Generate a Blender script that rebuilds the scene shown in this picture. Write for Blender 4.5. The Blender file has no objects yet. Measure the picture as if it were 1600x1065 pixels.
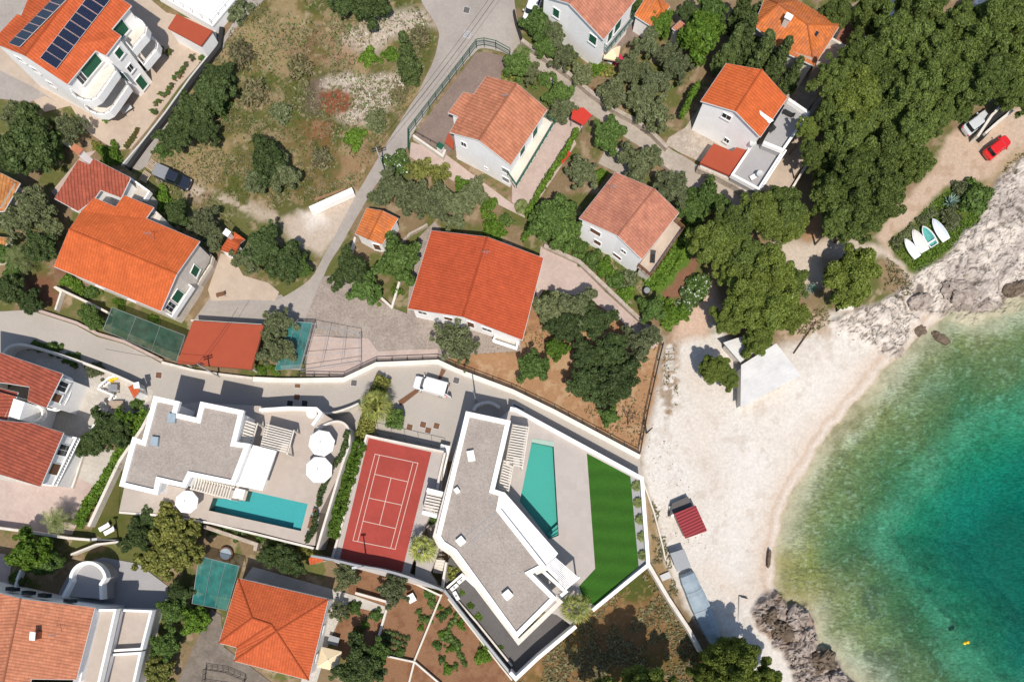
import bpy, math, random
import numpy as np
from mathutils import Vector, Matrix
from mathutils.geometry import tessellate_polygon
random.seed(7)
RNG = np.random.default_rng(7)
sc = bpy.context.scene
col = sc.collection
PI = math.pi
# ---------------------------------------------------------------- camera, sky, sun, exposure
H = 96.0            # camera height above street level, metres
S = 0.09            # metres per photograph pixel (1600 wide) at street level
cam_d = bpy.data.cameras.new('camera'); cam = bpy.data.objects.new('camera', cam_d); col.objects.link(cam)
cam.location = (0, 0, H); cam.rotation_euler = (0, 0, 0)
cam_d.sensor_fit = 'HORIZONTAL'; cam_d.sensor_width = 36; cam_d.lens = 36 * H / (1600 * S)
cam_d.shift_x = 0.0; cam_d.shift_y = 327.5 / 1600
cam_d.clip_start = 1; cam_d.clip_end = 6000
sc.camera = cam
w = bpy.data.worlds.new('World'); sc.world = w; w.use_nodes = True
nt = w.node_tree; nt.nodes.clear()
sky = nt.nodes.new('ShaderNodeTexSky'); sky.sky_type = 'NISHITA'; sky.sun_disc = False
sky.sun_elevation = math.radians(60); sky.sun_rotation = math.radians(173)
bg = nt.nodes.new('ShaderNodeBackground'); bg.inputs[1].default_value = 0.112
wo = nt.nodes.new('ShaderNodeOutputWorld'); nt.links.new(sky.outputs[0], bg.inputs[0]); nt.links.new(bg.outputs[0], wo.inputs[0])
sun_d = bpy.data.lights.new('sun', 'SUN'); sun_d.energy = 4.3; sun_d.angle = math.radians(0.5); sun_d.color = (1, 0.935, 0.85)
sun = bpy.data.objects.new('sun', sun_d); col.objects.link(sun)
LD = Vector((-0.075, 0.575, -1)).normalized()
sun.rotation_euler = LD.to_track_quat('-Z', 'Y').to_euler(); sun.location = (10, -60, 110)
sc.view_settings.view_transform = 'Standard'; sc.view_settings.look = 'None'
sc.view_settings.exposure = 0.12; sc.view_settings.gamma = 1
sc.cycles.transparent_max_bounces = 16; sc.cycles.max_bounces = 6

def P(px, py, z=0.0):
    k = (H - z) / H
    return Vector(((px - 800) * S * k, (860 - py) * S * k, z))
def PP(pts, z=0.0):
    return [P(p[0], p[1], p[2] if len(p) > 2 else z) for p in pts]
def A(r, g, b, k=0.665):      # photograph colour of a sunlit surface -> base colour
    f = lambda c: ((c / 255 + 0.055) / 1.055) ** 2.4 if c > 10 else c / 255 / 12.92
    return (f(r) * k, f(g) * k, f(b) * k)
# ---------------------------------------------------------------- object helpers
def tag(o, label=None, cat=None, group=None, kind=None):
    if label: o['label'] = label
    if cat: o['category'] = cat
    if group: o['group'] = group
    if kind: o['kind'] = kind
    return o
def empty(name, loc, label=None, cat=None, group=None):
    o = bpy.data.objects.new(name, None); col.objects.link(o); o.location = loc; o.empty_display_size = 0.3
    return tag(o, label, cat, group)
def copy_tree(o, parent=None):
    c = o.copy(); col.objects.link(c); c.parent = parent
    for ch in o.children: copy_tree(ch, c)
    return c
def origin_of(o):
    v = Vector((0, 0, 0))
    while o: v += o.location; o = o.parent
    return v
class MB:
    def __init__(s): s.v = []; s.f = []; s.mi = []; s.uv = []
    def add(s, verts, faces, mi=0, uvs=None):
        n = len(s.v); s.v += [tuple(v) for v in verts]
        for i, f in enumerate(faces):
            s.f.append(tuple(n + k for k in f)); s.mi.append(mi); s.uv.append(uvs[i] if uvs else None)
        return s
    def prism(s, poly, z0, z1, mi=0, holes=None):
        pts = [(p[0], p[1]) for p in poly]
        if area(pts) < 0: pts = pts[::-1]
        n = len(pts)
        if holes:
            allp = list(pts); loops = [[Vector((x, y, 0)) for x, y in pts]]
            for h in holes:
                hh = [(p[0], p[1]) for p in h]
                if area(hh) > 0: hh = hh[::-1]
                allp += hh; loops.append([Vector((x, y, 0)) for x, y in hh])
            tris = tessellate_polygon(loops)
            fs = []
            for t in tris:
                a, b, c = [allp[i] for i in t]
                ar = (b[0]-a[0])*(c[1]-a[1])-(b[1]-a[1])*(c[0]-a[0])
                fs.append(tuple(t) if ar > 0 else tuple(t)[::-1])
            s.add([(x, y, z1) for x, y in allp], fs, mi)
            for lp in loops:
                m = len(lp)
                s.add([(p.x, p.y, z0) for p in lp] + [(p.x, p.y, z1) for p in lp], [(i, (i+1) % m, m+(i+1) % m, m+i) for i in range(m)], mi)
            return s
        vs = [(x, y, z0) for x, y in pts] + [(x, y, z1) for x, y in pts]
        s.add(vs, [tuple(range(n))[::-1], tuple(range(n, 2*n))] + [(i, (i+1) % n, n+(i+1) % n, n+i) for i in range(n)], mi)
        return s
    def box(s, c, dims, ang=0.0, mi=0, tilt=0.0):
        ca, sa = math.cos(ang), math.sin(ang); ct, st = math.cos(tilt), math.sin(tilt)
        vs = []
        for dz in (-.5, .5):
            for dx, dy in ((-.5, -.5), (.5, -.5), (.5, .5), (-.5, .5)):
                x, y, z = dx*dims[0], dy*dims[1], dz*dims[2]
                x, z = x*ct + z*st, -x*st + z*ct
                vs.append((c[0]+x*ca-y*sa, c[1]+x*sa+y*ca, c[2]+z))
        s.add(vs, [(3, 2, 1, 0), (4, 5, 6, 7), (0, 1, 5, 4), (1, 2, 6, 5), (2, 3, 7, 6), (3, 0, 4, 7)], mi); return s
    def tube(s, p0, p1, r0, r1=None, n=7, mi=0):
        r1 = r0 if r1 is None else r1
        p0, p1 = Vector(p0), Vector(p1); d = (p1-p0)
        if d.length < 1e-6: return s
        q = d.to_track_quat('Z', 'Y'); vs = []
        for p, r in ((p0, r0), (p1, r1)):
            for i in range(n):
                a = 2*PI*i/n; vs.append(tuple(p + q @ Vector((r*math.cos(a), r*math.sin(a), 0))))
        s.add(vs, [(i, (i+1) % n, n+(i+1) % n, n+i) for i in range(n)] + [tuple(range(n))[::-1], tuple(range(n, 2*n))], mi); return s
    def loft(s, rings, mi=0, cap0=True, cap1=True):
        n = len(rings[0]); vs = [tuple(v) for r in rings for v in r]; fs = []
        for k in range(len(rings)-1):
            for i in range(n): fs.append((k*n+i, k*n+(i+1) % n, (k+1)*n+(i+1) % n, (k+1)*n+i))
        if cap0: fs.append(tuple(range(n))[::-1])
        if cap1: fs.append(tuple(range((len(rings)-1)*n, len(rings)*n)))
        s.add(vs, fs, mi); return s
    def cyl(s, c, r, z0, z1, n=16, mi=0, r1=None):
        return s.tube((c[0], c[1], z0), (c[0], c[1], z1), r, r1, n, mi)
    def band(s, pts, t, z0, z1, closed=False, mi=0):      # a wall of thickness t along pts
        L = offset(pts, t/2, closed); R = offset(pts, -t/2, closed); n = len(L)
        if closed:
            for i in range(n):
                j = (i+1) % n
                q = [L[i], R[i], R[j], L[j]]
                s.add([(x, y, z0) for x, y in q] + [(x, y, z1) for x, y in q], [(7, 6, 5, 4), (0, 1, 2, 3), (1, 0, 4, 5), (2, 1, 5, 6), (3, 2, 6, 7), (0, 3, 7, 4)][0:2] + [(1, 2, 6, 5), (3, 0, 4, 7)], mi)
        else:
            for i in range(n-1):
                j = i+1; q = [L[i], R[i], R[j], L[j]]
                fs = [(4, 5, 6, 7), (3, 2, 1, 0), (1, 2, 6, 5), (3, 0, 4, 7)]
                if i == 0: fs.append((0, 1, 5, 4))
                if j == n-1: fs.append((2, 3, 7, 6))
                s.add([(x, y, z0) for x, y in q] + [(x, y, z1) for x, y in q], fs, mi)
        return s
    def build(s, name, mat, parent=None, smooth=False, origin=None, bevel=0):
        me = bpy.data.meshes.new(name)
        if parent is not None: o0 = origin_of(parent)
        elif origin is not None: o0 = Vector(origin)
        else:
            n = max(1, len(s.v)); o0 = Vector((sum(v[0] for v in s.v)/n, sum(v[1] for v in s.v)/n, min(v[2] for v in s.v)))
        me.from_pydata([(v[0]-o0.x, v[1]-o0.y, v[2]-o0.z) for v in s.v], [], s.f)
        mats = mat if isinstance(mat, (list, tuple)) else [mat]
        for m in mats: me.materials.append(m)
        me.polygons.foreach_set('material_index', s.mi)
        if any(u is not None for u in s.uv):
            ul = me.uv_layers.new(name='UVMap'); k = 0
            for f, u in zip(s.f, s.uv):
                for q in range(len(f)):
                    if u is not None: ul.data[k].uv = u[q]
                    k += 1
        if smooth: me.polygons.foreach_set('use_smooth', [True]*len(s.f))
        me.update(); me.validate()
        o = bpy.data.objects.new(name, me); col.objects.link(o)
        if parent is not None: o.parent = parent
        else: o.location = o0
        if bevel:
            b = o.modifiers.new('bevel', 'BEVEL'); b.width = bevel; b.segments = 2; b.limit_method = 'ANGLE'
        return o
def area(p):
    return 0.5*sum(p[i][0]*p[(i+1) % len(p)][1]-p[(i+1) % len(p)][0]*p[i][1] for i in range(len(p)))
def offset(pts, d, closed=True):       # positive = to the left of travel
    pts = [(p[0], p[1]) for p in pts]; n = len(pts); out = []
    for i in range(n):
        a = pts[i-1] if (i > 0 or closed) else None; b = pts[i]; c = pts[(i+1) % n] if (i < n-1 or closed) else None
        def nn(p, q):
            dx, dy = q[0]-p[0], q[1]-p[1]; l = math.hypot(dx, dy) or 1; return (-dy/l, dx/l)
        if a is None: m = nn(b, c); out.append((b[0]+m[0]*d, b[1]+m[1]*d)); continue
        if c is None: m = nn(a, b); out.append((b[0]+m[0]*d, b[1]+m[1]*d)); continue
        m1, m2 = nn(a, b), nn(b, c); mx, my = m1[0]+m2[0], m1[1]+m2[1]; q = mx*mx+my*my
        if q < 0.15: out.append((b[0]+m1[0]*d, b[1]+m1[1]*d)); continue
        k = 2*d/q; out.append((b[0]+mx*k, b[1]+my*k))
    return out
def ccw(p):
    p = [(q[0], q[1]) for q in p]
    return p if area(p) > 0 else p[::-1]
def arc(c, r, a0, a1, n):
    return [(c[0]+r*math.cos(math.radians(a0+(a1-a0)*i/n)), c[1]+r*math.sin(math.radians(a0+(a1-a0)*i/n))) for i in range(n+1)]
def smoothpath(pts, it=2):
    pts = [(p[0], p[1]) for p in pts]
    for _ in range(it):
        q = [pts[0]]
        for a, b in zip(pts[:-1], pts[1:]):
            q += [(a[0]*.75+b[0]*.25, a[1]*.75+b[1]*.25), (a[0]*.25+b[0]*.75, a[1]*.25+b[1]*.75)]
        q.append(pts[-1]); pts = q
    return pts
# ---------------------------------------------------------------- materials
class N:
    def __init__(s, name):
        s.m = bpy.data.materials.new(name); s.m.use_nodes = True; s.t = s.m.node_tree; s.t.nodes.clear()
        s.out = s.n('ShaderNodeOutputMaterial')
    def n(s, typ, **k):
        x = s.t.nodes.new(typ)
        for a, b in k.items(): setattr(x, a, b)
        return x
    def l(s, a, b): s.t.links.new(a, b)
    def noise(s, vec, scale, detail=4, rough=.6):
        x = s.n('ShaderNodeTexNoise'); x.inputs['Scale'].default_value = scale; x.inputs['Detail'].default_value = detail; x.inputs['Roughness'].default_value = rough
        if vec: s.l(vec, x.inputs['Vector'])
        return x.outputs['Fac']
    def mapr(s, v, a, b, c, d):
        x = s.n('ShaderNodeMapRange'); s.l(v, x.inputs[0])
        for i, q in enumerate((a, b, c, d)): x.inputs[i+1].default_value = q
        return x.outputs[0]
    def math(s, op, a, b=None):
        x = s.n('ShaderNodeMath', operation=op)
        for i, q in enumerate((a, b)):
            if q is None: continue
            if hasattr(q, 'is_output') or not isinstance(q, (int, float)): s.l(q, x.inputs[i])
            else: x.inputs[i].default_value = q
        return x.outputs[0]
    def mix(s, fac, a, b, typ='MIX'):
        x = s.n('ShaderNodeMix', data_type='RGBA', blend_type=typ)
        for i, q in ((0, fac), (6, a), (7, b)):
            if isinstance(q, (int, float)): x.inputs[i].default_value = q
            elif isinstance(q, tuple): x.inputs[i].default_value = (*q[:3], 1)
            else: s.l(q, x.inputs[i])
        return x.outputs[2]
    def scale(s, c, f):      # colour times scalar socket
        x = s.n('ShaderNodeVectorMath', operation='SCALE')
        if isinstance(c, tuple): x.inputs[0].default_value = c[:3]
        else: s.l(c, x.inputs[0])
        if isinstance(f, (int, float)): x.inputs[3].default_value = f
        else: s.l(f, x.inputs[3])
        return x.outputs[0]
    def bsdf(s, colr, rough=.85, bump=None, bd=.02, bs=.6, spec=.12, metal=0):
        b = s.n('ShaderNodeBsdfPrincipled'); b.inputs['Roughness'].default_value = rough; b.inputs['Specular IOR Level'].default_value = spec; b.inputs['Metallic'].default_value = metal
        if isinstance(colr, tuple): b.inputs['Base Color'].default_value = (*colr[:3], 1)
        else: s.l(colr, b.inputs['Base Color'])
        if bump is not None:
            q = s.n('ShaderNodeBump'); q.inputs['Distance'].default_value = bd; q.inputs['Strength'].default_value = bs
            s.l(bump, q.inputs['Height']); s.l(q.outputs[0], b.inputs['Normal'])
        s.l(b.outputs[0], s.out.inputs[0]); return b
def pos(x):
    return x.n('ShaderNodeNewGeometry').outputs['Position']
def plain(name, c, rough=.7, var=.06, sc_=3.0, spec=.15, metal=0, fine=.04):
    x = N(name); p = pos(x)
    f = x.mapr(x.noise(p, sc_, 5, .65), .3, .7, 1-var, 1+var); g = x.mapr(x.noise(p, 14, 3, .7), .3, .7, 1-fine, 1+fine)
    x.bsdf(x.scale(c, x.math('MULTIPLY', f, g)), rough, spec=spec, metal=metal); return x.m
def stained(name, c, c2, amt=.5, s1=.25, s2=2.5, fine=.10, rough=.9, bump=.01, joints=None, jc=.75, ang=0):
    x = N(name); p = pos(x)
    a = x.mapr(x.noise(p, s1, 6, .65), .38, .66, 0, amt); colr = x.mix(a, c, c2)
    b = x.mapr(x.noise(p, s2, 6, .7), .3, .7, 1-fine, 1+fine); d = x.mapr(x.noise(p, 18, 2, .6), .3, .7, 1-fine*.6, 1+fine*.6)
    k = x.math('MULTIPLY', b, d)
    if joints:
        mp = x.n('ShaderNodeMapping'); mp.inputs['Rotation'].default_value = (0, 0, ang); x.l(p, mp.inputs[0])
        br = x.n('ShaderNodeTexBrick'); br.inputs['Scale'].default_value = 1; br.inputs['Brick Width'].default_value = joints[0]; br.inputs['Row Height'].default_value = joints[1]
        br.inputs['Mortar Size'].default_value = joints[2]; br.offset = joints[3] if len(joints) > 3 else 0
        br.inputs['Color1'].default_value = (1, 1, 1, 1); br.inputs['Color2'].default_value = (.93, .93, .93, 1); br.inputs['Mortar'].default_value = (jc, jc, jc, 1)
        x.l(mp.outputs[0], br.inputs[0]); colr = x.mix(1.0, colr, br.outputs[0], 'MULTIPLY')
    x.bsdf(x.scale(colr, k), rough, x.noise(p, 8, 5, .7), bump, .7); return x.m
def tile(name, c, c2, dark=.55, tint=.12, cu=.42, cv=.42, patch=.35, ps=.5, bd=.05):
    """clay tiles; UV in metres, u along the eave, v down the slope"""
    x = N(name); uv = x.n('ShaderNodeUVMap').outputs[0]; sp = x.n('ShaderNodeSeparateXYZ'); x.l(uv, sp.inputs[0])
    u = x.math('DIVIDE', sp.outputs[0], cu); v = x.math('DIVIDE', sp.outputs[1], cv)
    fu = x.math('FRACT', u); fv = x.math('FRACT', v); iu = x.math('FLOOR', u); iv = x.math('FLOOR', v)
    cb = x.n('ShaderNodeCombineXYZ'); x.l(iu, cb.inputs[0]); x.l(iv, cb.inputs[1])
    wn = x.n('ShaderNodeTexWhiteNoise', noise_dimensions='3D'); x.l(cb.outputs[0], wn.inputs['Vector'])
    p = pos(x); big = x.mapr(x.noise(p, ps, 6, .7), .42, .68, 0, patch)
    colr = x.mix(big, c, c2); t = x.mapr(wn.outputs[0], 0, 1, 1-tint, 1+tint)
    hump = x.math('SINE', x.math('MULTIPLY', fu, PI))
    groove = x.mapr(hump, 0, .55, dark, 1.0)
    lap = x.mapr(fv, 0, .14, .86, 1.0)
    k = x.math('MULTIPLY', x.math('MULTIPLY', groove, lap), x.math('MULTIPLY', t, x.mapr(x.noise(p, 3, 5, .7), .3, .7, .93, 1.07)))
    k = x.math('MULTIPLY', k, x.mapr(x.noise(p, .7, 6, .75), .3, .7, .86, 1.12))
    h = x.math('ADD', hump, x.math('MULTIPLY', fv, .35))
    x.bsdf(x.scale(colr, k), .8, h, bd, .8); return x.m
def leaf(name, c, c2, var=.35, trans=.25):
    x = N(name); g = x.n('ShaderNodeNewGeometry'); oi = x.n('ShaderNodeObjectInfo')
    tc = x.n('ShaderNodeTexCoord').outputs['Object']
    m = x.mapr(x.noise(tc, 1.1, 3, .6), .35, .65, 0, 1); colr = x.mix(m, c, c2); wr = x.n('ShaderNodeTexWhiteNoise', noise_dimensions='1D'); x.l(oi.outputs['Random'], wr.inputs['W']); colr = x.mix(wr.outputs[0], colr, x.mix(1., colr, (.86, .90, .95), 'MULTIPLY'))
    r = x.mapr(g.outputs['Random Per Island'], 0, 1, 1-var, 1+var*1.25); o = x.mapr(oi.outputs['Random'], 0, 1, .95, 1.38)
    cc = x.scale(colr, x.math('MULTIPLY', r, o))
    d = x.n('ShaderNodeBsdfDiffuse'); x.l(cc, d.inputs[0]); tr = x.n('ShaderNodeBsdfTranslucent'); x.l(x.mix(1., cc, (1.15, 1.25, .6), 'MULTIPLY'), tr.inputs[0])
    mx = x.n('ShaderNodeMixShader'); mx.inputs[0].default_value = trans; x.l(d.outputs[0], mx.inputs[1]); x.l(tr.outputs[0], mx.inputs[2])
    gl = x.n('ShaderNodeBsdfGlossy'); gl.inputs['Roughness'].default_value = .5; gl.inputs[0].default_value = (.9, .95, .9, 1)
    m2 = x.n('ShaderNodeMixShader'); m2.inputs[0].default_value = .012; x.l(mx.outputs[0], m2.inputs[1]); x.l(gl.outputs[0], m2.inputs[2])
    x.l(m2.outputs[0], x.out.inputs[0]); return x.m
M = {}
M['white'] = stained('white_render', (.90, .89, .87), (.78, .75, .70), .4, .5, 3, .05, .85, .003)
M['offwhite'] = stained('offwhite_render', (.68, .63, .56), (.50, .45, .38), .6, .6, 3, .10, .9, .01)
M['kerbwhite'] = stained('kerb_render', (.76, .71, .64), (.62, .57, .50), .6, .5, 3, .06, .9, .005)
M['cream'] = plain('cream_render', (.62, .57, .48), .85, .06, .6)
M['concrete'] = stained('concrete', A(192, 183, 175), A(168, 158, 148), .6)
M['road'] = stained('road_concrete', A(196, 186, 176), A(168, 160, 152), .75, .12, 2.2, .09)
M['lane'] = stained('lane_concrete', A(204, 192, 178), A(176, 164, 150), .8, .3, 2.0, .12)
M['newroad'] = stained('new_paving', A(204, 195, 184), A(190, 181, 171), .6, .15, 2.5, .05)
M['cobble'] = stained('rough_stone', A(188, 174, 162), A(160, 146, 136), .8, .4, 3.5, .28, .95, .04)
M['deck'] = stained('deck_tile', A(213, 199, 186), A(205, 191, 178), .6, .2, 2, .03, .7, .003, (.8, .8, .012), .93, -.27)
M['deck2'] = stained('deck_tile_pale', A(212, 202, 194), A(205, 195, 187), .6, .2, 2, .03, .7, .003, (.9, .9, .012), .93, .08)
M['greydeck'] = stained('grey_paving', A(190, 188, 188), A(178, 176, 176), .6, .2, 2, .05)
M['darkpave'] = stained('dark_paving', A(120, 116, 114), A(105, 102, 100), .6, .3, 2, .08)
M['terrace'] = stained('terrace_paving', A(222, 202, 182), A(208, 188, 168), .7, .3, 2, .05, .85, .004, (.6, .6, .015), .93, .7)
M['pinkpave'] = stained('pink_paving', A(222, 200, 188), A(205, 182, 170), .7, .4, 2.5, .07, .9, .005, (.5, .5, .02), .92, .6)
M['redpave'] = stained('reddish_block_paving', A(162, 142, 130), A(142, 124, 114), .7, .5, 3, .12, .9, .01, (.25, .5, .02), .9, .6)
M['whitepave'] = stained('white_stone_paving', A(226, 218, 206), A(208, 198, 186), .7, .5, 2.5, .08, .9, .01, (.6, .6, .03, .5), .85, .3)
M['gravelroof'] = stained('roof_gravel', A(192, 181, 171), A(174, 162, 152), .7, .35, 5, .26, .95, .05)
M['roofwhite'] = stained('white_membrane', (.86, .84, .81), (.80, .77, .73), .6, .3, 2, .02)
M['stonewall'] = stained('dry_stone', A(214, 200, 184), A(176, 160, 145), .8, 1.2, 4, .2, .95, .05)
M['court'] = stained('red_court', A(192, 86, 76), A(174, 80, 70), .8, .3, 2, .06)
M['line'] = plain('line_paint', A(240, 215, 200), .8, .03)
M['soil'] = stained('red_soil', A(160, 122, 94), A(140, 106, 82), .8, .5, 3, .2, .95, .05)
M['soil2'] = stained('pale_soil', A(178, 140, 108), A(158, 124, 96), .8, .5, 3, .2, .95, .05)
M['redroof'] = plain('red_membrane', A(190, 92, 66), .8, .04, .7)
M['dark'] = plain('dark_metal', (.03, .03, .03), .5, .05)
M['grey'] = plain('grey_metal', (.30, .31, .32), .5, .05, metal=.3)
M['lgrey'] = plain('light_grey', (.50, .50, .49), .6, .05)
M['green'] = plain('green_paint', (.02, .10, .055), .6, .05)
M['bluegrey'] = plain('bluegrey_sheet', A(178, 194, 204), .6, .12, 1.2)
M['brown'] = plain('brown_wood', (.16, .08, .045), .7, .12)
M['wood'] = plain('pale_wood', (.42, .33, .24), .8, .12)
M['red'] = plain('red_plastic', (.50, .045, .03), .6, .05)
M['pink'] = plain('pink_fabric', (.55, .03, .10), .8, .05)
M['yellow'] = plain('yellow_plastic', (.85, .55, .03), .5, .03)
M['blue'] = plain('blue_plastic', (.05, .16, .40), .5, .05)
M['terracotta'] = plain('terracotta', (.42, .16, .08), .8, .1)
M['trunk'] = plain('bark', (.13, .095, .065), .95, .2, 4)
M['drytwig'] = plain('dead_wood', (.10, .06, .045), .95, .2, 4)
M['canvas'] = plain('umbrella_canvas', (.82, .81, .79), .9, .02)
M['beigecanvas'] = plain('beige_canvas', (.72, .58, .38), .9, .03)
x = N('window_glass'); x.bsdf((.02, .03, .035), .08, spec=.6); M['glass'] = x.m
x = N('car_glass'); x.bsdf((.012, .018, .02), .05, spec=.6); M['carglass'] = x.m
for nm, c, sp in (('paint_red', (.62, .015, .012), .6), ('paint_black', (.018, .022, .035), .6), ('paint_white', (.80, .80, .80), .5), ('paint_silver', (.55, .57, .58), .6)):
    x = N(nm); b = x.bsdf(c, .25, spec=sp); b.inputs['Coat Weight'].default_value = .6; b.inputs['Coat Roughness'].default_value = .05; M[nm] = x.m
M['tyre'] = plain('tyre_rubber', (.02, .02, .02), .9, .05)
M['t_orange'] = tile('orange_tiles', A(224, 112, 68), A(206, 96, 58), .76, .08, .38, .38)
M['t_bright'] = tile('bright_orange_tiles', A(232, 118, 66), A(214, 102, 58), .84, .07, .38, .38)
M['t_central'] = tile('deep_orange_tiles', A(210, 98, 62), A(194, 88, 56), .84, .06, .36, .36)
M['t_salmon'] = tile('weathered_salmon_tiles', A(216, 146, 118), A(188, 122, 102), .85, .1, .36, .36, .8, .5)
M['t_brown'] = tile('weathered_brown_tiles', A(220, 146, 112), A(196, 124, 94), .7, .1, .42, .42, .7, .6)
M['t_red'] = tile('red_tiles', A(186, 100, 78), A(158, 86, 70), .42, .12, .45, .45, .6, .6)
M['t_patchy'] = tile('patchy_orange_tiles', A(240, 138, 74), A(196, 124, 90), .75, .12, .36, .36, .9, .5)
M['t_yellow'] = tile('ochre_tiles', A(214, 150, 90), A(200, 120, 70), .6, .2, .4, .4, .9, .8)
x = N('corrugated_red'); p = pos(x); mp = x.n('ShaderNodeMapping'); mp.inputs['Rotation'].default_value = (0, 0, math.radians(-25)); x.l(p, mp.inputs[0])
sp = x.n('ShaderNodeSeparateXYZ'); x.l(mp.outputs[0], sp.inputs[0]); hh = x.math('SINE', x.math('MULTIPLY', sp.outputs[1], 2*PI/.42))
x.bsdf(x.scale(A(170, 72, 76), x.mapr(hh, -1, 1, .75, 1.25)), .5, hh, .06, .8); M['corrred'] = x.m
x = N('white_sheet'); p = pos(x); mp = x.n('ShaderNodeMapping'); mp.inputs['Rotation'].default_value = (0, 0, math.radians(-27)); x.l(p, mp.inputs[0])
sp = x.n('ShaderNodeSeparateXYZ'); x.l(mp.outputs[0], sp.inputs[0]); hh = x.math('SINE', x.math('MULTIPLY', sp.outputs[1], 2*PI/.5))
x.bsdf(x.scale((.62, .61, .59), x.mapr(x.noise(p, .5, 6, .7), .3, .7, .84, 1.08)), .6, hh, .008, .3); M['sheet'] = x.m
x = N('solar_cell'); uv = x.n('ShaderNodeUVMap').outputs[0]; br = x.n('ShaderNodeTexBrick'); br.offset = 0; x.l(uv, br.inputs[0]); br.inputs['Scale'].default_value = 1
br.inputs['Brick Width'].default_value = .17; br.inputs['Row Height'].default_value = .17; br.inputs['Mortar Size'].default_value = .006
br.inputs['Color1'].default_value = (.006, .010, .03, 1); br.inputs['Color2'].default_value = (.008, .013, .036, 1); br.inputs['Mortar'].default_value = (.07, .08, .11, 1)
x.bsdf(br.outputs[0], .15, spec=.5); M['solar'] = x.m
def netmat(name, c, a):
    x = N(name); p = pos(x); d = x.n('ShaderNodeBsdfDiffuse'); x.l(x.scale(c, x.mapr(x.noise(p, .9, 5, .6), .3, .7, .7, 1.35)), d.inputs[0])
    t = x.n('ShaderNodeBsdfTransparent'); mx = x.n('ShaderNodeMixShader'); mx.inputs[0].default_value = a
    x.l(t.outputs[0], mx.inputs[1]); x.l(d.outputs[0], mx.inputs[2]); x.l(mx.outputs[0], x.out.inputs[0]); return x.m
M['greennet'] = netmat('green_shade_net', (.035, .085, .062), .72)
M['tealnet'] = netmat('teal_tarpaulin', (.035, .19, .175), .68)
x = N('mown_turf'); p = pos(x); mp = x.n('ShaderNodeMapping'); mp.inputs['Rotation'].default_value = (0, 0, .05); x.l(p, mp.inputs[0])
sp = x.n('ShaderNodeSeparateXYZ'); x.l(mp.outputs[0], sp.inputs[0]); st = x.mapr(x.noise(mp.outputs[0], .5, 2), .3, .7, -.3, .3)
st = x.math('SINE', x.math('MULTIPLY', x.math('ADD', sp.outputs[1], st), 2*PI/2.3))
x.bsdf(x.scale((.034, .104, .014), x.math('MULTIPLY', x.mapr(st, -1, 1, .92, 1.12), x.mapr(x.noise(p, 6, 6, .7), .3, .7, .75, 1.25))), 1, x.noise(p, 30, 4), .03, .8, spec=.1); M['turf'] = x.m
x = N('olive_lawn'); p = pos(x)
x.bsdf(x.scale(x.mix(x.mapr(x.noise(p, .4, 5), .4, .65, 0, 1), (.07, .085, .018), (.11, .10, .035)), x.mapr(x.noise(p, 8, 6, .7), .3, .7, .8, 1.2)), 1, x.noise(p, 30, 4), .03, .8, spec=.1); M['lawn'] = x.m
M['l_broad'] = leaf('broad_leaves', (.074, .122, .028), (.102, .158, .037), .45)
M['l_dark'] = leaf('dark_leaves', (.055, .082, .026), (.078, .108, .034), .4)
M['l_olive'] = leaf('olive_leaves', (.120, .140, .062), (.155, .168, .080), .35)
M['l_pine'] = leaf('pine_needles', (.114, .148, .028), (.156, .190, .038), .45)
M['l_pine2'] = leaf('pine_needles_dark', (.088, .122, .028), (.122, .156, .036), .45)
M['l_cyp'] = leaf('cypress_needles', (.070, .096, .030), (.095, .125, .038), .35)
M['l_bright'] = leaf('bright_leaves', (.082, .150, .017), (.115, .185, .024), .4)
M['l_yellow'] = leaf('yellowish_leaves', (.150, .160, .036), (.210, .205, .052), .5)
M['l_dry'] = leaf('dry_leaves', (.20, .16, .09), (.15, .15, .065), .4)
M['l_palm'] = leaf('palm_leaves', (.17, .21, .045), (.30, .29, .075), .5)
M['l_palmd'] = leaf('date_palm_leaves', (.15, .18, .06), (.20, .22, .08), .35)
M['flower_w'] = leaf('white_petals', (.7, .68, .62), (.75, .72, .68), .1)
M['flower_r'] = leaf('red_petals', (.35, .02, .02), (.45, .04, .03), .3)
M['agave'] = leaf('agave_leaves', (.14, .21, .18), (.18, .26, .22), .2, .05)
# ---------------------------------------------------------------- terrain
def vnoise(x, y, s, seed):
    x = x/s; y = y/s; xi = np.floor(x).astype(np.int64); yi = np.floor(y).astype(np.int64); fx = x-xi; fy = y-yi
    fx = fx*fx*(3-2*fx); fy = fy*fy*(3-2*fy)
    def h(a, b):
        n = (a*374761393 + b*668265263 + seed*974711) & 0xffffffff; n = ((n ^ (n >> 13))*1274126177) & 0xffffffff; n = n ^ (n >> 16); return (n & 0xffff)/65535.
    return (h(xi, yi)*(1-fx)+h(xi+1, yi)*fx)*(1-fy)+(h(xi, yi+1)*(1-fx)+h(xi+1, yi+1)*fx)*fy
def fbm(x, y, s, seed, o=4, g=.5):
    t = 0; a = 1; n = 0
    for i in range(o): t = t+a*vnoise(x+i*17.3, y-i*9.1, s/(2**i), seed+i); n += a; a *= g
    return t/n
def inpoly(x, y, poly):
    r = np.zeros(x.shape, bool); n = len(poly)
    for i in range(n):
        x0, y0 = poly[i][0], poly[i][1]; x1, y1 = poly[(i+1) % n][0], poly[(i+1) % n][1]
        if y0 == y1: continue
        c = ((y0 > y) != (y1 > y)) & (x < (x1-x0)*(y-y0)/(y1-y0)+x0); r ^= c
    return r
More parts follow.
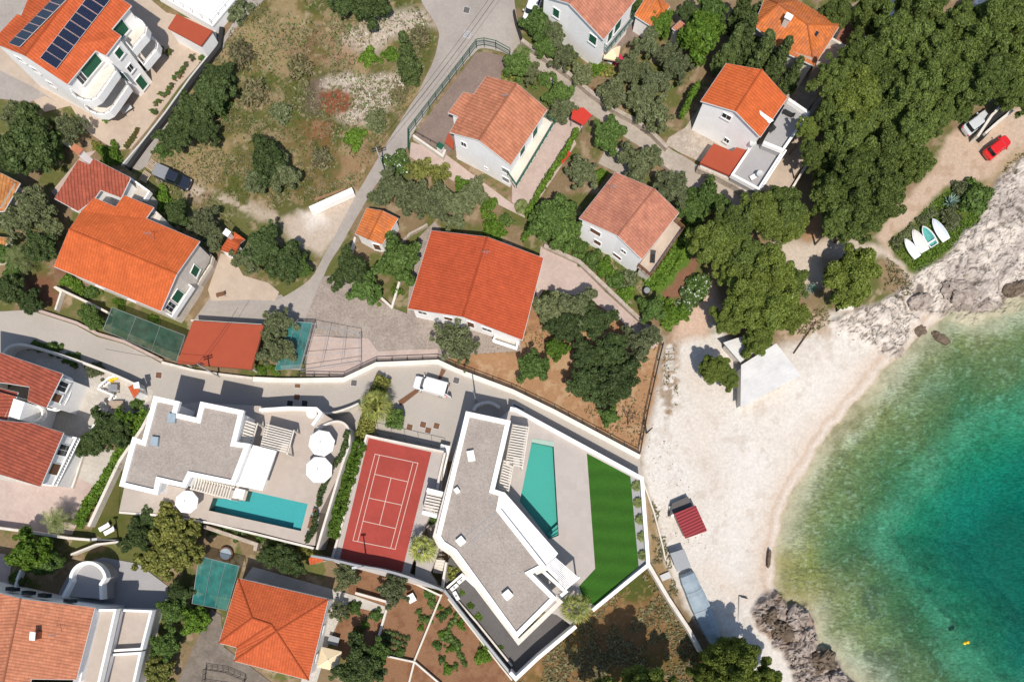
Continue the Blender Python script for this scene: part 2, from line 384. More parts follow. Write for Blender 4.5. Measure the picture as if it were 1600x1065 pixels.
def segdist(x, y, pts, closed=False):
    d = np.full(x.shape, 1e9); n = len(pts)
    for i in range(n if closed else n-1):
        ax, ay = pts[i][0], pts[i][1]; bx, by = pts[(i+1) % n][0], pts[(i+1) % n][1]; L = (bx-ax)**2+(by-ay)**2+1e-9
        t = np.clip(((x-ax)*(bx-ax)+(y-ay)*(by-ay))/L, 0, 1); d = np.minimum(d, np.hypot(x-ax-t*(bx-ax), y-ay-t*(by-ay)))
    return d
def sstep(v, a, b): t = np.clip((v-a)/(b-a), 0, 1); return t*t*(3-2*t)
WL = -1.2
coast_px = [(3200, -900), (2200, -250), (1800, 250), (1660, 420), (1600, 466), (1580, 462), (1562, 484), (1530, 494), (1500, 486), (1480, 488), (1450, 512), (1415, 545), (1375, 585), (1345, 620), (1300, 672), (1265, 722), (1240, 765), (1222, 810), (1212, 860), (1210, 900), (1216, 930), (1235, 945), (1262, 946), (1272, 970), (1277, 1010), (1300, 1018), (1314, 1046), (1337, 1066), (1380, 1120), (1500, 1250), (1800, 1500), (2600, 2300), (5000, 5000)]
coast = [P(a, b, WL) for a, b in coast_px]
sea_poly = [(c.x, c.y) for c in coast] + [(3000, coast[-1].y), (3000, coast[0].y)]
# finer grid inside the photographed area, coarse far away
def axis(a, b, st, far):
    core = np.arange(a, b+st/2, st); out = []; d = st
    v = 0
    while v < far: d *= 1.35; v += d; out.append(v)
    out = np.array(out); return np.concatenate([(a-out)[::-1], core, b+out])
gx = axis(-75, 80, .21, 2500); gy = axis(-25, 80, .21, 2500)
X, Y = np.meshgrid(gx, gy); X = X.astype(float); Y = Y.astype(float)
Xj = X+(fbm(X, Y, 1.6, 5, 3)-.5)*1.0; Yj = Y+(fbm(X, Y, 1.6, 11, 3)-.5)*1.0
sd = segdist(Xj, Yj, [(c.x, c.y) for c in coast]); sd = np.where(inpoly(Xj, Yj, sea_poly), -sd, sd)
Z = np.where(sd > 0, WL+np.minimum(-WL, sd*.13), 0)
dw = np.maximum(-sd, 0)
Z = np.where(sd <= 0, WL-np.minimum(dw*.14, 1.7)-np.clip(dw-10, 0, 8)*.20-np.clip(dw-17, 0, 12)*.50-np.clip(dw-29, 0, 60)*.02+(fbm(X, Y, 6, 31)-.5)*np.clip(dw*.12, 0, 1.2), Z)
rock_px = [[(1418, 446), (1440, 418), (1480, 398), (1500, 372), (1530, 345), (1542, 312), (1556, 285), (1600, 245), (1680, 200), (1900, 200), (1760, 400), (1600, 480), (1562, 490), (1530, 500), (1486, 490), (1450, 488), (1436, 500), (1415, 545), (1395, 560), (1375, 545), (1345, 530), (1300, 505), (1330, 485), (1380, 470)],
           [(1174, 957), (1185, 940), (1200, 930), (1214, 922), (1236, 948), (1262, 944), (1274, 972), (1279, 1010), (1300, 1016), (1316, 1046), (1340, 1068), (1400, 1150), (1330, 1200), (1250, 1085), (1240, 1050), (1222, 1022), (1195, 990)],
           [(1216, 925), (1228, 930), (1232, 946), (1218, 940)]]
def wpoly(px, z=0): return [(P(a, b, z).x, P(a, b, z).y) for a, b in px]
def pmask(px, soft=.6, z=0, jit=True):
    w_ = wpoly(px, z); xx, yy = (Xj, Yj) if jit else (X, Y)
    x0 = min(a for a, b in w_)-4; x1 = max(a for a, b in w_)+4; y0 = min(b for a, b in w_)-4; y1 = max(b for a, b in w_)+4
    ix = (gx > x0) & (gx < x1); iy = (gy > y0) & (gy < y1); m = np.zeros(X.shape)
    if not ix.any() or not iy.any(): return m
    sl = np.ix_(iy, ix); d = segdist(xx[sl], yy[sl], w_, True); ins = inpoly(xx[sl], yy[sl], w_)
    m[sl] = sstep(np.where(ins, d, -d), -soft, soft); return m
rk = np.clip(sum(pmask(r, .5) for r in rock_px), 0, 1)
wx = X+(fbm(X, Y, 2.5, 171, 3)-.5)*2.5; wy = Y+(fbm(X, Y, 2.5, 181, 3)-.5)*2.5
rn = np.abs(2*fbm(wx, wy, 3.4, 71, 2, .5)-1); rn2 = np.abs(2*fbm(wx, wy, 1.3, 76, 3, .6)-1); cell = fbm(X+Y*.4, Y-X*.3, 2.2, 91, 4, .6)
rh = np.minimum(1, rn*6)*.5+np.minimum(1, rn2*4)*.45+(np.round(cell*6)/6-.4)*1.2+(fbm(X, Y, .55, 55, 3, .7)-.5)*.35-.5
lowr = np.clip(pmask(rock_px[1], .5)+pmask(rock_px[2], .5), 0, 1)
Z = Z+rk*np.clip(rh+.35, -.55, 1.7)*(.55+.55*lowr)
Z = Z+np.where(sd > 1, (fbm(X, Y, 5, 3)-1)*.10, 0)
Z[rk < .05] = np.minimum(Z[rk < .05], -.012)
# ground cover colours
C = np.zeros(X.shape+(3,)); R_ = np.zeros(X.shape)
def mixc(m, c): 
    global C
    C = C*(1-m[..., None])+np.array(c)*m[..., None]
n1 = fbm(X, Y, 4, 201, 5, .6); n2 = fbm(X, Y, 1.3, 301, 4, .6); n3 = fbm(X, Y, .6, 401, 3, .6); n4 = fbm(X, Y, 9, 501, 4, .6)
C[:] = A(150, 128, 98)
mixc(sstep(n1, .46, .56), A(112, 114, 64)); mixc(sstep(n2, .56, .7)*.7, A(184, 162, 134))
lot = pmask([(225, 260), (250, 225), (310, 110), (345, 85), (365, 40), (405, -20), (640, -20), (690, 60), (670, 120), (650, 165), (600, 225), (560, 300), (500, 330), (470, 335), (440, 345), (330, 300)], .8)
mixc(lot, A(164, 144, 104)); mixc(lot*sstep(n1, .50, .60), A(122, 112, 66)); mixc(lot*sstep(n4, .44, .58)*.85, A(92, 98, 46)); mixc(lot*sstep(n2, .56, .66)*.8, A(168, 146, 112)); mixc(lot*sstep(n3, .66, .76)*.5, A(196, 178, 150))
for q, c, s_ in (([(440, 60), (500, 40), (520, 90), (470, 120), (450, 100)], A(150, 112, 90), .5), ([(470, 180), (535, 250), (505, 330), (440, 290), (440, 200)], A(128, 106, 66), .6), ([(510, 50), (560, 45), (590, 100), (560, 115), (515, 100)], A(186, 150, 124), .7), ([(530, 240), (600, 225), (580, 290), (520, 290)], A(160, 118, 88), .5), ([(480, 190), (520, 180), (515, 225), (490, 230)], A(150, 92, 66), .6)):
    mixc(pmask(q, 1.6)*s_*sstep(n2, .3, .5), c)
g_ = np.maximum(pmask([(545, 45), (600, 20), (670, 12), (678, 40), (640, 50), (610, 62), (590, 85), (560, 82), (530, 60)], 1), pmask([(500, 125), (540, 112), (575, 118), (620, 112), (640, 130), (620, 165), (590, 180), (575, 195), (540, 195), (520, 180), (500, 160)], .8))
mixc(g_*sstep(n3+n2*.5, .45, .7), A(208, 192, 174)); mixc(g_*sstep(n3, .60, .7)*.8, A(140, 124, 108)); 
mixc(pmask([(500, 145), (530, 137), (550, 150), (545, 172), (515, 180), (500, 170)], .5), A(150, 92, 66)); mixc(pmask([(478, 130), (505, 118), (500, 180), (475, 175)], 1)*.8, A(116, 98, 88))
grav = pmask([(440, 345), (470, 330), (500, 325), (555, 300), (560, 315), (530, 370), (505, 400), (470, 385), (450, 370)], .9); mixc(grav, A(214, 196, 178)); mixc(grav*pmask([(468, 330), (500, 325), (510, 350), (480, 360)], 1), A(240, 230, 218))
mixc(pmask([(290, 285), (340, 300), (400, 320), (450, 340), (460, 360), (400, 340), (330, 320), (290, 310)], 1)*sstep(n2, .35, .6), A(206, 188, 168))
orch = pmask([(690, 545), (740, 545), (800, 550), (812, 545), (830, 470), (900, 470), (985, 480), (1030, 535), (1028, 600), (1003, 712), (870, 645), (800, 608), (715, 575)], .5); mixc(orch, A(186, 144, 106)); mixc(orch*sstep(n2, .52, .64)*.7, A(206, 172, 134)); mixc(orch*sstep(n1, .55, .62)*.6, A(160, 116, 84))
gard = pmask([(545, 885), (690, 915), (800, 1060), (790, 1090), (560, 1090), (520, 990), (545, 930)], .3); mixc(gard, A(158, 118, 88)); mixc(gard*sstep(n2, .52, .64)*.6, A(134, 92, 66))
dry = pmask([(895, 965), (1015, 880), (1100, 1020), (1100, 1090), (780, 1090), (805, 1058)], .4); mixc(dry, A(142, 110, 72)); mixc(dry*sstep(n1, .48, .6)*.7, A(110, 96, 50)); mixc(dry*pmask([(960, 920), (1000, 895), (1030, 920), (1000, 940), (970, 935)], .8)*.9, A(78, 92, 40)); mixc(dry*sstep(n3, .6, .7)*.5, A(176, 140, 100))
mixc(pmask([(160, 430), (180, 420), (100, 400), (85, 420), (95, 480), (40, 480), (30, 430)], 1), A(140, 98, 74))
beach = pmask([(1120, 520), (1060, 480), (1090, 470), (1140, 530), (1180, 540), (1240, 530), (1300, 490), (1480, 470), (1650, 460), (1600, 800), (1300, 1150), (1160, 1075), (1120, 1010), (1070, 940), (1020, 870), (1003, 745), (1005, 700), (1030, 600), (1040, 530)], .9)
mixc(beach, A(242, 235, 225)); mixc(beach*sstep(n4, .45, .62)*.8, A(236, 227, 215)); mixc(beach*sstep(n2, .6, .7)*.35, A(205, 186, 168))
mixc(beach*sstep(n3, .74, .80)*.5*pmask([(1000, 700), (1060, 700), (1100, 900), (1030, 860)], 2), A(150, 130, 105))
mixc(pmask([(1040, 530), (1058, 500), (1062, 640), (1040, 660), (1030, 600)], .8)*sstep(n2, .42, .58), A(170, 142, 112)); mixc(pmask([(1005, 750), (1018, 780), (1035, 870), (1060, 930), (1040, 930), (1018, 880)], .6), A(168, 142, 104))
mixc(beach*pmask([(1110, 880), (1170, 930), (1150, 960), (1100, 900)], 2)*.35, A(226, 200, 174))
mixc(beach*pmask([(1070, 560), (1130, 560), (1130, 800), (1060, 700)], 3)*.35, A(236, 218, 200))
mixc(beach*sstep(sd, 6, 0.5)*(sd > 0)*.55, A(224, 198, 172))
dirt = pmask([(1380, 385), (1365, 370), (1400, 330), (1460, 260), (1480, 210), (1540, 175), (1640, 160), (1640, 240), (1560, 275), (1500, 290), (1460, 330), (1420, 370), (1390, 400)], .6); mixc(dirt, A(218, 192, 168)); mixc(dirt*sstep(n2, .58, .68)*.5, A(190, 160, 132))
path2 = pmask([(1375, 385), (1395, 395), (1420, 410), (1445, 440), (1430, 455), (1400, 420), (1380, 400), (1300, 430), (1240, 420), (1210, 385), (1230, 380), (1280, 380), (1340, 375)], .6); mixc(path2, A(226, 208, 190)); mixc(pmask([(1210, 372), (1250, 380), (1300, 375), (1345, 378), (1330, 400), (1285, 400), (1290, 440), (1255, 450), (1225, 415)], 1.2), A(222, 204, 186))
mixc(pmask([(1380, 400), (1410, 420), (1430, 450), (1420, 470), (1380, 450), (1370, 420)], .8), A(160, 136, 104))
tan = pmask([(1540, 280), (1580, 240), (1640, 200), (1640, 250), (1570, 300), (1545, 330), (1500, 300)], 1); mixc(tan*.8, A(186, 162, 126))
gr = pmask([(1385, 380), (1420, 350), (1460, 310), (1490, 285), (1530, 285), (1548, 330), (1545, 350), (1510, 375), (1480, 395), (1440, 430), (1425, 425)], .5); mixc(gr, (.085, .115, .022)); mixc(gr*sstep(n2, .5, .62)*.7, (.12, .14, .03))
mixc(pmask([(1150, 520), (1090, 490), (1130, 330), (1260, 110), (1300, 30), (1640, -20), (1600, 120), (1480, 190), (1370, 350), (1300, 420), (1280, 500), (1200, 560)], 1.5)*.85, A(158, 134, 104))
mixc(pmask([(1200, 500), (1290, 480), (1310, 520), (1260, 530), (1230, 540)], 1)*sstep(n2, .35, .55), A(200, 176, 150))
mixc(rk, A(240, 228, 214)); mixc(rk*sstep(fbm(X, Y, 5, 191, 4), .50, .60)*.8, A(204, 192, 182)); mixc(rk*sstep(n2, .54, .62)*.35, A(176, 162, 150)); mixc(rk*sstep(n3, .62, .70)*.4, A(120, 104, 90)); mixc(rk*sstep(rn2, .07, .01)*.75, A(84, 72, 62)); mixc(rk*sstep(rn, .05, .0)*.8, A(76, 64, 54)); mixc(rk*sstep(sd, 1.6, .2)*.6, A(112, 92, 72))
mixc(lowr*.75, A(172, 156, 144)); mixc(lowr*sstep(n3, .54, .62)*.5, A(122, 106, 96)); mixc(lowr*sstep(rn2, .09, .02)*.7, A(74, 64, 58)); mixc(lowr*sstep(n1, .54, .62)*.45, A(184, 146, 116))
wl_ = beach*(1-rk); mixc(wl_*sstep(np.abs(sd-1.5), .5, .1)*.5, A(214, 184, 160)); mixc(wl_*sstep(np.abs(sd-.7), .35, .05)*.5, A(240, 230, 216)); mixc(wl_*sstep(sd, .5, 0)*.6, A(206, 188, 160))
mixc(pmask([(1062, 362), (1086, 345), (1084, 400), (1035, 462), (1003, 442), (1018, 430)], .5), (.085, .15, .022)); mixc(pmask([(1082, 398), (1096, 392), (1064, 462), (1036, 474), (1034, 462)], .4), A(150, 108, 84)); mixc(pmask([(1062, 480), (1110, 425), (1128, 480), (1105, 525), (1050, 530)], 1), A(228, 196, 172)); mixc(pmask([(1040, 535), (1056, 520), (1060, 580), (1056, 640), (1040, 655), (1036, 600)], .8)*sstep(n3, .42, .55)*.8, A(150, 122, 88))
mixc(pmask([(1210, 372), (1250, 378), (1300, 372), (1345, 376), (1330, 402), (1285, 402), (1290, 440), (1255, 450), (1225, 415)], 1.2), A(224, 208, 190)); mixc(pmask([(1268, 330), (1285, 335), (1280, 372), (1255, 372)], .8), A(196, 150, 112))
# seabed: sand at the edge, algae, weed, then pale sand going deep
sea = (sd < 0).astype(float); dn = dw+(fbm(X, Y, 9, 611)-.5)*9; n5 = fbm(X, Y, 2.2, 641, 5, .7); n6 = fbm(X, Y, .7, 651, 3, .7)
mixc(sea, (.42, .38, .27)); alg = sstep(Y, 62, 40)*.55+.45
mixc(sea*sstep(dn, .4, 5)*alg*.9, (.20, .19, .065)); mixc(sea*sstep(dn, 3.5, 12)*.85, (.158, .160, .066)); mixc(sea*sstep(dn, 11, 16)*.85, (.24, .30, .18)); mixc(sea*sstep(dn, 18, 28)*.9, (.21, .345, .28))
mixc(sea*pmask([(1350, 620), (1380, 640), (1330, 710), (1290, 740), (1292, 705)], 3, WL)*.6*sstep(n5, .3, .6), (.17, .135, .022))
mixc(sea*pmask([(1215, 870), (1270, 850), (1290, 920), (1262, 945), (1235, 945), (1215, 930)], 2, WL)*.7, (.27, .215, .04))
mixc(sea*pmask([(1440, 590), (1475, 575), (1480, 600), (1430, 640), (1410, 640)], 2, WL)*.45, (.36, .37, .26)); mixc(sea*pmask([(1480, 480), (1450, 515), (1410, 550), (1420, 575), (1470, 545), (1500, 510)], 2.5, WL)*.6, (.42, .40, .30))
wd = sea*sstep(fbm(X, Y, 6, 711, 5, .65), .46, .62)*np.maximum(pmask([(1300, 900), (1360, 880), (1430, 960), (1420, 1070), (1345, 1070), (1310, 1010)], 4, WL), .18); mixc(wd*.75, (.085, .090, .055))
mixc(sea*sstep(n5, .52, .68)*.35*sstep(dn, 40, 10), (.13, .13, .05)); mixc(sea*sstep(n6, .56, .70)*.45*sstep(dn, 34, 6)*sstep(dn, 1, 4), (.11, .11, .045)); mixc(sea*sstep(fbm(X+Y, Y-X, .8, 821, 3, .7), .60, .72)*.28*sstep(dn, 40, 10), (.50, .48, .36))
far = np.maximum(np.maximum(sstep(-X, 74, 84), sstep(X, 79, 90)), np.maximum(sstep(-Y, 24, 34), sstep(Y, 79, 90)))
mixc(far*(1-sea)*(1-rk), A(140, 128, 92)); mixc(far*sea*sstep(dw, 10, 20), (.21, .345, .28))
ny, nx = X.shape
me = bpy.data.meshes.new('ground'); me.vertices.add(nx*ny); me.vertices.foreach_set('co', np.stack([X, Y, Z], -1).astype(np.float32).ravel())
i = np.arange((nx-1)*(ny-1)); r_ = i//(nx-1); c_ = i % (nx-1); a0 = r_*nx+c_
loops = np.stack([a0, a0+1, a0+nx+1, a0+nx], 1).ravel().astype(np.int32)
me.loops.add(len(loops)); me.loops.foreach_set('vertex_index', loops); me.polygons.add(len(i)); me.polygons.foreach_set('loop_start', (i*4).astype(np.int32)); me.polygons.foreach_set('loop_total', np.full(len(i), 4, np.int32)); me.polygons.foreach_set('use_smooth', (rk.ravel()[a0] < .3))
me.update(calc_edges=True)
at = me.color_attributes.new('cover', 'FLOAT_COLOR', 'POINT'); at.data.foreach_set('color', np.concatenate([np.clip(C, 0, 1), np.ones(X.shape+(1,))], -1).astype(np.float32).ravel())
ground = bpy.data.objects.new('ground', me); col.objects.link(ground); ground['kind'] = 'structure'
x = N('ground_cover'); p = pos(x); ca = x.n('ShaderNodeVertexColor', layer_name='cover').outputs[0]
k = x.math('MULTIPLY', x.mapr(x.noise(p, 2.2, 8, .75), .3, .7, .84, 1.16), x.mapr(x.noise(p, 9, 5, .8), .3, .7, .80, 1.20))
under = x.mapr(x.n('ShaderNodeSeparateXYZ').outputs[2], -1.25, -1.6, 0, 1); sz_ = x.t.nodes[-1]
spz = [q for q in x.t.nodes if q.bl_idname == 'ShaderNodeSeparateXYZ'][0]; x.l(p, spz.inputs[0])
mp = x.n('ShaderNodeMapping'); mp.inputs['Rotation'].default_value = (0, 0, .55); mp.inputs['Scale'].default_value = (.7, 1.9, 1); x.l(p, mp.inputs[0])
ripple_light = x.mapr(x.noise(mp.outputs[0], 2.0, 4, .75), .38, .62, .68, 1.34); one = x.math('ADD', x.math('MULTIPLY', under, x.math('SUBTRACT', ripple_light, 1.0)), 1.0); k = x.math('MULTIPLY', k, one)  # weed and sand mottle, with the ripples' light flecks painted into the seabed colour
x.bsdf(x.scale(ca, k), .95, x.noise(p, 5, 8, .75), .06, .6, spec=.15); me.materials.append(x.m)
# ---------------------------------------------------------------- sea water
def wavy(x, s1, s2, a1=1., a2=.5):
    p = pos(x); mp = x.n('ShaderNodeMapping'); mp.inputs['Rotation'].default_value = (0, 0, .5); mp.inputs['Scale'].default_value = (1, 2.2, 1); x.l(p, mp.inputs[0])
    a = x.noise(mp.outputs[0], s1, 4, .6); b = x.noise(p, s2, 3, .6)
    return x.math('ADD', x.math('MULTIPLY', a, a1), x.math('MULTIPLY', b, a2))
def water_mat(name, s1, s2, bd, vol=None, refl=1.0, rough=.12, tint=(1, 1, 1)):
    x = N(name); h = wavy(x, s1, s2); q = x.n('ShaderNodeBump'); q.inputs['Distance'].default_value = bd; q.inputs['Strength'].default_value = 1; x.l(h, q.inputs['Height'])
    t = x.n('ShaderNodeBsdfTransparent'); t.inputs[0].default_value = (*tint, 1); g = x.n('ShaderNodeBsdfGlossy'); g.inputs['Roughness'].default_value = rough; x.l(q.outputs[0], g.inputs['Normal'])
    f = x.n('ShaderNodeFresnel'); f.inputs[0].default_value = 1.33; x.l(q.outputs[0], f.inputs['Normal'])
    mx = x.n('ShaderNodeMixShader'); x.l(x.math('MULTIPLY', f.outputs[0], refl), mx.inputs[0]); x.l(t.outputs[0], mx.inputs[1]); x.l(g.outputs[0], mx.inputs[2]); x.l(mx.outputs[0], x.out.inputs[0])
    if vol:
        v = x.n('ShaderNodeVolumeAbsorption'); v.inputs[0].default_value = (*vol[0], 1); v.inputs[1].default_value = vol[1]; x.l(v.outputs[0], x.out.inputs[1])
    return x.m
M['sea'] = water_mat('sea_water', 1.1, 3.2, .16, ((.0, .815, .80), .28), .75)
M['pool'] = water_mat('pool_water', 1.5, 5, .03, None, .8, .08, (.72, .96, .95))
m = MB(); m.add([(5, -1200, WL), (2400, -1200, WL), (2400, 1200, WL), (5, 1200, WL), (5, -1200, -40), (2400, -1200, -40), (2400, 1200, -40), (5, 1200, -40)], [(0, 1, 2, 3), (7, 6, 5, 4), (0, 4, 5, 1), (1, 5, 6, 2), (2, 6, 7, 3), (3, 7, 4, 0)])
o = m.build('sea_water', M['sea']); o['kind'] = 'structure'
# ---------------------------------------------------------------- roads, paving
M['olddrive'] = stained('old_driveway', A(150, 138, 126), A(120, 110, 100), .8, .4, 2.5, .18)
def sheet(name, px, z, mat, kind='structure', depth=.35, smooth=0, holes=None, **kw):
    pts = [(p_.x, p_.y) for p_ in PP(px, z)]
    if smooth: pts = smoothpath(pts+[pts[0]], smooth)[:-1]
    m = MB().prism(pts, z-depth, z, holes=holes); o = m.build(name, mat)
    if kind: o['kind'] = kind
    return o
sheet('street', [(655, -30), (656, 0), (672, 24), (686, 48), (686, 61), (678, 95), (664, 122), (652, 148), (643, 162), (623, 193), (603, 226), (577, 270), (556, 305), (535, 345), (515, 385), (500, 410), (489, 432), (470, 448), (432, 470), (405, 475), (375, 480), (330, 476), (312, 500), (420, 508), (430, 470), (455, 500), (470, 575), (478, 500), (500, 450), (508, 425), (518, 405), (532, 385), (548, 355), (570, 318), (586, 290), (602, 272), (606, 245), (640, 230), (640, 214), (690, 140), (744, 78), (757, 74), (795, 84), (815, 100), (830, 88), (813, 58), (806, 20), (800, -30)], .03, M['road'], smooth=1)
sheet('parking_apron', [(302, 501), (335, 455), (400, 466), (440, 460), (455, 480), (476, 520), (470, 578), (440, 576), (410, 508)], .022, M['concrete'])
sheet('lane', [(795, 84), (809, 50), (815, 58), (851, 89), (891, 117), (927, 147), (960, 170), (993, 188), (1020, 208), (1043, 231), (1079, 250), (1114, 275), (1160, 305), (1178, 316), (1150, 338), (1130, 325), (1100, 305), (1079, 290), (1050, 262), (1028, 246), (977, 215), (942, 190), (901, 164), (868, 130), (833, 98)], .038, M['lane'], smooth=1)
sheet('lower_street', [(-30, 488), (45, 484), (119, 508), (152, 526), (193, 537), (228, 554), (253, 568), (304, 580), (375, 590), (400, 592), (470, 594), (537, 594), (588, 570), (684, 566), (712, 579), (800, 611), (866, 644), (935, 678), (1000, 716), (1003, 750), (900, 720), (700, 720), (690, 880), (620, 720), (560, 700), (380, 680), (240, 660), (120, 640), (20, 590), (-30, 580)], .03, M['newroad'])
sheet('stone_courtyard', [(504, 432), (540, 428), (575, 460), (612, 480), (636, 490), (640, 440), (655, 370), (680, 345), (700, 380), (800, 380), (815, 548), (735, 553), (684, 563), (588, 566), (537, 590), (478, 587), (476, 500)], .045, M['cobble'])
sheet('courtyard_slab', [(478, 586), (482, 520), (530, 528), (575, 528), (590, 548), (588, 563), (537, 589)], .06, M['pinkpave'])
sheet('courtyard_strip', [(588, 563), (590, 549), (640, 546), (684, 545), (686, 561)], .062, M['pinkpave'])
sheet('paved_path', [(845, 385), (870, 392), (905, 415), (945, 455), (985, 492), (1010, 515), (1028, 540), (1018, 545), (990, 520), (960, 492), (915, 465), (850, 452), (838, 470), (838, 430)], .05, M['pinkpave'])
sheet('path', [(362, 40), (372, 10), (400, -20), (440, -20), (402, 8), (360, 53), (342, 88), (300, 127), (272, 175), (243, 228), (225, 268), (198, 262), (225, 225), (262, 178), (300, 122), (335, 80)], .04, M['concrete'], smooth=1)
sheet('terrace_paving', [(-30, 60), (-30, 130), (0, 140), (45, 150), (70, 175), (110, 165), (135, 205), (165, 225), (182, 234), (205, 232), (232, 200), (280, 135), (335, 72), (338, 40), (260, 20), (200, -30), (-30, -30)], .05, M['terrace'])
sheet('grey_yard', [(-30, 95), (-30, 150), (45, 160), (70, 150), (90, 160), (50, 135), (20, 120)], .056, M['concrete'])
sheet('block_paved_yard', [(744, 82), (757, 81), (795, 90), (796, 125), (790, 160), (700, 240), (690, 236), (646, 212)], .07, M['redpave'])
sheet('house_patio', [(642, 222), (690, 236), (735, 270), (800, 318), (823, 322), (890, 215), (880, 190), (905, 170), (912, 195), (880, 245), (835, 322), (820, 340), (740, 300), (640, 245)], .05, M['pinkpave'])
sheet('side_patio', [(800, 316), (812, 322), (830, 330), (900, 225), (885, 180), (860, 180), (800, 260)], .06, M['pinkpave'])
sheet('garden_yard', [(345, 396), (362, 398), (380, 430), (420, 442), (436, 456), (430, 470), (385, 468), (330, 470), (325, 452)], .05, M['terrace'])
sheet('back_yard', [(80, 300), (130, 240), (150, 235), (130, 255), (100, 320)], .045, M['pinkpave'])
sheet('lane_yard', [(930, 222), (955, 230), (975, 232), (1010, 250), (1000, 290), (965, 270), (935, 255), (945, 235)], .044, M['lane'])
sheet('house_yard', [(1095, 165), (1070, 200), (1045, 215), (1040, 225), (1062, 238), (1105, 258), (1180, 300), (1200, 290), (1300, 130), (1260, 90), (1200, 105)], .042, M['stonewall'])
sheet('white_terrace', [(120, 560), (240, 610), (236, 625), (206, 640), (160, 700), (190, 705), (150, 765), (110, 760), (100, 790), (-20, 760), (-20, 640), (60, 560)], .05, M['whitepave'])
sheet('pink_yard', [(-20, 745), (60, 760), (120, 745), (150, 760), (112, 835), (-20, 822)], .058, M['pinkpave'])
sheet('lower_yard', [(-20, 860), (20, 868), (15, 900), (8, 940), (-20, 940)], .05, M['pinkpave'])
sheet('driveway', [(275, 1070), (330, 950), (345, 960), (350, 1010), (430, 1070)], .05, M['olddrive'])
sheet('blue_yard', [(160, 870), (215, 880), (262, 915), (262, 950), (150, 960), (120, 930), (90, 930), (110, 890)], .05, M['greydeck'])
sheet('side_walk', [(395, 885), (555, 930), (605, 948), (600, 958), (540, 945), (515, 1000), (495, 1065), (470, 1065), (510, 940), (380, 905)], .05, M['whitepave'])
sheet('red_house_patio', [(930, 88), (955, 105), (975, 70), (1010, 50), (1000, 35), (980, 20), (930, 70)], .07, M['redpave'])
sheet('pine_house_yard', [(1180, 98), (1235, 80), (1300, 110), (1290, 150), (1240, 130), (1200, 140)], .05, M['concrete'])
sheet('top_yard', [(-10, 0), (60, -30), (60, 10), (20, 60), (-30, 60)], .062, M['concrete'])
sheet('manhole', [(0, 0), (1, 0), (1, 1)], -.2, M['dark'])
bpy.data.objects.remove(bpy.data.objects['manhole'])
MH = [((729, 16), M['darkpave'], 'square dark manhole cover in the street junction at the top'), ((730, 54), M['greydeck'], 'pale square manhole cover in the street junction'), ((248, 586), M['brown'], 'rusty brown manhole cover in the lower street by the tiled kiln'),
      ((465, 601), M['brown'], 'rusty brown manhole cover in the sunlit strip of the lower street'), ((553, 598), M['darkpave'], 'square manhole cover in the street left of the palm shadow'), ((464, 620), M['brown'], 'manhole cover at the tip of the shaded cluster in the lower street'),
      ((453, 630), M['dark'], 'left manhole cover of the shaded cluster in the lower street'), ((476, 630), M['dark'], 'right manhole cover of the shaded cluster in the lower street'), ((713, 594), M['darkpave'], 'square manhole cover behind the white van'),
      ((640, 667), M['brown'], 'lone leftmost manhole cover at the foot of the parking area'), ((661, 663), M['brown'], 'manhole cover between the lone one and the two on its right in the parking area'), ((682, 665), M['brown'], 'rightmost manhole cover in the parking area beside the villa'), ((669, 672), M['brown'], 'lowest manhole cover of the parking area cluster')]
for (a, b), mt, lb in MH:
    c = P(a, b, .05); an = -.25 if a > 600 else -.1
    e = empty('manhole_cover', (c.x, c.y, .03), lb, 'manhole cover', 'manhole covers in the streets')
    MB().box((c.x, c.y, .036), (.92, .92, .03), an).build('frame', M['lgrey'], e); MB().box((c.x, c.y, .05), (.8, .8, .03), an).build('cover', mt, e)
for q, lb in (([(683, 595), (690, 575), (697, 578), (684, 600)], 'dark drain grating across the street by the white van'), ([(622, 626), (650, 607), (654, 612), (626, 634)], 'dark drain grating at the parking entrance below the palm')):
    m = MB(); pts = [P(a, b, .06) for a, b in q]; m.prism([(v.x, v.y) for v in pts], .0, .055); o = m.build('drain_grating', M['brown']); tag(o, lb, 'drain', 'drain gratings')
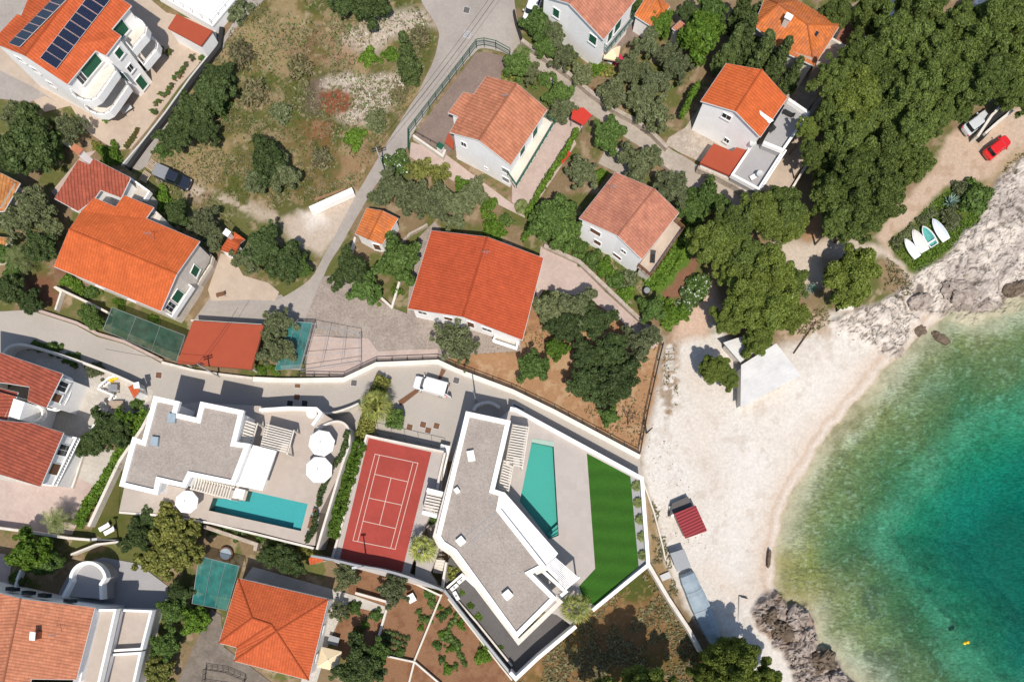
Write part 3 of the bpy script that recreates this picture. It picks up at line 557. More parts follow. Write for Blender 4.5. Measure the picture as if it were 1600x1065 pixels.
# ---------------------------------------------------------------- building helpers
def plane_of(tri):
    a, b, c = tri; n = (b-a).cross(c-a)
    if n.z < 0: n = -n
    n.normalize(); return a, n
def plane_from(poly):
    best = None
    for i in range(1, len(poly)-1):
        a, b, c = poly[0], poly[i], poly[i+1]; ar = (b-a).cross(c-a).length
        if best is None or ar > best[0]: best = (ar, (a, b, c))
    return plane_of(best[1])
def roof_of(parent, panels, mat, thick=.16, name='roof', ridge=True, trim='lgrey', gutter=True):
    """panels: polygons of points with z; one mesh, tiles on top, pale edges; outer edges get a trim"""
    m = MB(); seen = {}; key = lambda v: (round(v.x, 1), round(v.y, 1))
    pls = []
    for poly in panels:
        poly = [Vector(v) for v in poly]
        if area([(v.x, v.y) for v in poly]) < 0: poly = poly[::-1]
        a, n = plane_from(poly); pls.append((poly, a, n))
        d = Vector((n.x, n.y, 0)); d = d.normalized() if d.length > 1e-4 else Vector((1, 0, 0))
        ds = (d - n*d.dot(n)).normalized(); e = n.cross(ds)
        tr = []
        for t_ in tessellate_polygon([[Vector((v.x, v.y, 0)) for v in poly]]):
            a_, b_, c_ = [poly[i] for i in t_]; tr.append(tuple(t_) if (b_.x-a_.x)*(c_.y-a_.y)-(b_.y-a_.y)*(c_.x-a_.x) > 0 else tuple(t_)[::-1])
        m.add(poly, tr, 0, [[(poly[i].dot(e), poly[i].dot(ds)) for i in t_] for t_ in tr])
        m.add([v-Vector((0, 0, thick)) for v in poly], [t_[::-1] for t_ in tr], 1)
        for i in range(len(poly)):
            q = frozenset((key(poly[i]), key(poly[(i+1) % len(poly)]))); seen.setdefault(q, []).append((poly[i], poly[(i+1) % len(poly)]))
    shared = []; outer = []
    for q, l in seen.items():
        if len(l) == 1:
            a, b = l[0]; t = Vector((0, 0, thick)); m.add([a-t, b-t, b, a], [(0, 1, 2, 3)], 1); outer.append((a, b))
        else: shared.append(l[0])
    o = m.build(name, [mat, M[trim]], parent)
    if ridge and shared:
        r = MB()
        for a, b in shared: r.tube(a+Vector((0, 0, .0)), b+Vector((0, 0, .0)), .13, n=6)
        r.build('ridge_cap', mat, o)
    if gutter:
        g = MB()
        for a, b in outer: g.tube(a-Vector((0, 0, thick*.6)), b-Vector((0, 0, thick*.6)), .07, n=5)
        g.build('gutter', M[trim], o)
    return o, pls
def roofz(pls, x, y):
    for poly, a, n in pls:
        if pin(x, y, poly): return a.z-(n.x*(x-a.x)+n.y*(y-a.y))/n.z
    return min(a.z-(n.x*(x-a.x)+n.y*(y-a.y))/n.z for poly, a, n in pls)
def pin(x, y, poly):
    r = False; n = len(poly)
    for i in range(n):
        x0, y0 = poly[i][0], poly[i][1]; x1, y1 = poly[(i+1) % n][0], poly[(i+1) % n][1]
        if (y0 > y) != (y1 > y) and x < (x1-x0)*(y-y0)/(y1-y0)+x0: r = not r
    return r
def walls_of(parent, outline, pls, mat, inset=.35, z0=-.2, thick=.18, name='wall'):
    fp = offset(ccw(outline), inset, True); m = MB(); n = len(fp)
    for i in range(n):
        a, b = fp[i], fp[(i+1) % n]; L = math.hypot(b[0]-a[0], b[1]-a[1]); k = max(2, int(L/.4))
        vs = []; 
        for j in range(k+1):
            t = j/k; px_, py_ = a[0]+(b[0]-a[0])*t, a[1]+(b[1]-a[1])*t; q = .02
            vs += [(px_, py_, z0), (px_, py_, roofz(pls, px_, py_)-thick+.01)]
        m.add(vs, [(2*j, 2*j+2, 2*j+3, 2*j+1) for j in range(k)])
    return m.build(name, mat, parent), fp
def window(parent, a, b, t, z, w_, h_, kind='glass', frame='white', depth=.07, split=2):
    """a window on the wall a->b (anticlockwise footprint, outside on the right)"""
    ax, ay = a[0], a[1]; bx, by = b[0], b[1]; L = math.hypot(bx-ax, by-ay); ux, uy = (bx-ax)/L, (by-ay)/L; nx, ny = uy, -ux
    cx, cy = ax+(bx-ax)*t, ay+(by-ay)*t; ang = math.atan2(uy, ux)
    nm = 'window' if z-h_/2 > .4 or kind != 'door' else 'door'
    m = MB(); f = .08
    for s_ in (-1, 1):
        m.box((cx+ux*s_*(w_/2)+nx*depth/2, cy+uy*s_*(w_/2)+ny*depth/2, z), (f, depth+.02, h_+f), ang); m.box((cx+nx*depth/2, cy+ny*depth/2, z+s_*h_/2), (w_-f, depth+.015, f), ang)
    fr = m.build(nm, M[frame], parent)
    mt = {'glass': 'glass', 'green': 'green', 'brown': 'brown', 'grey': 'grey', 'door': 'brown', 'dark': 'dark'}[kind]
    m = MB()
    if kind == 'glass':
        m.box((cx+nx*.015, cy+ny*.015, z), (w_-f, .03, h_-f), ang); m.build('pane', M['glass'], fr)
        MB().box((cx+nx*.035, cy+ny*.035, z), (.05, .03, h_-f), ang).build('mullion', M[frame], fr)
    else:
        ww = (w_-f-.04)/split
        for j in range(split): m.box((cx+ux*((j+.5)*(ww+.02)-w_/2+.03)+nx*.03, cy+uy*((j+.5)*(ww+.02)-w_/2+.03)+ny*.03, z), (ww, .05, h_-f-.02), ang)
        m.build('shutter' if kind != 'door' else 'door_leaf', M[mt], fr)
    MB().box((cx+nx*.09, cy+ny*.09, z-h_/2-.06), (w_+.2, .22, .05), ang).build('sill', M['lgrey'], fr)
    return fr
def rail(parent, pts, z0, h=1.0, mat='lgrey', step=1.3, bars=3, name='railing', r=.025, closed=False):
    m = MB(); pts = [(p[0], p[1]) for p in pts]; n = len(pts); pts2 = pts+[pts[0]] if closed else pts
    for a, b in zip(pts2[:-1], pts2[1:]):
        L = math.hypot(b[0]-a[0], b[1]-a[1]); k = max(1, int(round(L/step)))
        for j in range(k+1): m.tube((a[0]+(b[0]-a[0])*j/k, a[1]+(b[1]-a[1])*j/k, z0), (a[0]+(b[0]-a[0])*j/k, a[1]+(b[1]-a[1])*j/k, z0+h), r*1.3, n=5)
        for q in range(bars): m.tube((a[0], a[1], z0+h*(q+1)/bars), (b[0], b[1], z0+h*(q+1)/bars), r*(1.5 if q == bars-1 else 1), n=5)
    return m.build(name, M[mat], parent)
def balustrade(parent, pts, z0, h=.95, mat='white', step=.42, name='balustrade'):
    m = MB(); m.band(pts, .24, z0+h-.1, z0+h); m.band(pts, .2, z0, z0+.1)
    for a, b in zip(pts[:-1], pts[1:]):
        L = math.hypot(b[0]-a[0], b[1]-a[1]); k = max(1, int(round(L/step)))
        for j in range(k):
            t = (j+.5)/k; c = (a[0]+(b[0]-a[0])*t, a[1]+(b[1]-a[1])*t)
            m.loft([[(c[0]+r*math.cos(i*PI/3), c[1]+r*math.sin(i*PI/3), zz) for i in range(6)] for r, zz in ((.05, z0+.1), (.09, z0+.3), (.045, z0+.6), (.07, z0+h-.1))])
    return m.build(name, M[mat], parent)
def chimney(parent, px, py, z0, h, w_=.6, d=.6, ang=0, cap='t_red', body='white'):
    c = P(px, py, z0+h); o = MB().box((c.x, c.y, z0+h/2-.3), (w_, d, h+.6), ang).build('chimney', M[body], parent)
    MB().box((c.x, c.y, z0+h+.1), (w_+.25, d+.25, .12), ang).build('chimney_cap', M['terracotta'] if cap else M['white'], o); return o
def xy(pts, z=0): return [(p.x, p.y) for p in PP(pts, z)]
def house(name, label, panels, mat, wall='white', inset=.35, outline=None, ctr=None, base=-.2, cat='house', trim='lgrey', **k):
    P3 = [[P(*v) for v in poly] for poly in panels]
    pts = [v for p_ in P3 for v in p_]; c = sum(pts, Vector())/len(pts)
    e = empty(name, (c.x, c.y, 0), label, cat)
    ro, pls = roof_of(e, P3, M[mat], trim=trim, **k)
    ol = [P(*v) for v in outline] if outline else None
    if ol is None: ol = P3[0]
    wl, fp = walls_of(e, [(v.x, v.y) for v in ol], pls, M[wall], inset, base)
    return e, fp, ro, pls
def nearest_edge(fp, px, py, z):
    p = P(px, py, z); best = None
    for i in range(len(fp)):
        a, b = fp[i], fp[(i+1) % len(fp)]; L = (b[0]-a[0])**2+(b[1]-a[1])**2
        t = ((p.x-a[0])*(b[0]-a[0])+(p.y-a[1])*(b[1]-a[1]))/L; tc = min(1, max(0, t)); d = math.hypot(p.x-a[0]-tc*(b[0]-a[0]), p.y-a[1]-tc*(b[1]-a[1]))
        if best is None or d < best[0]: best = (d, a, b, tc)
    return best[1:]
def win(e, fp, px, py, z, w_, h_, kind='glass', **k):
    a, b, t = nearest_edge(fp, px, py, z); L = math.hypot(b[0]-a[0], b[1]-a[1]); m_ = (w_/2+.1)/L
    return window(e, a, b, min(1-m_, max(m_, t)) if m_ < .5 else .5, z, w_, h_, kind, **k)
# ================================================================= A. apartment house, top left
E, R = 8.5, 10.3
pr = [(38, 87, R), (105, 132, E), (149, 79, E), (165, 87, E), (189, 56, E), (174, 46, E), (205, 9, E), (141, -36, E), (136, -36, R)]
pr = [(38, 87, R), (105, 132, E), (149, 79, E), (165, 87, E-.15), (189, 56, E-.15), (174, 46, E), (205, 9, E), (134, -38, R)]
pl_ = [(38, 87, R), (134, -38, R), (90, -60, E), (43, 0, E), (33, 25, E), (27, 22, E), (-14, 66, E)]
eA, fA, rA, plA = house('apartment_house', 'tall white apartment house with curved balconies and solar panels on its orange roof', [pr, pl_], 't_orange', outline=[(105, 132, E), (149, 79, E), (165, 87, E), (189, 56, E), (174, 46, E), (205, 9, E), (134, -38, R), (90, -60, E), (43, 0, E), (-14, 66, E), (38, 87, R)], inset=.3)
def balcony(parent, px, ztop, zf, mat='offwhite', par='white', t=.18, rl=True):
    q = xy(px, ztop); fl = MB().prism(q, zf-.2, zf).build('balcony', M[mat], parent)
    ql = offset(ccw(q), t/2, True) if False else q
    MB().band(q, t, zf-.22, ztop-.15).build('parapet', M[par], fl)
    if rl: rail(fl, q, ztop-.15, .3, 'lgrey', 1.2, 1)
    return fl
for zt in (6.6, 3.8):
    f_ = 1-(6.6-zt)/H*.99
    def rel(pts): return [(800+(a-800)*(1-6.6/H)/(1-zt/H), 860+(b-860)*(1-6.6/H)/(1-zt/H)) for a, b in pts]
    balcony(eA, rel([(108, 135), (112, 145), (119, 151), (130, 155), (142, 156), (151, 151), (158, 142), (180, 110), (170, 90)]), zt, zt-1.0)
    balcony(eA, rel([(199, 20), (214, 28), (223, 34), (228, 41), (226, 52), (219, 60), (206, 76), (194, 62)]), zt, zt-1.0)
for (a, b, z, w_, h_, kd) in ((137, 98, 7.3, 3.0, 1.6, 'green'), (122, 118, 7.2, 1.0, 1.5, 'glass'), (180, 78, 6.9, 1.1, 1.2, 'green'), (199, 103, 4.2, .9, 1.0, 'glass'), (221, 129, 1.4, 1.2, 2.0, 'green'), (188, 45, 7.2, 1.8, 1.8, 'green'),
                              (30, 96, 7.0, .9, .9, 'glass'), (52, 115, 6.0, .9, .9, 'glass'), (75, 140, 3.8, .9, .9, 'glass'), (195, 150, 1.3, 2.2, 2.0, 'glass'), (222, 100, 1.3, 2.2, 2.0, 'dark'), (188, 130, 4.2, 2.4, 1.9, 'green')):
    win(eA, fA, a, b, z, w_, h_, kd)
def solar(parent, p0, p1, q0, n, zoff, lab, pls):
    # p0-p1 the lower edge, p0-q0 direction of the long side (pixels at roof height)
    for j in range(n):
        t0, t1 = (j+.03)/n, (j+.97)/n; qs = []
        for (s_, t) in ((0, t0), (1, t0), (1, t1), (0, t1)):
            a = p0[0]+(p1[0]-p0[0])*s_+(q0[0]-p0[0])*t; b = p0[1]+(p1[1]-p0[1])*s_+(q0[1]-p0[1])*t
            v = P(a, b, 9.4)
            for _ in range(4): v = P(a, b, roofz(pls, v.x, v.y)+zoff)
            qs.append(v)
        if area([(v.x, v.y) for v in qs]) < 0: qs = qs[::-1]
        n_ = plane_from(qs)[1]; m = MB(); dn = n_*.05
        m.add(list(qs)+[v-dn for v in qs], [(0, 1, 2, 3), (7, 6, 5, 4), (0, 4, 5, 1), (1, 5, 6, 2), (2, 6, 7, 3), (3, 7, 4, 0)]); f = m.build('solar_panel', M['lgrey'], parent)
        c = sum(qs, Vector())/4; ins = [c+(v-c)*.965+n_*.006 for v in qs]; ux = (qs[1]-qs[0]).normalized(); uy = n_.cross(ux)
        MB().add(ins, [(0, 1, 2, 3)], 0, [[(v.dot(ux), v.dot(uy)) for v in ins]]).build('cells', M['solar'], f)
solar(rA, (62, 91), (88, 108), (146, -17), 9, .22, '', plA)
solar(rA, (13, 68), (30, 74), (88, -8), 7, .22, '', plA)
# neighbours of the apartment house
def flat_building(name, label, px, z, mat, wall='white', par=None, parh=.35, part=.3, base=-.2, cat='building', rl=None):
    q = xy(px, z); c = P(sum(a for a, b in px)/len(px), sum(b for a, b in px)/len(px), z); e = empty(name, (c.x, c.y, 0), label, cat)
    MB().prism(offset(ccw(q), .1), base, z-.22).build('wall', M[wall], e); ro = MB().prism(q, z-.22, z).build('roof', M[mat], e)
    if par: MB().band(offset(ccw(q), part/2), part, z+.002, z+parh, True).build('parapet', M[par], ro)
    if rl: rail(ro, offset(ccw(q), .15), z+.1, .9, rl, 1.6, 2, closed=True)
    return e, q
flat_building('garage', 'white garage with flat red roof beside the long terrace wall', [(276, 22), (332, 48), (314, 72), (262, 44)], 2.8, 'redroof', cat='garage')
flat_building('flat_roofed_building', 'white flat roofed terrace building with thin railings cut by the top edge', [(240, -12), (332, 41), (378, -14), (330, -60), (240, -60)], 1.6, 'roofwhite', rl='lgrey')
# ================================================================= B. small red-roofed house, left
E = 4.6
eB, fB, rB, plB = house('small_house', 'small house with red tiled roof and tall white chimney joined to the big orange roof', [[(85, 310, 4.6), (122, 250, 5.6), (139, 257, 5.6), (146, 248, 5.7), (204, 278, 5.2), (189, 309, 4.5), (157, 297, 4.8), (146, 312, 4.5), (122, 330, 4.1)]], 't_red')
chimney(eB, 121, 234, 4.9, 2.9, 1.1, .7, -.6)
win(eB, fB, 110, 325, 2.5, 1, 1.1, 'green'); win(eB, fB, 198, 297, 2.6, 1, 1.6, 'glass')
b_ = xy([(205, 280), (236, 302), (228, 314), (190, 309)], 3); MB().prism(b_, 2.6, 2.8).build('porch', M['whitepave'], eB); MB().band(b_[:3], .2, 2.8, 3.5).build('porch_parapet', M['white'], eB); MB().prism(offset(ccw(b_), .1), -.2, 2.6).build('porch_wall', M['cream'], eB)
# ================================================================= C. large orange house, left
E, R = 6.0, 7.5
eC, fC, rC, plC = house('large_house', 'large house with bright orange roof over two long slopes beside the dark shade net', [[(108, 358, R), (127, 330, E+.3), (147, 309, E), (180, 323, E), (194, 305, E-.3), (240, 324, E-.3), (228, 341, E), (312, 377, E), (276, 428, R)], [(108, 358, R), (276, 428, R), (251, 486, E), (84, 416, E)]], 't_bright', wall='offwhite',
    outline=[(108, 358, R), (127, 330, E), (147, 309, E), (180, 323, E), (194, 305, E), (240, 324, E), (228, 341, E), (312, 377, E), (276, 428, R), (251, 486, E), (84, 416, E)])
for (a, b, z, w_, h_, kd) in ((296, 419, 3.6, 1.3, 1.7, 'green'), (278, 463, 4.2, 1.6, 1.9, 'green'), (265, 478, 4.2, 1.2, 1.9, 'glass'), (300, 400, 1.3, 1.2, 1.4, 'green'), (150, 448, 3, 1.2, 1.3, 'glass'), (200, 470, 3, 1.2, 1.3, 'glass'), (240, 335, 3, 1.0, 1.3, 'glass')): win(eC, fC, a, b, z, w_, h_, kd)
q = xy([(281, 435), (299, 447), (268, 494), (256, 486)], 3.6); f_ = MB().prism(q, 2.7, 2.9).build('balcony', M['cream'], eC); MB().band([q[0], q[1], q[2], q[3]], .15, 2.7, 3.6).build('parapet', M['white'], f_)
q = xy([(312, 382), (322, 392), (333, 402), (330, 414), (318, 432), (306, 452), (292, 474), (280, 492), (268, 486), (300, 440)], 1.4); f_ = MB().prism(q, -.2, 1.0).build('terrace', M['deck'], eC); MB().band(q[:8], .2, 1.0, 1.7).build('terrace_parapet', M['cream'], f_); rail(f_, q[:8], 1.7, .3, 'dark', 1, 1)
q = xy([(240, 326), (253, 338), (246, 349), (229, 343)], 4.4); MB().prism(q, -.2, 4.4).build('stair_block', M['offwhite'], eC)
# ochre roofs at the left edge
eO, fO, _, _ = house('ochre_house', 'house with ochre tiled roof cut by the left edge', [[(-40, 262, 4.5), (2, 271, 4.5), (31, 286, 4.0), (6, 330, 4.0), (-40, 330, 4.6)]], 't_yellow', wall='cream')
eO2, _, _, _ = house('ochre_shed', 'low ochre tiled shed below the ochre house at the left edge', [[(-40, 366, 3), (17, 372, 3), (-8, 404, 2.6), (-40, 408, 2.6)]], 't_yellow', wall='cream', cat='shed')
# ================================================================= barbecue kiln, small huts
eK, fK, _, _ = house('barbecue_house', 'small orange tiled barbecue house with pale chimney by the beige yard', [[(343, 391, 2.2), (356, 372, 2.3), (374, 381, 3.0), (366, 397, 3.0)], [(366, 397, 3.0), (374, 381, 3.0), (383, 374, 2.3), (366, 362, 2.4), (356, 372, 2.3)]], 't_orange', inset=.15, cat='barbecue', gutter=False)
chimney(eK, 355, 364, 2.0, 1.6, .6, .6, -.6, None, 'offwhite')
E, R = 2.9, 3.5
eT, fT, _, _ = house('tool_shed', 'small shed with mottled bright orange roof beside the street', [[(573, 325, E), (597, 329, R), (575, 374, R), (555, 365, E)], [(597, 329, R), (622, 341, E), (597, 382, E), (575, 374, R)]], 't_patchy', outline=[(573, 325, E), (597, 329, R), (622, 341, E), (597, 382, E), (575, 374, R), (555, 365, E)], inset=.2, cat='shed')
win(eT, fT, 590, 383, 1.2, 1.0, 1.8, 'door')
# ================================================================= D. central house
E, R = 4.4, 5.9
eD, fD, _, _ = house('central_house', 'wide low white house with deep orange roof in the middle of the village', [[(674, 360, E), (761, 370, R), (723, 495, R), (637, 482, E)], [(761, 370, R), (849, 403, E), (816, 531, E), (723, 495, R)]], 't_central', outline=[(674, 360, E), (761, 370, R), (849, 403, E), (816, 531, E), (723, 495, R), (637, 482, E)], inset=.45)
for (a, b, z, w_, h_, kd) in ((660, 490, 2.6, 1.2, 1.2, 'glass'), (700, 500, 2.6, 1.2, 1.2, 'brown'), (760, 518, 2.4, 1.4, 1.3, 'glass'), (735, 509, 2.4, 1.0, 2, 'door')): win(eD, fD, a, b, z, w_, h_, kd)
q = xy([(775, 521), (809, 532), (807, 543), (771, 531)], 1.3); f_ = MB().prism(q, -.2, .5).build('porch', M['whitepave'], eD); balustrade(f_, [q[0], q[3], q[2], q[1]], .5, .8)
# ================================================================= E. house above the central one
E, R = 6.3, 7.9
eE, fE, rE, plE = house('gabled_house', 'white house with weathered orange gable roof beside the reddish block paved yard', [[(760, 119, E), (807, 130, R), (748, 219, R), (703, 207, E), (716, 182, E), (700, 176, E-.1), (724, 144, E-.1), (740, 147, E)], [(807, 130, R), (855, 171, E), (798, 258, E), (748, 219, R)]], 't_brown', outline=[(760, 119, E), (807, 130, R), (855, 171, E), (798, 258, E), (748, 219, R), (703, 207, E), (716, 182, E), (700, 176, E), (724, 144, E), (740, 147, E)], inset=.35)
for (a, b, z, w_, h_, kd) in ((703, 238, 1.3, 1.1, 2.0, 'green'), (792, 275, 3.6, 1.1, 1.0, 'grey'), (793, 290, 1.4, 1.1, 1.0, 'grey'), (760, 262, 1.5, .5, .4, 'grey'), (725, 225, 4.5, .8, 1.0, 'glass'), (835, 205, 4.4, 1.2, 2.0, 'green'), (815, 235, 4.4, 1.2, 1.5, 'green')): win(eE, fE, a, b, z, w_, h_, kd)
q = xy([(850, 176), (867, 188), (807, 288), (793, 268)], 4.1); f_ = MB().prism(q, 3.0, 3.2).build('balcony', M['cream'], eE); rail(f_, q, 3.2, 1.0, 'green', 1.0, 3, r=.03)
MB().prism(xy([(701, 207), (709, 221), (708, 233), (695, 222)], 3.4), 3.2, 3.4).build('canopy', M['redroof'], eE)
tag(rail(None, xy([(640, 240), (640, 212), (745, 76), (757, 74), (775, 78), (797, 90)]), .05, 1.7, 'green', 1.6, 3, 'boundary_fence', r=.035), 'green metal railing fence round the block paved yard along the street', 'fence')
tag(MB().band(xy([(646, 214), (692, 246), (696, 236)], .5), .3, 0, .9).build('yard_wall', M['offwhite']), 'low white wall closing the block paved yard towards the gabled house', 'wall')
tag(rail(None, xy([(650, 214), (686, 234)]), .9, .5, 'dark', 1.2, 2, 'wall_railing'), 'dark railing on the low white wall of the block paved yard', 'railing')
c = P(688, 230, .7); e = empty('garden_cupboard', (c.x, c.y, .1), 'green topped cupboard in the corner of the block paved yard', 'cupboard'); MB().box((c.x, c.y, .55), (.8, .6, .9), -.6).build('body', M['white'], e); MB().box((c.x, c.y, 1.05), (.9, .75, .1), -.6).build('lid', M['green'], e)
# ================================================================= F. salmon roof, top centre
E, R = 6.3, 7.9
eF, fF, _, _ = house('salmon_house', 'white house with faded salmon roof and green shutters at the top edge', [[(889, 5, R), (943, 62, E), (996, -4, E), (950, -60, R)], [(889, 5, R), (950, -60, R), (905, -80, E), (844, -8, E)]], 't_salmon', outline=[(889, 5, R), (943, 62, E), (996, -4, E), (950, -60, R), (905, -80, E), (844, -8, E)])
for (a, b, z, w_, h_, kd) in ((868, 22, 4.6, 1.0, 1.4, 'green'), (929, 58, 4.6, 1.2, 1.4, 'green'), (968, 42, 4.6, 1.4, 2.0, 'green'), (955, 58, 4.4, 1, 1.8, 'green')): win(eF, fF, a, b, z, w_, h_, kd)
q = xy([(943, 66), (950, 74), (992, 22), (984, 16)], 4.2); f_ = MB().prism(q, 2.9, 3.1).build('balcony', M['greydeck'], eF); rail(f_, q, 3.1, 1.0, 'green', 1, 3)
house('annexe', 'bright orange tiled annexe behind the salmon house patio', [[(991, 24, 3.0), (1008, -2, 3.4), (1026, -10, 3.6), (1034, 14, 3.6), (1019, 42, 3.0)], [(1034, 14, 3.6), (1026, -10, 3.6), (1047, 10, 3.0), (1019, 42, 3.0)]], 't_patchy', inset=.2, cat='outbuilding')
house('garden_shed', 'tiny shed with dull red tiles between the dark bushy trees', [[(1050, 44, 2.4), (1063, 32, 2.4), (1076, 42, 2.2), (1066, 56, 2.2)]], 't_salmon', inset=.15, cat='shed')
# ================================================================= G. hip roof, top right
E, R = 5.8, 7.6
eG, fG, rG, _ = house('hipped_house', 'house with patchy bright orange hipped roof beside the tall cypresses', [[(1196, -4, E), (1246, 0, E), (1313, 39, E), (1262, 38, R), (1217, 6, R)], [(1313, 39, E), (1272, 103, E), (1262, 38, R)], [(1272, 103, E), (1222, 80, E), (1178, 40, E), (1217, 6, R), (1262, 38, R)], [(1178, 40, E), (1196, -4, E), (1217, 6, R)]], 't_patchy', wall='cream', outline=[(1196, -4, E), (1246, 0, E), (1313, 39, E), (1272, 103, E), (1222, 80, E), (1178, 40, E)])
chimney(eG, 1232, 27, 7.0, 1.1, .7, .5, -.5, None, 'offwhite')
c = P(1274, 51, 6.9); MB().box((c.x, c.y, 6.75), (.8, .6, .3), -.6, tilt=0).build('skylight', M['glass'], rG)
MB().prism(xy([(1284, 72), (1300, 60), (1326, 78), (1310, 104), (1275, 104)], 3.2), -.2, 3.0).build('terrace', M['pinkpave'], eG); MB().band(xy([(1300, 60), (1327, 76), (1311, 103)], 3.8), .3, 3, 3.8).build('terrace_parapet', M['offwhite'], eG)
flat_building('lean_to', 'dull maroon lean-to roof between the hipped house and the pines', [(1313, 48), (1322, 26), (1352, 40), (1330, 76), (1306, 62)], 3.4, 't_salmon', 'cream', cat='outbuilding')
flat_building('shaded_building', 'grey flat roofed building mostly hidden by pines at the top edge', [(1342, 16), (1365, -5), (1412, -10), (1385, 40), (1352, 40)], 3.0, 'lgrey', 'offwhite', 'white')
# ================================================================= H. house with grey terrace
E, R = 6.3, 7.6
eH, fH, rH, plH = house('terrace_house', 'white house with orange roof and pale grey roof terraces near the pine wood', [[(1135, 99, E), (1191, 109, R), (1149, 174, R), (1095, 158, E)], [(1191, 109, R), (1230, 153, E), (1209, 187, E), (1162, 155, R-.1), (1149, 174, R), (1188, 214, E-.5), (1206, 195, E-.5)][0:0] or [(1191, 109, R), (1230, 153, E), (1188, 214, E), (1149, 174, R)]], 't_bright', outline=[(1135, 99, E), (1191, 109, R), (1230, 153, E), (1188, 214, E), (1149, 174, R), (1095, 158, E)], inset=.3)
a1, a2, a3 = P(1163, 156, 7.35), P(1209, 188, 6.45), P(1202, 192, 6.45)
MB().add([a1, a3, a2], [(0, 1, 2)]).add([a1-Vector((0, 0, .1)), a2-Vector((0, 0, .1)), a3-Vector((0, 0, .1))], [(0, 1, 2)]).build('roof_valley', M['white'], rH)
for (a, b, z, w_, h_, kd) in ((1144, 182, 5.6, 1.3, .9, 'glass'), (1135, 220, 1.6, .8, .8, 'glass'), (1092, 150, 4, .4, 2.4, 'grey')): win(eH, fH, a, b, z, w_, h_, kd)
q = xy([(1196, 215), (1231, 157), (1262, 178), (1222, 236), (1192, 224)], 3.4); f_ = MB().prism(q, -.2, 3.1).build('roof_terrace', M['greydeck'], eH); MB().band([q[1], q[2], q[3], q[4]], .35, 3.1, 3.7).build('terrace_parapet', M['white'], f_)
q = xy([(1176, 226), (1194, 222), (1222, 238), (1184, 297), (1143, 275)], 2.4); f_ = MB().prism(q, -.2, 2.1).build('lower_terrace', M['greydeck'], eH); MB().band([q[2], q[3], q[4], q[0]], .3, 2.1, 2.8).build('lower_parapet', M['white'], f_); balustrade(f_, [(a+.35, b) for a, b in (q[2], q[3])], 2.2, .8)
q = xy([(1115, 224), (1135, 232), (1144, 237), (1151, 230), (1168, 235), (1143, 275), (1094, 254)], 2.3); MB().prism(q, 1.9, 2.3).build('porch_roof', M['redroof'], eH); MB().prism(offset(ccw(q), .15), -.2, 1.9).build('porch_wall', M['white'], eH)
q = xy([(1240, 190), (1262, 240), (1235, 295), (1190, 296), (1226, 238)], .8); f_ = MB().prism([q[0], q[1], q[2], q[3], q[4]], -.2, .5).build('patio', M['terrace'], eH)
for k_, (a, b, z) in enumerate(((1176, 225, 4.0), (1187, 272, 3.0))):
    c = P(a, b, z); d = MB(); d.tube((c.x, c.y, z-1.6), (c.x, c.y, z), .03); d.loft([[(c.x+r*math.cos(i*PI/6), c.y-h_*.3+r*math.sin(i*PI/6), z+h_) for i in range(12)] for r, h_ in ((.1, 0), (.35, .08), (.5, .2))], cap1=False); tag(d.build('satellite_dish', M['lgrey'], None), ('round pale satellite dish at the corner of the white house wall' if k_ == 0 else 'satellite dish on the lower grey terrace of the white house'), 'satellite dish')
def chairlike(name, lab, px, py, z, ang, mat, group=None, L=1.6, W_=.6, flat=False):
    c = P(px, py, z+.3); e = empty(name, (c.x, c.y, z), lab, name.replace('_', ' '), group); e.rotation_euler = (0, 0, 0)
    ca, sa = math.cos(ang), math.sin(ang); f = lambda x_, y_, z_: (c.x+x_*ca-y_*sa, c.y+x_*sa+y_*ca, z+z_)
    m = MB(); [m.tube(f(x_, y_, 0), f(x_, y_, .35), .03) for x_ in (-L*.42, L*.38) for y_ in (-W_*.42, W_*.42)]; m.build('frame', M['dark'], e)
    MB().box(f(-L*.12, 0, .38), (L*.72, W_, .08), ang).build('seat', M[mat], e); MB().box(f(L*.36, 0, .5), (L*.34, W_, .07), ang, tilt=-.6).build('backrest', M[mat], e); return e
chairlike('sun_lounger', 'dark lounger on the upper grey roof terrace of the white house', 1232, 178, 3.1, -.5, 'dark'); chairlike('garden_chair', 'dark chair in the corner of the upper grey roof terrace', 1206, 202, 3.1, .7, 'dark', L=.9); chairlike('sun_lounger', 'white lounger on the lower grey terrace beside the dish', 1180, 275, 2.1, .5, 'white')
tag(MB().band(xy([(1090, 262), (1122, 275), (1150, 290), (1176, 308), (1190, 290)], 1), .45, -.1, 1.2).build('stone_wall', M['stonewall']), 'pale stone retaining wall between the lane and the white house with grey terraces', 'wall')
tag(MB().band(xy([(1262, 176), (1274, 236), (1234, 300)], 1), .3, -.1, 1.1).build('garden_wall', M['offwhite']), 'low wall on the pine side of the white house with grey terraces', 'wall')
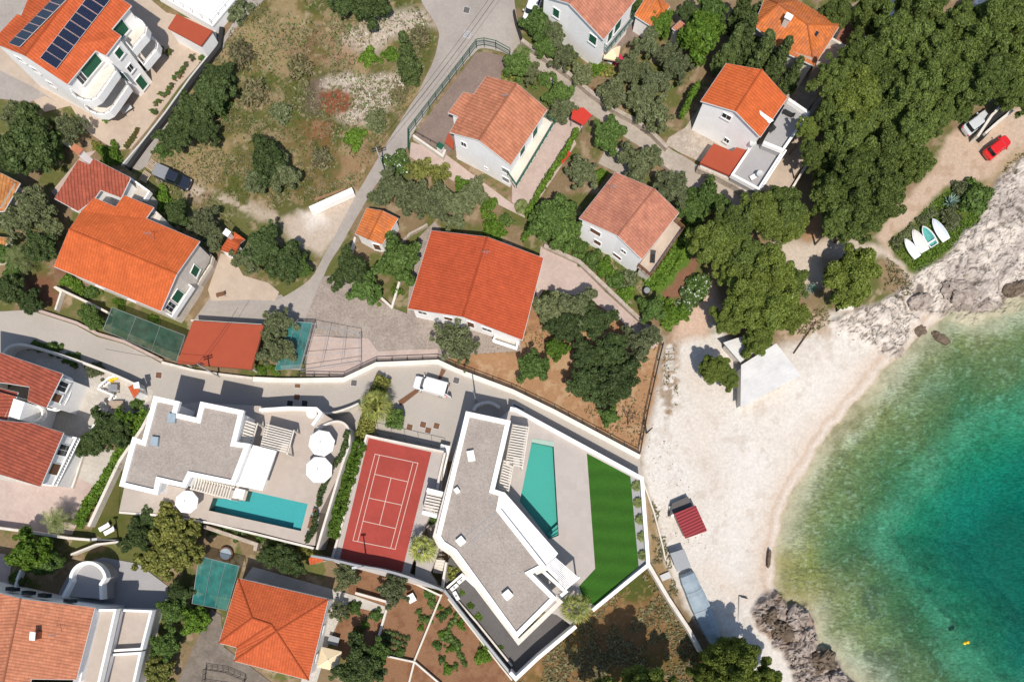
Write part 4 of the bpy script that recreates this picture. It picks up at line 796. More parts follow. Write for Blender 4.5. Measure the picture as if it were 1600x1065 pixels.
# ================================================================= I. pale brown roof house
E, R = 5.9, 7.2
eI, fI, _, _ = house('garden_house', 'white house with faded pinkish roof and brown railed terrace amid green gardens', [[(905, 341, E), (962, 269, E), (1023, 295, R), (965, 368, R)], [(1023, 295, R), (1061, 332, E), (1003, 405, E), (965, 368, R)]], 't_salmon', outline=[(905, 341, E), (962, 269, E), (1023, 295, R), (1061, 332, E), (1003, 405, E), (965, 368, R)])
for (a, b, z, w_, h_, kd) in ((930, 363, 4.2, 1.6, 1.1, 'brown'), (934, 378, 1.8, 1.1, 1.1, 'brown'), (961, 396, 1.4, 1.4, .8, 'brown'), (975, 392, 3.8, .8, .8, 'glass')): win(eI, fI, a, b, z, w_, h_, kd)
q = xy([(998, 412), (1054, 340), (1070, 354), (1018, 429)], 3.6); f_ = MB().prism(q, 2.4, 2.7).build('balcony', M['terrace'], eI); rail(f_, [q[1], q[2], q[3], q[0]], 2.7, 1.0, 'brown', .8, 4, r=.04); MB().prism(offset(ccw(q), .3), -.2, 2.4).build('lower_wall', M['offwhite'], eI)
chairlike('sun_lounger', 'single lounger on the brown railed terrace of the pinkish roofed house', 1020, 402, 2.7, 1.5, 'dark')
# ================================================================= J. open garage with red roof, nets
q = xy([(302, 501), (412, 508), (393, 577), (277, 567)], 3.0); e = empty('carport', (q[0][0], q[0][1], 0), 'open carport with plain flat red roof above the lower street', 'carport')
MB().prism(q, 2.85, 3.05).build('roof', M['redroof'], e); MB().band(q, .12, 2.75, 2.9, True).build('fascia', M['brown'], e)
qi = offset(ccw(q), .4)
for a, b in qi: MB().box((a, b, 1.35), (.25, .25, 2.9)).build('post', M['cream'], e)
MB().band([xy([(302, 503)], 2)[0], xy([(412, 510)], 2)[0]], .2, 0, 2.75).build('back_wall', M['cream'], e)
def cage(name, label, px, z, mat, cat, posts=True, sag=.15, group=None, base=0, seg=10):
    q = [P(a, b, z) for a, b in px]; e = empty(name, (q[0].x, q[0].y, base), label, cat, group); m = MB(); n = seg; vs = []
    for i in range(n+1):
        for j in range(n+1):
            u, v = i/n, j/n; p_ = q[0].lerp(q[1], u).lerp(q[3].lerp(q[2], u), v); vs.append((p_.x, p_.y, z-sag*math.sin(PI*u)*math.sin(PI*v)-.12*random.random()*(0 < i < n)*(0 < j < n)))
    m.add(vs, [(i*(n+1)+j, (i+1)*(n+1)+j, (i+1)*(n+1)+j+1, i*(n+1)+j+1) for i in range(n) for j in range(n)]); m.build('cover', M[mat], e, smooth=True)
    f = MB()
    for k in range(4):
        a, b = q[k], q[(k+1) % 4]; f.tube(a, b, .035, n=5); f.tube((a.x, a.y, base), a, .04, n=5)
    for t in (.33, .66): f.tube(q[0].lerp(q[1], t), q[3].lerp(q[2], t), .025, n=5)
    f.build('frame', M['grey'], e); return e
cage('shade_net_cage', 'long dark green shade net stretched over a garden beside the lower street', [(175, 480), (289, 524), (275, 565), (161, 515)], 2.3, 'greennet', 'shade net')
cage('tarpaulin_shelter', 'teal tarpaulin between the carport tree and the fenced paving', [(448, 502), (488, 504), (470, 575), (430, 578)], 2.2, 'tealnet', 'tarpaulin', sag=.3)
cage('pool_shelter', 'teal plastic cover on thin poles beside the hip roofed house', [(311, 868), (374, 884), (354, 953), (300, 942)], 2.4, 'tealnet', 'shelter', sag=.2)
# bare frame of poles on the paving
m = MB(); fp = xy([(488, 505), (561, 519), (561, 563), (468, 577)], 2.2)
for a, b in zip(fp, fp[1:]+fp[:1]):
    m.tube((a[0], a[1], 2.2), (b[0], b[1], 2.2), .035, n=5); m.tube((a[0], a[1], 0), (a[0], a[1], 2.2), .04, n=5); m.tube((a[0], a[1], 1.1), (b[0], b[1], 1.1), .025, n=5)
for t in (.35, .7):
    a = (fp[0][0]+(fp[1][0]-fp[0][0])*t, fp[0][1]+(fp[1][1]-fp[0][1])*t); b = (fp[3][0]+(fp[2][0]-fp[3][0])*t, fp[3][1]+(fp[2][1]-fp[3][1])*t); m.tube((*a, 2.2), (*b, 2.2), .03, n=5)
    a = (fp[0][0]+(fp[3][0]-fp[0][0])*t, fp[0][1]+(fp[3][1]-fp[0][1])*t); b = (fp[1][0]+(fp[2][0]-fp[1][0])*t, fp[1][1]+(fp[2][1]-fp[1][1])*t); m.tube((*a, 2.2), (*b, 2.2), .03, n=5)
tag(m.build('pole_frame', M['grey']), 'bare frame of thin metal poles standing on the pale paving above the lower street', 'metal frame')
# ================================================================= K. brown tiled houses, left edge
E = 6.6
eK1, fK1, _, _ = house('row_house', 'red brown tiled house with curved balcony, upper of the pair at the left edge', [[(-60, 540, 7.6), (0, 551, 7.4), (98, 584, E), (72, 637, E), (43, 626, 6.9), (46, 604, 6.9), (8, 598, 7.2), (-60, 590, 7.6)]], 't_red', base=0, outline=[(-60, 540, 7.6), (98, 584, E), (72, 637, E), (-60, 600, 7.6)])
house('low_wing', 'narrow red brown tiled wing wedged between the two row houses', [[(-60, 592, 6.8), (28, 613, 6.2), (11, 656, 6.0), (-60, 640, 6.8)]], 't_red', cat='house')
eK2, fK2, _, _ = house('row_house', 'red brown tiled house with straight balustrade, lower of the pair at the left edge', [[(-60, 645, 7.4), (3, 657, 7.1), (50, 661, 6.8), (99, 676, E), (63, 760, E), (0, 741, 7.1), (-60, 728, 7.4)]], 't_red')
def curvepts(px, z): return smoothpath(xy(px, z), 2)
q = curvepts([(96, 586), (106, 588), (108, 598), (100, 620), (90, 636), (82, 640), (74, 638)], 4.0); f_ = MB().prism(q+[fK1[0]] if False else q, 2.9, 3.1).build('balcony', M['cream'], eK1); balustrade(f_, q, 3.1, .9)
q = xy([(98, 680), (118, 684), (82, 757), (64, 756)], 4.0); f_ = MB().prism(q, 2.9, 3.1).build('balcony', M['cream'], eK2); balustrade(f_, q, 3.1, .9)
q = curvepts([(40, 632), (55, 632), (66, 640), (64, 652), (52, 658), (40, 656)], 4.2); f_ = MB().prism(q, 3.0, 3.2).build('curved_balcony', M['cream'], eK2); balustrade(f_, q, 3.2, .9)
MB().box((*xy([(30, 640)], 6)[0], 3.3), (1.5, 2.4, 6.4), -.3).build('stair_tower', M['white'], eK2)
for e_, f, l in ((eK1, fK1, ((90, 600, 5.2, 1.4, 2, 'glass'), (82, 618, 5.2, 1.2, 1.6, 'brown'))), (eK2, fK2, ((92, 700, 4.8, 1.6, 2, 'glass'), (80, 730, 4.8, 1.6, 2, 'brown')))):
    for a in l: win(e_, f, *a)
# outdoor kitchen terrace with balustrades
def freewall(px, z0, z1, t, mat, name, label, cat='wall', smooth=False, kind=None, group=None):
    q = xy(px, z1); q = smoothpath(q, 2) if smooth else q; o = MB().band(q, t, z0, z1).build(name, M[mat]); tag(o, label, cat, group); return o
freewall([(4, 553), (10, 543), (25, 537), (45, 539), (90, 553), (135, 568), (190, 590), (214, 602)], 0, 1.9, .35, 'offwhite', 'boundary_wall', 'long curved pale wall between the lower street and the tiled row houses', smooth=True)
q = xy([(154, 604), (170, 590), (182, 586)], .9); e = tag(balustrade(None, q, 0.05, .9), 'short white balustrade beside the yellow toy on the barbecue terrace', 'balustrade')
q = xy([(152, 607), (176, 617), (170, 625)], .9); tag(balustrade(None, q, 0.05, .9), 'white balustrade below the barbecue terrace table', 'balustrade')
q = xy([(163, 638), (138, 678)], .9); tag(balustrade(None, q, 0.05, .9), 'white balustrade along the edge of the square courtyard', 'balustrade')
eQ, fQ, _, _ = house('bread_oven', 'white bread oven with little orange tiled roof at the street corner', [[(200, 604, 2.4), (213, 598, 2.4), (218, 612, 2.4), (209, 622, 2.3)]], 't_orange', inset=.1, cat='oven', gutter=False)
chimney(eQ, 214, 602, 2.3, 1.0, .55, .55, .2, None, 'lgrey')
for (a, b, L, W_, hh, mt, nm, lb, ct) in ((181, 632, 2.0, 1.1, .75, 'wood', 'picnic_table', 'slatted wooden table on the barbecue terrace', 'table'), (176, 606, 1.3, 1.1, .8, 'grey', 'garden_table', 'grey table in the shade beside the white balustrade', 'table')):
    c = P(a, b, hh); e = empty(nm, (c.x, c.y, .05), lb, ct); m = MB()
    for j in range(6): m.box((c.x, c.y+(j-2.5)*W_/6, hh), (L, W_/6*.82, .05), 0)
    m.build('table_top', M[mt], e); 
    for sx in (-1, 1):
        for sy in (-1, 1): MB().box((c.x+sx*L*.42, c.y+sy*W_*.4, hh/2), (.08, .08, hh), 0).build('leg', M['brown'], e)
c = P(178, 592, .4); e = empty('toy_slide', (c.x, c.y, .05), 'small yellow plastic toy slide on the barbecue terrace', 'toy'); MB().box((c.x, c.y, .45), (.9, .4, .06), .5, tilt=.5).build('slide', M['yellow'], e); MB().box((c.x-.4, c.y-.2, .4), (.3, .4, .7), .5).build('ladder', M['yellow'], e)
freewall([(138, 680), (118, 745), (112, 762)], 0, .5, .25, 'offwhite', 'low_wall', 'low pale wall on the right of the lower row house terrace')
freewall([(243, 628), (222, 668), (185, 722), (138, 822)], 0, 1.3, .4, 'offwhite', 'long_garden_wall', 'long pale garden wall left of the gravel roofed villa with three umbrellas')
freewall([(-20, 822), (40, 830), (105, 840), (140, 843)], 0, 1.6, .35, 'offwhite', 'yard_wall', 'pale wall below the pinkish yard at the left edge')
freewall([(110, 866), (150, 850), (185, 846)], 0, 1.2, .25, 'offwhite', 'garden_wall', 'thin pale wall above the round arched terrace')
freewall([(18, 940), (26, 905), (32, 890)], 0, 1.0, .3, 'white', 'short_white_wall', 'short white wall left of the arched terrace')
# ================================================================= L. villa 1
D1 = 3.5; VR = 8.6
pond = [(333, 777), (383, 782), (388, 766), (481, 787), (470, 829), (326, 797)]
eV, = (empty('gravel_roof_villa', (*xy([(290, 690)], 4)[0], 0), 'pale villa with stepped gravel roof beside the three white umbrellas', 'villa'),)
vo = [(240, 618), (281, 627), (276, 645), (307, 652), (313, 627), (381, 641), (369, 690), (391, 693), (366, 758), (298, 744), (289, 762), (250, 753), (246, 773), (186, 759), (207, 682), (222, 687)]
def villa_roof(e, vo, VR, bw=.62, z0=0, grav='gravelroof'):
    q = ccw(xy(vo, VR)); MB().prism(offset(q, .35), z0, VR-.5).build('wall', M['white'], e)
    ro = MB().prism(offset(q, .3), VR-.5, VR-.28).build('roof', M[grav], e); MB().band(offset(q, bw/2), bw, VR-.55, VR, True).build('parapet', M['white'], ro); return ro
ro1 = villa_roof(eV, vo, VR)
def deckslab(px, z, mat, name, holes=None, pool=None, kind='structure'):
    o = MB().prism(xy(px, z), -.3, z, holes=[xy(h, z) for h in holes] if holes else None).build(name, M[mat]); o['kind'] = kind; return o
deck1 = [(196, 752), (186, 798), (268, 803), (322, 812), (326, 815), (400, 830), (478, 850), (492, 852), (500, 800), (530, 740), (548, 690), (545, 665), (520, 655), (495, 640), (440, 636), (300, 628), (250, 640)]
deckslab(deck1, D1, 'deck', 'pool_terrace', [pond])
def pool(label, px, z, depth, mat_t, rim=.0, steps=None):
    e = empty('swimming_pool', (*xy([px[0]], z)[0], z), label, 'swimming pool'); q = ccw(xy(px, z)); m = MB(); n = len(q)
    m.add([(a, b, z-.02) for a, b in q]+[(a, b, z-depth) for a, b in q], [(i, n+i, n+(i+1) % n, (i+1) % n) for i in range(n)]); m.add([(a, b, z-depth) for a, b in q], [tuple(range(n))]); m.build('basin', M[mat_t], e)
    MB().add([(a, b, z-.18) for a, b in q], [tuple(range(n))]).build('water', M['pool'], e)
    return e
M['pooltile'] = plain('pool_tile', (.10, .36, .38), .5, .05); M['pooltile2'] = plain('pool_tile_green', (.115, .375, .32), .5, .04)
pe = pool('turquoise pool of the stepped gravel roof villa', pond, D1, 1.5, 'pooltile')
q = xy([(466, 784), (481, 787), (470, 829), (457, 826)], D1-.5); MB().prism(q, D1-1.45, D1-.6).build('steps', M['pooltile'], pe)
M['lt'] = M['deck2']
# low wings, canopies and pergolas of villa 1
q = xy([(392, 694), (432, 704), (410, 766), (367, 758)], 6.7); MB().prism(q, 6.4, 6.7).build('canopy', M['roofwhite'], eV); q2 = xy([(418, 706), (429, 709), (410, 762), (400, 760)], 6.72)
MB().prism(offset(ccw(q), 1.0), D1, 6.4).build('lower_wall', M['white'], eV)
def pergola(parent, px, z, n, axis_=0, beam=.32, slat=.22, mat='offwhite', hh=None, name='pergola', posts=None, base=None):
    """px: four corners; slats run from edge 0-1 to edge 3-2"""
    q = [P(a, b, z) for a, b in px]; m = MB(); fr = MB()
    for k in range(n):
        t = (k+.5)/n; a = q[0].lerp(q[1], t); b = q[3].lerp(q[2], t); L = (b-a).length; ang = math.atan2(b.y-a.y, b.x-a.x); c = (a+b)/2
        m.box((c.x, c.y, z), (L, slat, beam), ang)
    f = m.build(name, M[mat], parent)
    for a, b in ((q[0], q[1]), (q[3], q[2])):
        L = (b-a).length; c = (a+b)/2; MB().box((c.x, c.y, z-beam*.5-.1), (L+.1, .2, .2), math.atan2(b.y-a.y, b.x-a.x)).build('beam', M[mat], f)
    if base is not None:
        for v in posts: c = q[v]; MB().box((c.x, c.y, (z+base)/2-.1), (.22, .22, z-base-.2), 0).build('post', M[mat], f)
    return f
pergola(eV, [(374, 655), (402, 662), (391, 696), (368, 689)][0:4][::1], 6.6, 6, slat=.3) if False else None
pergola(eV, [(378, 653), (370, 690), (391, 697), (401, 661)], 6.5, 8, slat=.22, base=D1, posts=[2, 3])
pergola(eV, [(416, 661), (407, 698), (448, 708), (458, 672)], 6.2, 10, slat=.17, base=D1, posts=[2, 3])
pergola(eV, [(302, 746), (364, 761), (359, 779), (297, 763)], 6.2, 15, slat=.13, base=D1, posts=[2, 3])
MB().prism(xy([(368, 762), (383, 765), (379, 780), (363, 777)], 6.0), 5.8, 6.0).build('frame_canopy', M['roofwhite'], eV)
for a, b in ((269, 653), (242, 689)):
    c = P(a, b, VR); k = MB().box((c.x, c.y, VR-.05), (.95, 1.15, .5), -.12).build('roof_hatch', M['bluegrey'], ro1)
q = xy([(252, 755), (290, 763), (280, 775), (248, 772)], 5.8); MB().prism(q, 5.6, 5.8).build('side_canopy', M['deck'], eV)
freewall([(478, 792), (480, 830)], 0, .01, .1, 'deck', 'x', 'x') if False else None
# raised bed and curved white walls, right of villa 1's terrace
o = freewall([(495, 669), (522, 657), (538, 660), (546, 672), (546, 695), (536, 720), (524, 760), (512, 800), (503, 830), (495, 858)], 0, D1+.5, .3, 'offwhite', 'curved_bed_wall', 'curved pale wall round the shrub bed beside the two white umbrellas', smooth=True)
freewall([(405, 640), (450, 637), (494, 638), (501, 645), (488, 664)], 0, D1+.9, .4, 'white', 'terrace_wall', 'white terrace wall with a slanted end above the two white umbrellas')
freewall([(501, 645), (520, 645), (545, 637), (560, 630)], 0, 1.6, .25, 'offwhite', 'curved_street_wall', 'thin curved white wall along the street below the palm shadow', smooth=True)
freewall([(186, 800), (268, 806), (330, 817), (400, 834), (490, 856)], 0, D1+.1, .3, 'offwhite', 'pool_retaining_wall', 'retaining wall below the turquoise pool terrace of the stepped villa')
o = MB().prism(xy([(190, 712), (184, 800), (262, 806), (215, 850), (180, 850), (140, 832)], .3), -.2, .12).build('side_lawn', M['lawn']); o['kind'] = 'structure'
o = MB().prism(xy([(188, 757), (212, 762), (208, 790), (272, 806), (262, 815), (186, 806)], 3.5), 0, 3.48).build('upper_lawn', M['lawn']); o['kind'] = 'structure'
# umbrellas
def umbrella(px, py, z0, r, label, group=None, h=2.7, mat='canvas', rot=0, square=False):
    c = P(px, py, z0+h); e = empty('parasol', (c.x, c.y, z0), label, 'parasol', group); n = 4 if square else 8; k = r/math.cos(PI/n)*.98 if not square else r*1.3
    rim = [(c.x+k*math.cos(2*PI*i/n+rot), c.y+k*math.sin(2*PI*i/n+rot), z0+h-.45) for i in range(n)]; top = (c.x, c.y, z0+h+.15)
    m = MB(); vs = rim+[top]; m.add(vs, [(i, (i+1) % n, n) for i in range(n)]); m.add([(a, b, z-.2) for a, b, z in rim]+rim, [(i, (i+1) % n, n+(i+1) % n, n+i) for i in range(n)]); m.build('canopy', M[mat], e)
    rb = MB()
    for a in rim: rb.tube((a[0], a[1], a[2]+.02), (top[0], top[1], top[2]+.02), .018, n=4)
    rb.build('ribs', M['white'], e); MB().cyl(c, .07, z0+h+.12, z0+h+.26, 8).build('finial', M['lgrey'], e); MB().cyl(c, .035, z0, z0+h, 8).build('pole', M['grey'], e); MB().box((c.x, c.y, z0+.06), (.7, .7, .12), rot).build('base', M['lgrey'], e)
umbrella(501, 691, D1, 1.68, 'white octagonal parasol, upper of the two touching beside the shrub bed', 'white parasols of the stepped villa', rot=.2)
umbrella(497, 733, D1, 1.72, 'white octagonal parasol, lower of the two touching beside the shrub bed', 'white parasols of the stepped villa', rot=.35)
umbrella(289, 783, D1, 1.48, 'white parasol by itself left of the turquoise pool, dappled by tree shade', 'white parasols of the stepped villa', rot=.3)
c = P(486, 645, D1+.7); e = empty('stone_planter', (c.x, c.y, D1), 'round pale covered planter inside the white terrace wall', 'planter'); MB().cyl(c, .75, D1, D1+.5, 12).build('tub', M['offwhite'], e); MB().cyl(c, .6, D1+.5, D1+.75, 12, r1=.2).build('cover', M['canvas'], e)
for (a, b, an, lb) in ((164, 823, .5, 'left white lounger of the pair on the shaded lawn'), (172, 829, .5, 'right white lounger of the pair on the shaded lawn')): chairlike('sun_lounger', lb, a, b, .12, an, 'white', 'loungers on the shaded lawn', 1.8, .6)
for (a, b, an, lb) in ((491, 803, 1.3, 'brown lounger with turquoise towel beside the pool steps'), (486, 817, 1.3, 'brown lounger nearest the lower end of the pool steps')): chairlike('sun_lounger', lb, a, b, D1, an, 'brown', None, 1.5, .6)
c = P(491, 803, D1+.6); tag(MB().box((c.x, c.y, D1+.50), (.5, .4, .06), .3, tilt=0).build('towel', plain('towel', (.25, .65, .6), .9)), 'turquoise towel lying on a brown lounger', 'towel')
# ================================================================= sports court
CT = 2.2
deckslab([(572, 680), (694, 705), (690, 765), (656, 840), (640, 895), (690, 920), (690, 922), (620, 905), (528, 880), (518, 875)], CT-.02, 'deck2', 'court_surround')
o = MB().prism(xy([(576, 684), (674, 706), (627, 897), (531, 872)], CT), CT-.3, CT).build('court', M['court']); o['kind'] = 'structure'
LN = [((586, 709), (653, 723)), ((653, 723), (617.5, 857.5)), ((617.5, 857.5), (551.5, 844)), ((551.5, 844), (586, 709)), ((593, 710.5), (559, 845.5)), ((645.5, 721.5), (610.5, 855.5)), ((586, 740.5), (636.5, 752)), ((576.5, 777.5), (627.5, 788.5)), ((567.5, 813.5), (617.5, 825)), ((611, 746.5), (593, 819.5))]
m = MB()
for a, b in LN:
    p0, p1 = P(*a, CT), P(*b, CT); L = (p1-p0).length; c = (p0+p1)/2; m.box((c.x, c.y, CT+.006+.002*(LN.index((a, b)) % 5)), (L+.07, .085, .004), math.atan2(p1.y-p0.y, p1.x-p0.x))
o = m.build('court_markings', M['line']); o['kind'] = 'structure'
freewall([(518, 874), (534, 820), (556, 735), (573, 680), (590, 684), (695, 706)], 0, CT+.35, .3, 'offwhite', 'court_wall', 'low pale wall along the upper and left sides of the red court')
freewall([(695, 707), (686, 745), (682, 770)], 0, CT+.9, .3, 'offwhite', 'court_side_wall', 'short pale wall at the upper right of the red court')
tag(rail(None, xy([(585, 673), (694, 698)], 3), .05, 3.0, 'dark', 2, 2, 'court_fence'), 'thin dark fence above the red court facing the parking area', 'fence')
freewall([(486, 868), (520, 874), (560, 884), (600, 890), (645, 903), (692, 922)], 0, CT+2.8, .3, 'grey', 'court_retaining_wall', 'tall grey retaining wall curving below the red court', smooth=True)
q = MB(); e = empty('court_pergola', (*xy([(675, 790)], CT)[0], CT), 'white slatted pergola between the red court and the angled villa', 'pergola')
pergola(e, [(668, 768), (660, 800), (688, 806), (695, 774)], CT+2.8, 7, slat=.25, base=CT, posts=[0, 1], beam=.3)
for p0, p1 in (((667, 765), (695, 772)), ((660, 800), (688, 808))): a, b = P(*p0, CT+2.9), P(*p1, CT+2.9); MB().box(((a.x+b.x)/2, (a.y+b.y)/2, CT+2.9), ((b-a).length, .55, .3), math.atan2(b.y-a.y, b.x-a.x)).build('beam', M['white'], e)
m = MB()
for k in range(14):
    t = k/13; a = P(696+(684-696)*t, 697+(748-697)*t, 1.5); m.box((a.x, a.y, 1.5-.02*k), (1.35, .34, .12), -.24)
tag(m.build('slatted_stair', M['white']), 'flight of pale slatted steps between the court wall and the angled villa', 'stairs')
m = MB()
for k in range(5):
    a = P(684+(678-684)*k/4+5, 876+(893-876)*k/4, 1.6); m.box((a.x, a.y, 2.0-.3*k), (1.3, .36, .16), -.12)
e = tag(m.build('garden_stair', M['offwhite']), 'five pale steps going down below the lower palm by the court', 'stairs')
freewall([(697, 878), (690, 920)], 0, CT+.6, .3, 'offwhite', 'stair_wall', 'short pale wall right of the five steps')
o = MB().prism(xy([(655, 832), (688, 850), (680, 876), (672, 895), (690, 922), (648, 902)], CT), 0, CT+.01).build('step_landing', M['deck2']); o['kind'] = 'structure'
# ================================================================= M. villa 2
D2 = 2.5; VR2 = 7.8
eV2 = empty('angled_villa', (*xy([(770, 820)], 4)[0], 0), 'angled modern villa with gravel roof and long white canopy beside the narrow pool', 'villa')
vo2 = [(728, 642), (798, 657), (773, 764), (788, 769), (783, 795), (854, 885), (832, 896), (870, 934), (806, 998), (708, 863), (689, 851), (681, 838)]
ro2 = villa_roof(eV2, vo2, VR2, .62)
q = ccw(xy(vo2, VR2)); MB().band(offset(ccw(xy([(728, 642), (798, 657), (773, 764), (788, 769), (783, 795), (858, 889), (838, 898), (880, 940), (810, 1008), (704, 868), (685, 855), (676, 838)], 6.9)), .3), .6, 6.3, 6.9, True).build('ledge', M['offwhite'], eV2)
MB().prism(xy([(788, 768), (872, 864), (856, 886), (783, 796)], 7.2), 6.8, 7.2).build('canopy', M['roofwhite'], eV2)
c0, c1 = P(791, 799, 7.25), P(852, 872, 7.25)
for (a, b, w_, h_, an) in ((736, 712, .8, 1.25, .2), (714, 766, .5, .6, .6), (720, 845, .9, .9, .7), (793, 929, 1.0, 1.0, .7)):
    c = P(a, b, VR2+.3); k = MB().box((c.x, c.y, VR2+.0), (w_, h_, .7), an).build('roof_vent', M['white'], ro2); MB().box((c.x, c.y, VR2+.38), (w_+.12, h_+.12, .06), an).build('vent_lid', M['white'], k)
m = MB()
for a, b in (((780, 795), (713, 850)), ((785, 805), (722, 858)), ((768, 774), (765, 790))):
    p0, p1 = P(*a, VR2-.25), P(*b, VR2-.25); c = (p0+p1)/2; m.box((c.x, c.y, VR2-.26), ((p1-p0).length, .08, .06), math.atan2(p1.y-p0.y, p1.x-p0.x))
m.build('roof_cable', M['grey'], ro2)
# dark leaf pond streak and white curved stair wall beside the entrance
q = xy([(740, 640), (745, 632), (757, 628), (768, 628), (781, 636)], 1.2); tag(MB().band(smoothpath(q, 2), .4, 0, 1.2).build('curved_stair_wall', M['offwhite']), 'curved wall of the shaded stair above the angled villa roof', 'wall')
# deck 2 with pool and lawn
pond2 = [(831, 689), (865, 696), (873, 836), (858, 842), (812, 783), (818, 755), (829, 700)]
deck2 = [(806, 640), (1003, 746), (1012, 880), (925, 951), (895, 978), (870, 960), (800, 940), (700, 860), (720, 700), (797, 640)]
lawnp = [(917, 708), (985, 744), (998, 885), (930, 945), (912, 938), (905, 915), (930, 888)]
sd_ = deckslab(deck2, D2, 'deck2', 'villa_terrace', [pond2, lawnp])
o = MB().prism(xy(lawnp, D2), 0, D2+.03).build('lawn', M['turf']); o['kind'] = 'structure'
o = MB().prism(xy([(985, 744), (1000, 752), (1011, 878), (998, 885)], D2+.05), D2-.2, D2+.035).build('gravel_strip', M['greydeck']); o['kind'] = 'structure'
pe = pool('long tapering green tinted pool beside the angled villa', pond2, D2, 1.5, 'pooltile2')
for k in range(3):
    t = k/3; q = xy([(873, 820+6*k), (873, 836), (858, 842), (853+2*k, 836)], D2-.3); 
    MB().prism(xy([(872, 818+7*k), (873, 825+7*k), (860, 838+2*k), (854+2*k, 834+3*k)], D2), D2-1.4, D2-.3-.25*(2-k)).build('step', M['pooltile2'], pe)
q = xy([(831, 684), (866, 690), (865, 697), (830, 690)], D2+.1); o = MB().prism(q, D2-.2, D2+.05).build('pool_ledge', plain('pale_green_tile', A(190, 215, 200), .4), pe)
tag(MB().band(xy([(797, 638), (806, 640), (1003, 747), (1013, 882), (926, 953)], D2+.7), .5, 0, D2+.75).build('boundary_wall', M['white']), 'thick white wall enclosing the lawn and narrow pool beside the beach', 'wall')
tag(MB().band(xy([(900, 978), (840, 1028), (806, 1060), (797, 1050)], D2+.7), .5, 0, D2+.75).build('boundary_wall', M['white']), 'white wall at the lower tip of the angled villa beside dry grass', 'wall')
tag(MB().band(xy([(1014, 882), (1045, 935), (1078, 985), (1096, 1018)], 1.6), .5, 0, 1.6).build('field_wall', M['offwhite']), 'pale wall running from the lawn corner down between dry grass and beach sheds', 'wall')
tag(MB().band(xy([(1005, 752), (1022, 800), (1035, 850), (1040, 875)], .5), .2, -.3, .5).build('beach_kerb', M['cream']), 'thin cream kerb on the beach side of the lawn wall', 'kerb')
o = MB().prism(xy([(706, 862), (806, 998), (880, 940), (895, 978), (806, 1055), (780, 1030), (695, 925), (690, 900)], .6), -.2, .55).build('dark_yard', M['darkpave']); o['kind'] = 'structure'
pergola(eV2, [(802, 662), (790, 726), (816, 731), (826, 666)], 5.6, 16, slat=.16, base=D2, posts=[2, 3])
pergola(eV2, [(788, 718), (779, 764), (794, 768), (802, 724)], 5.6, 11, slat=.2, base=D2, posts=[2, 3])
pergola(eV2, [(858, 888), (836, 899), (869, 932), (893, 916)][::1], 5.8, 5, slat=.2) if False else None
pergola(eV2, [(868, 870), (850, 886), (884, 920), (905, 902)], 7.2, 11, slat=.12, mat='white', base=D2, posts=[2, 3])
MB().band(xy([(834, 897), (845, 889), (884, 924), (871, 935)], 5.9), .45, 5.6, 5.9).build('pergola_frame', M['white'], eV2)
# narrow garden strip and terraces left of the villa's lower arm
freewall([(698, 918), (722, 897), (752, 925)], 0, 1.4, .3, 'white', 'bed_wall', 'white corner wall of the narrow shrub bed beside the angled villa')
freewall([(694, 922), (735, 975), (800, 1055)], 0, 2.2, .35, 'grey', 'slope_wall', 'long grey wall sloping down beside the red vegetable garden')
freewall([(700, 921), (745, 972), (800, 1040)], 0, 1.0, .25, 'offwhite', 'bed_edge', 'pale edge of the shrub bed between grey wall and villa')
for (a, b, L, W_, an, lb) in ((721, 906, 1.2, .5, .7, 'uppermost white unit in the narrow bed corner'), (710, 917, 1.2, .5, .7, 'middle white unit in the narrow bed corner'), (713, 930, .5, 1.3, .5, 'lowest white unit in the narrow bed corner')):
    c = P(a, b, 1.0); e = empty('air_conditioner', (c.x, c.y, .5), lb, 'air conditioner', 'white units in the narrow bed'); MB().box((c.x, c.y, .9), (L, W_, .8), an).build('casing', M['white'], e); MB().cyl((c.x, c.y), .18, 1.3, 1.33, 12).build('fan_grille', M['grey'], e)
# street kerb wall and fences
kw = [(395, 592), (440, 594), (470, 594), (537, 593), (588, 569), (640, 567), (684, 565), (712, 578), (800, 611), (866, 643), (1000, 714)]
tag(MB().band(xy(kw, .8), .65, 0, .8).build('street_wall', M['kerbwhite']), 'long white kerb wall along the upper side of the lower street', 'wall')
tag(rail(None, xy([(465, 585), (537, 586), (588, 562), (684, 558), (712, 571), (800, 604), (868, 637), (1000, 707)], .9), .1, 1.2, 'dark', 2.4, 2, 'street_railing', r=.04), 'dark metal railing beside the long white kerb wall above the lower street', 'fence')
tag(rail(None, xy([(1000, 706), (1012, 640), (1030, 560), (1036, 536)], .9), 0, 1.4, 'dark', 2.2, 2, 'orchard_fence', r=.04), 'dark fence between the orange soil orchard and the beach', 'fence')
tag(MB().band(xy([(253, 566), (304, 579), (345, 585), (395, 591)], .4), .35, 0, .5).build('street_edge', M['offwhite']), 'pale kerb below the open red roofed carport', 'kerb')
freewall([(45, 480), (119, 504), (152, 521), (193, 533), (253, 563)], 0, .5, .4, 'pinkpave', 'stone_kerb', 'stone kerb of the lower street below the shade net garden')
freewall([(85, 462), (150, 485), (95, 462)], 0, .01, .1, 'cream', 'x', 'x') if False else None
freewall([(84, 448), (95, 456), (86, 484)], 0, .8, .25, 'offwhite', 'bed_edge_wall', 'low pale wall between two soil beds left of the large orange roof')
freewall([(86, 448), (147, 477), (168, 488)], 0, 1.2, .3, 'offwhite', 'porch_wall', 'pale garden wall below the planted edge of the large orange roof')
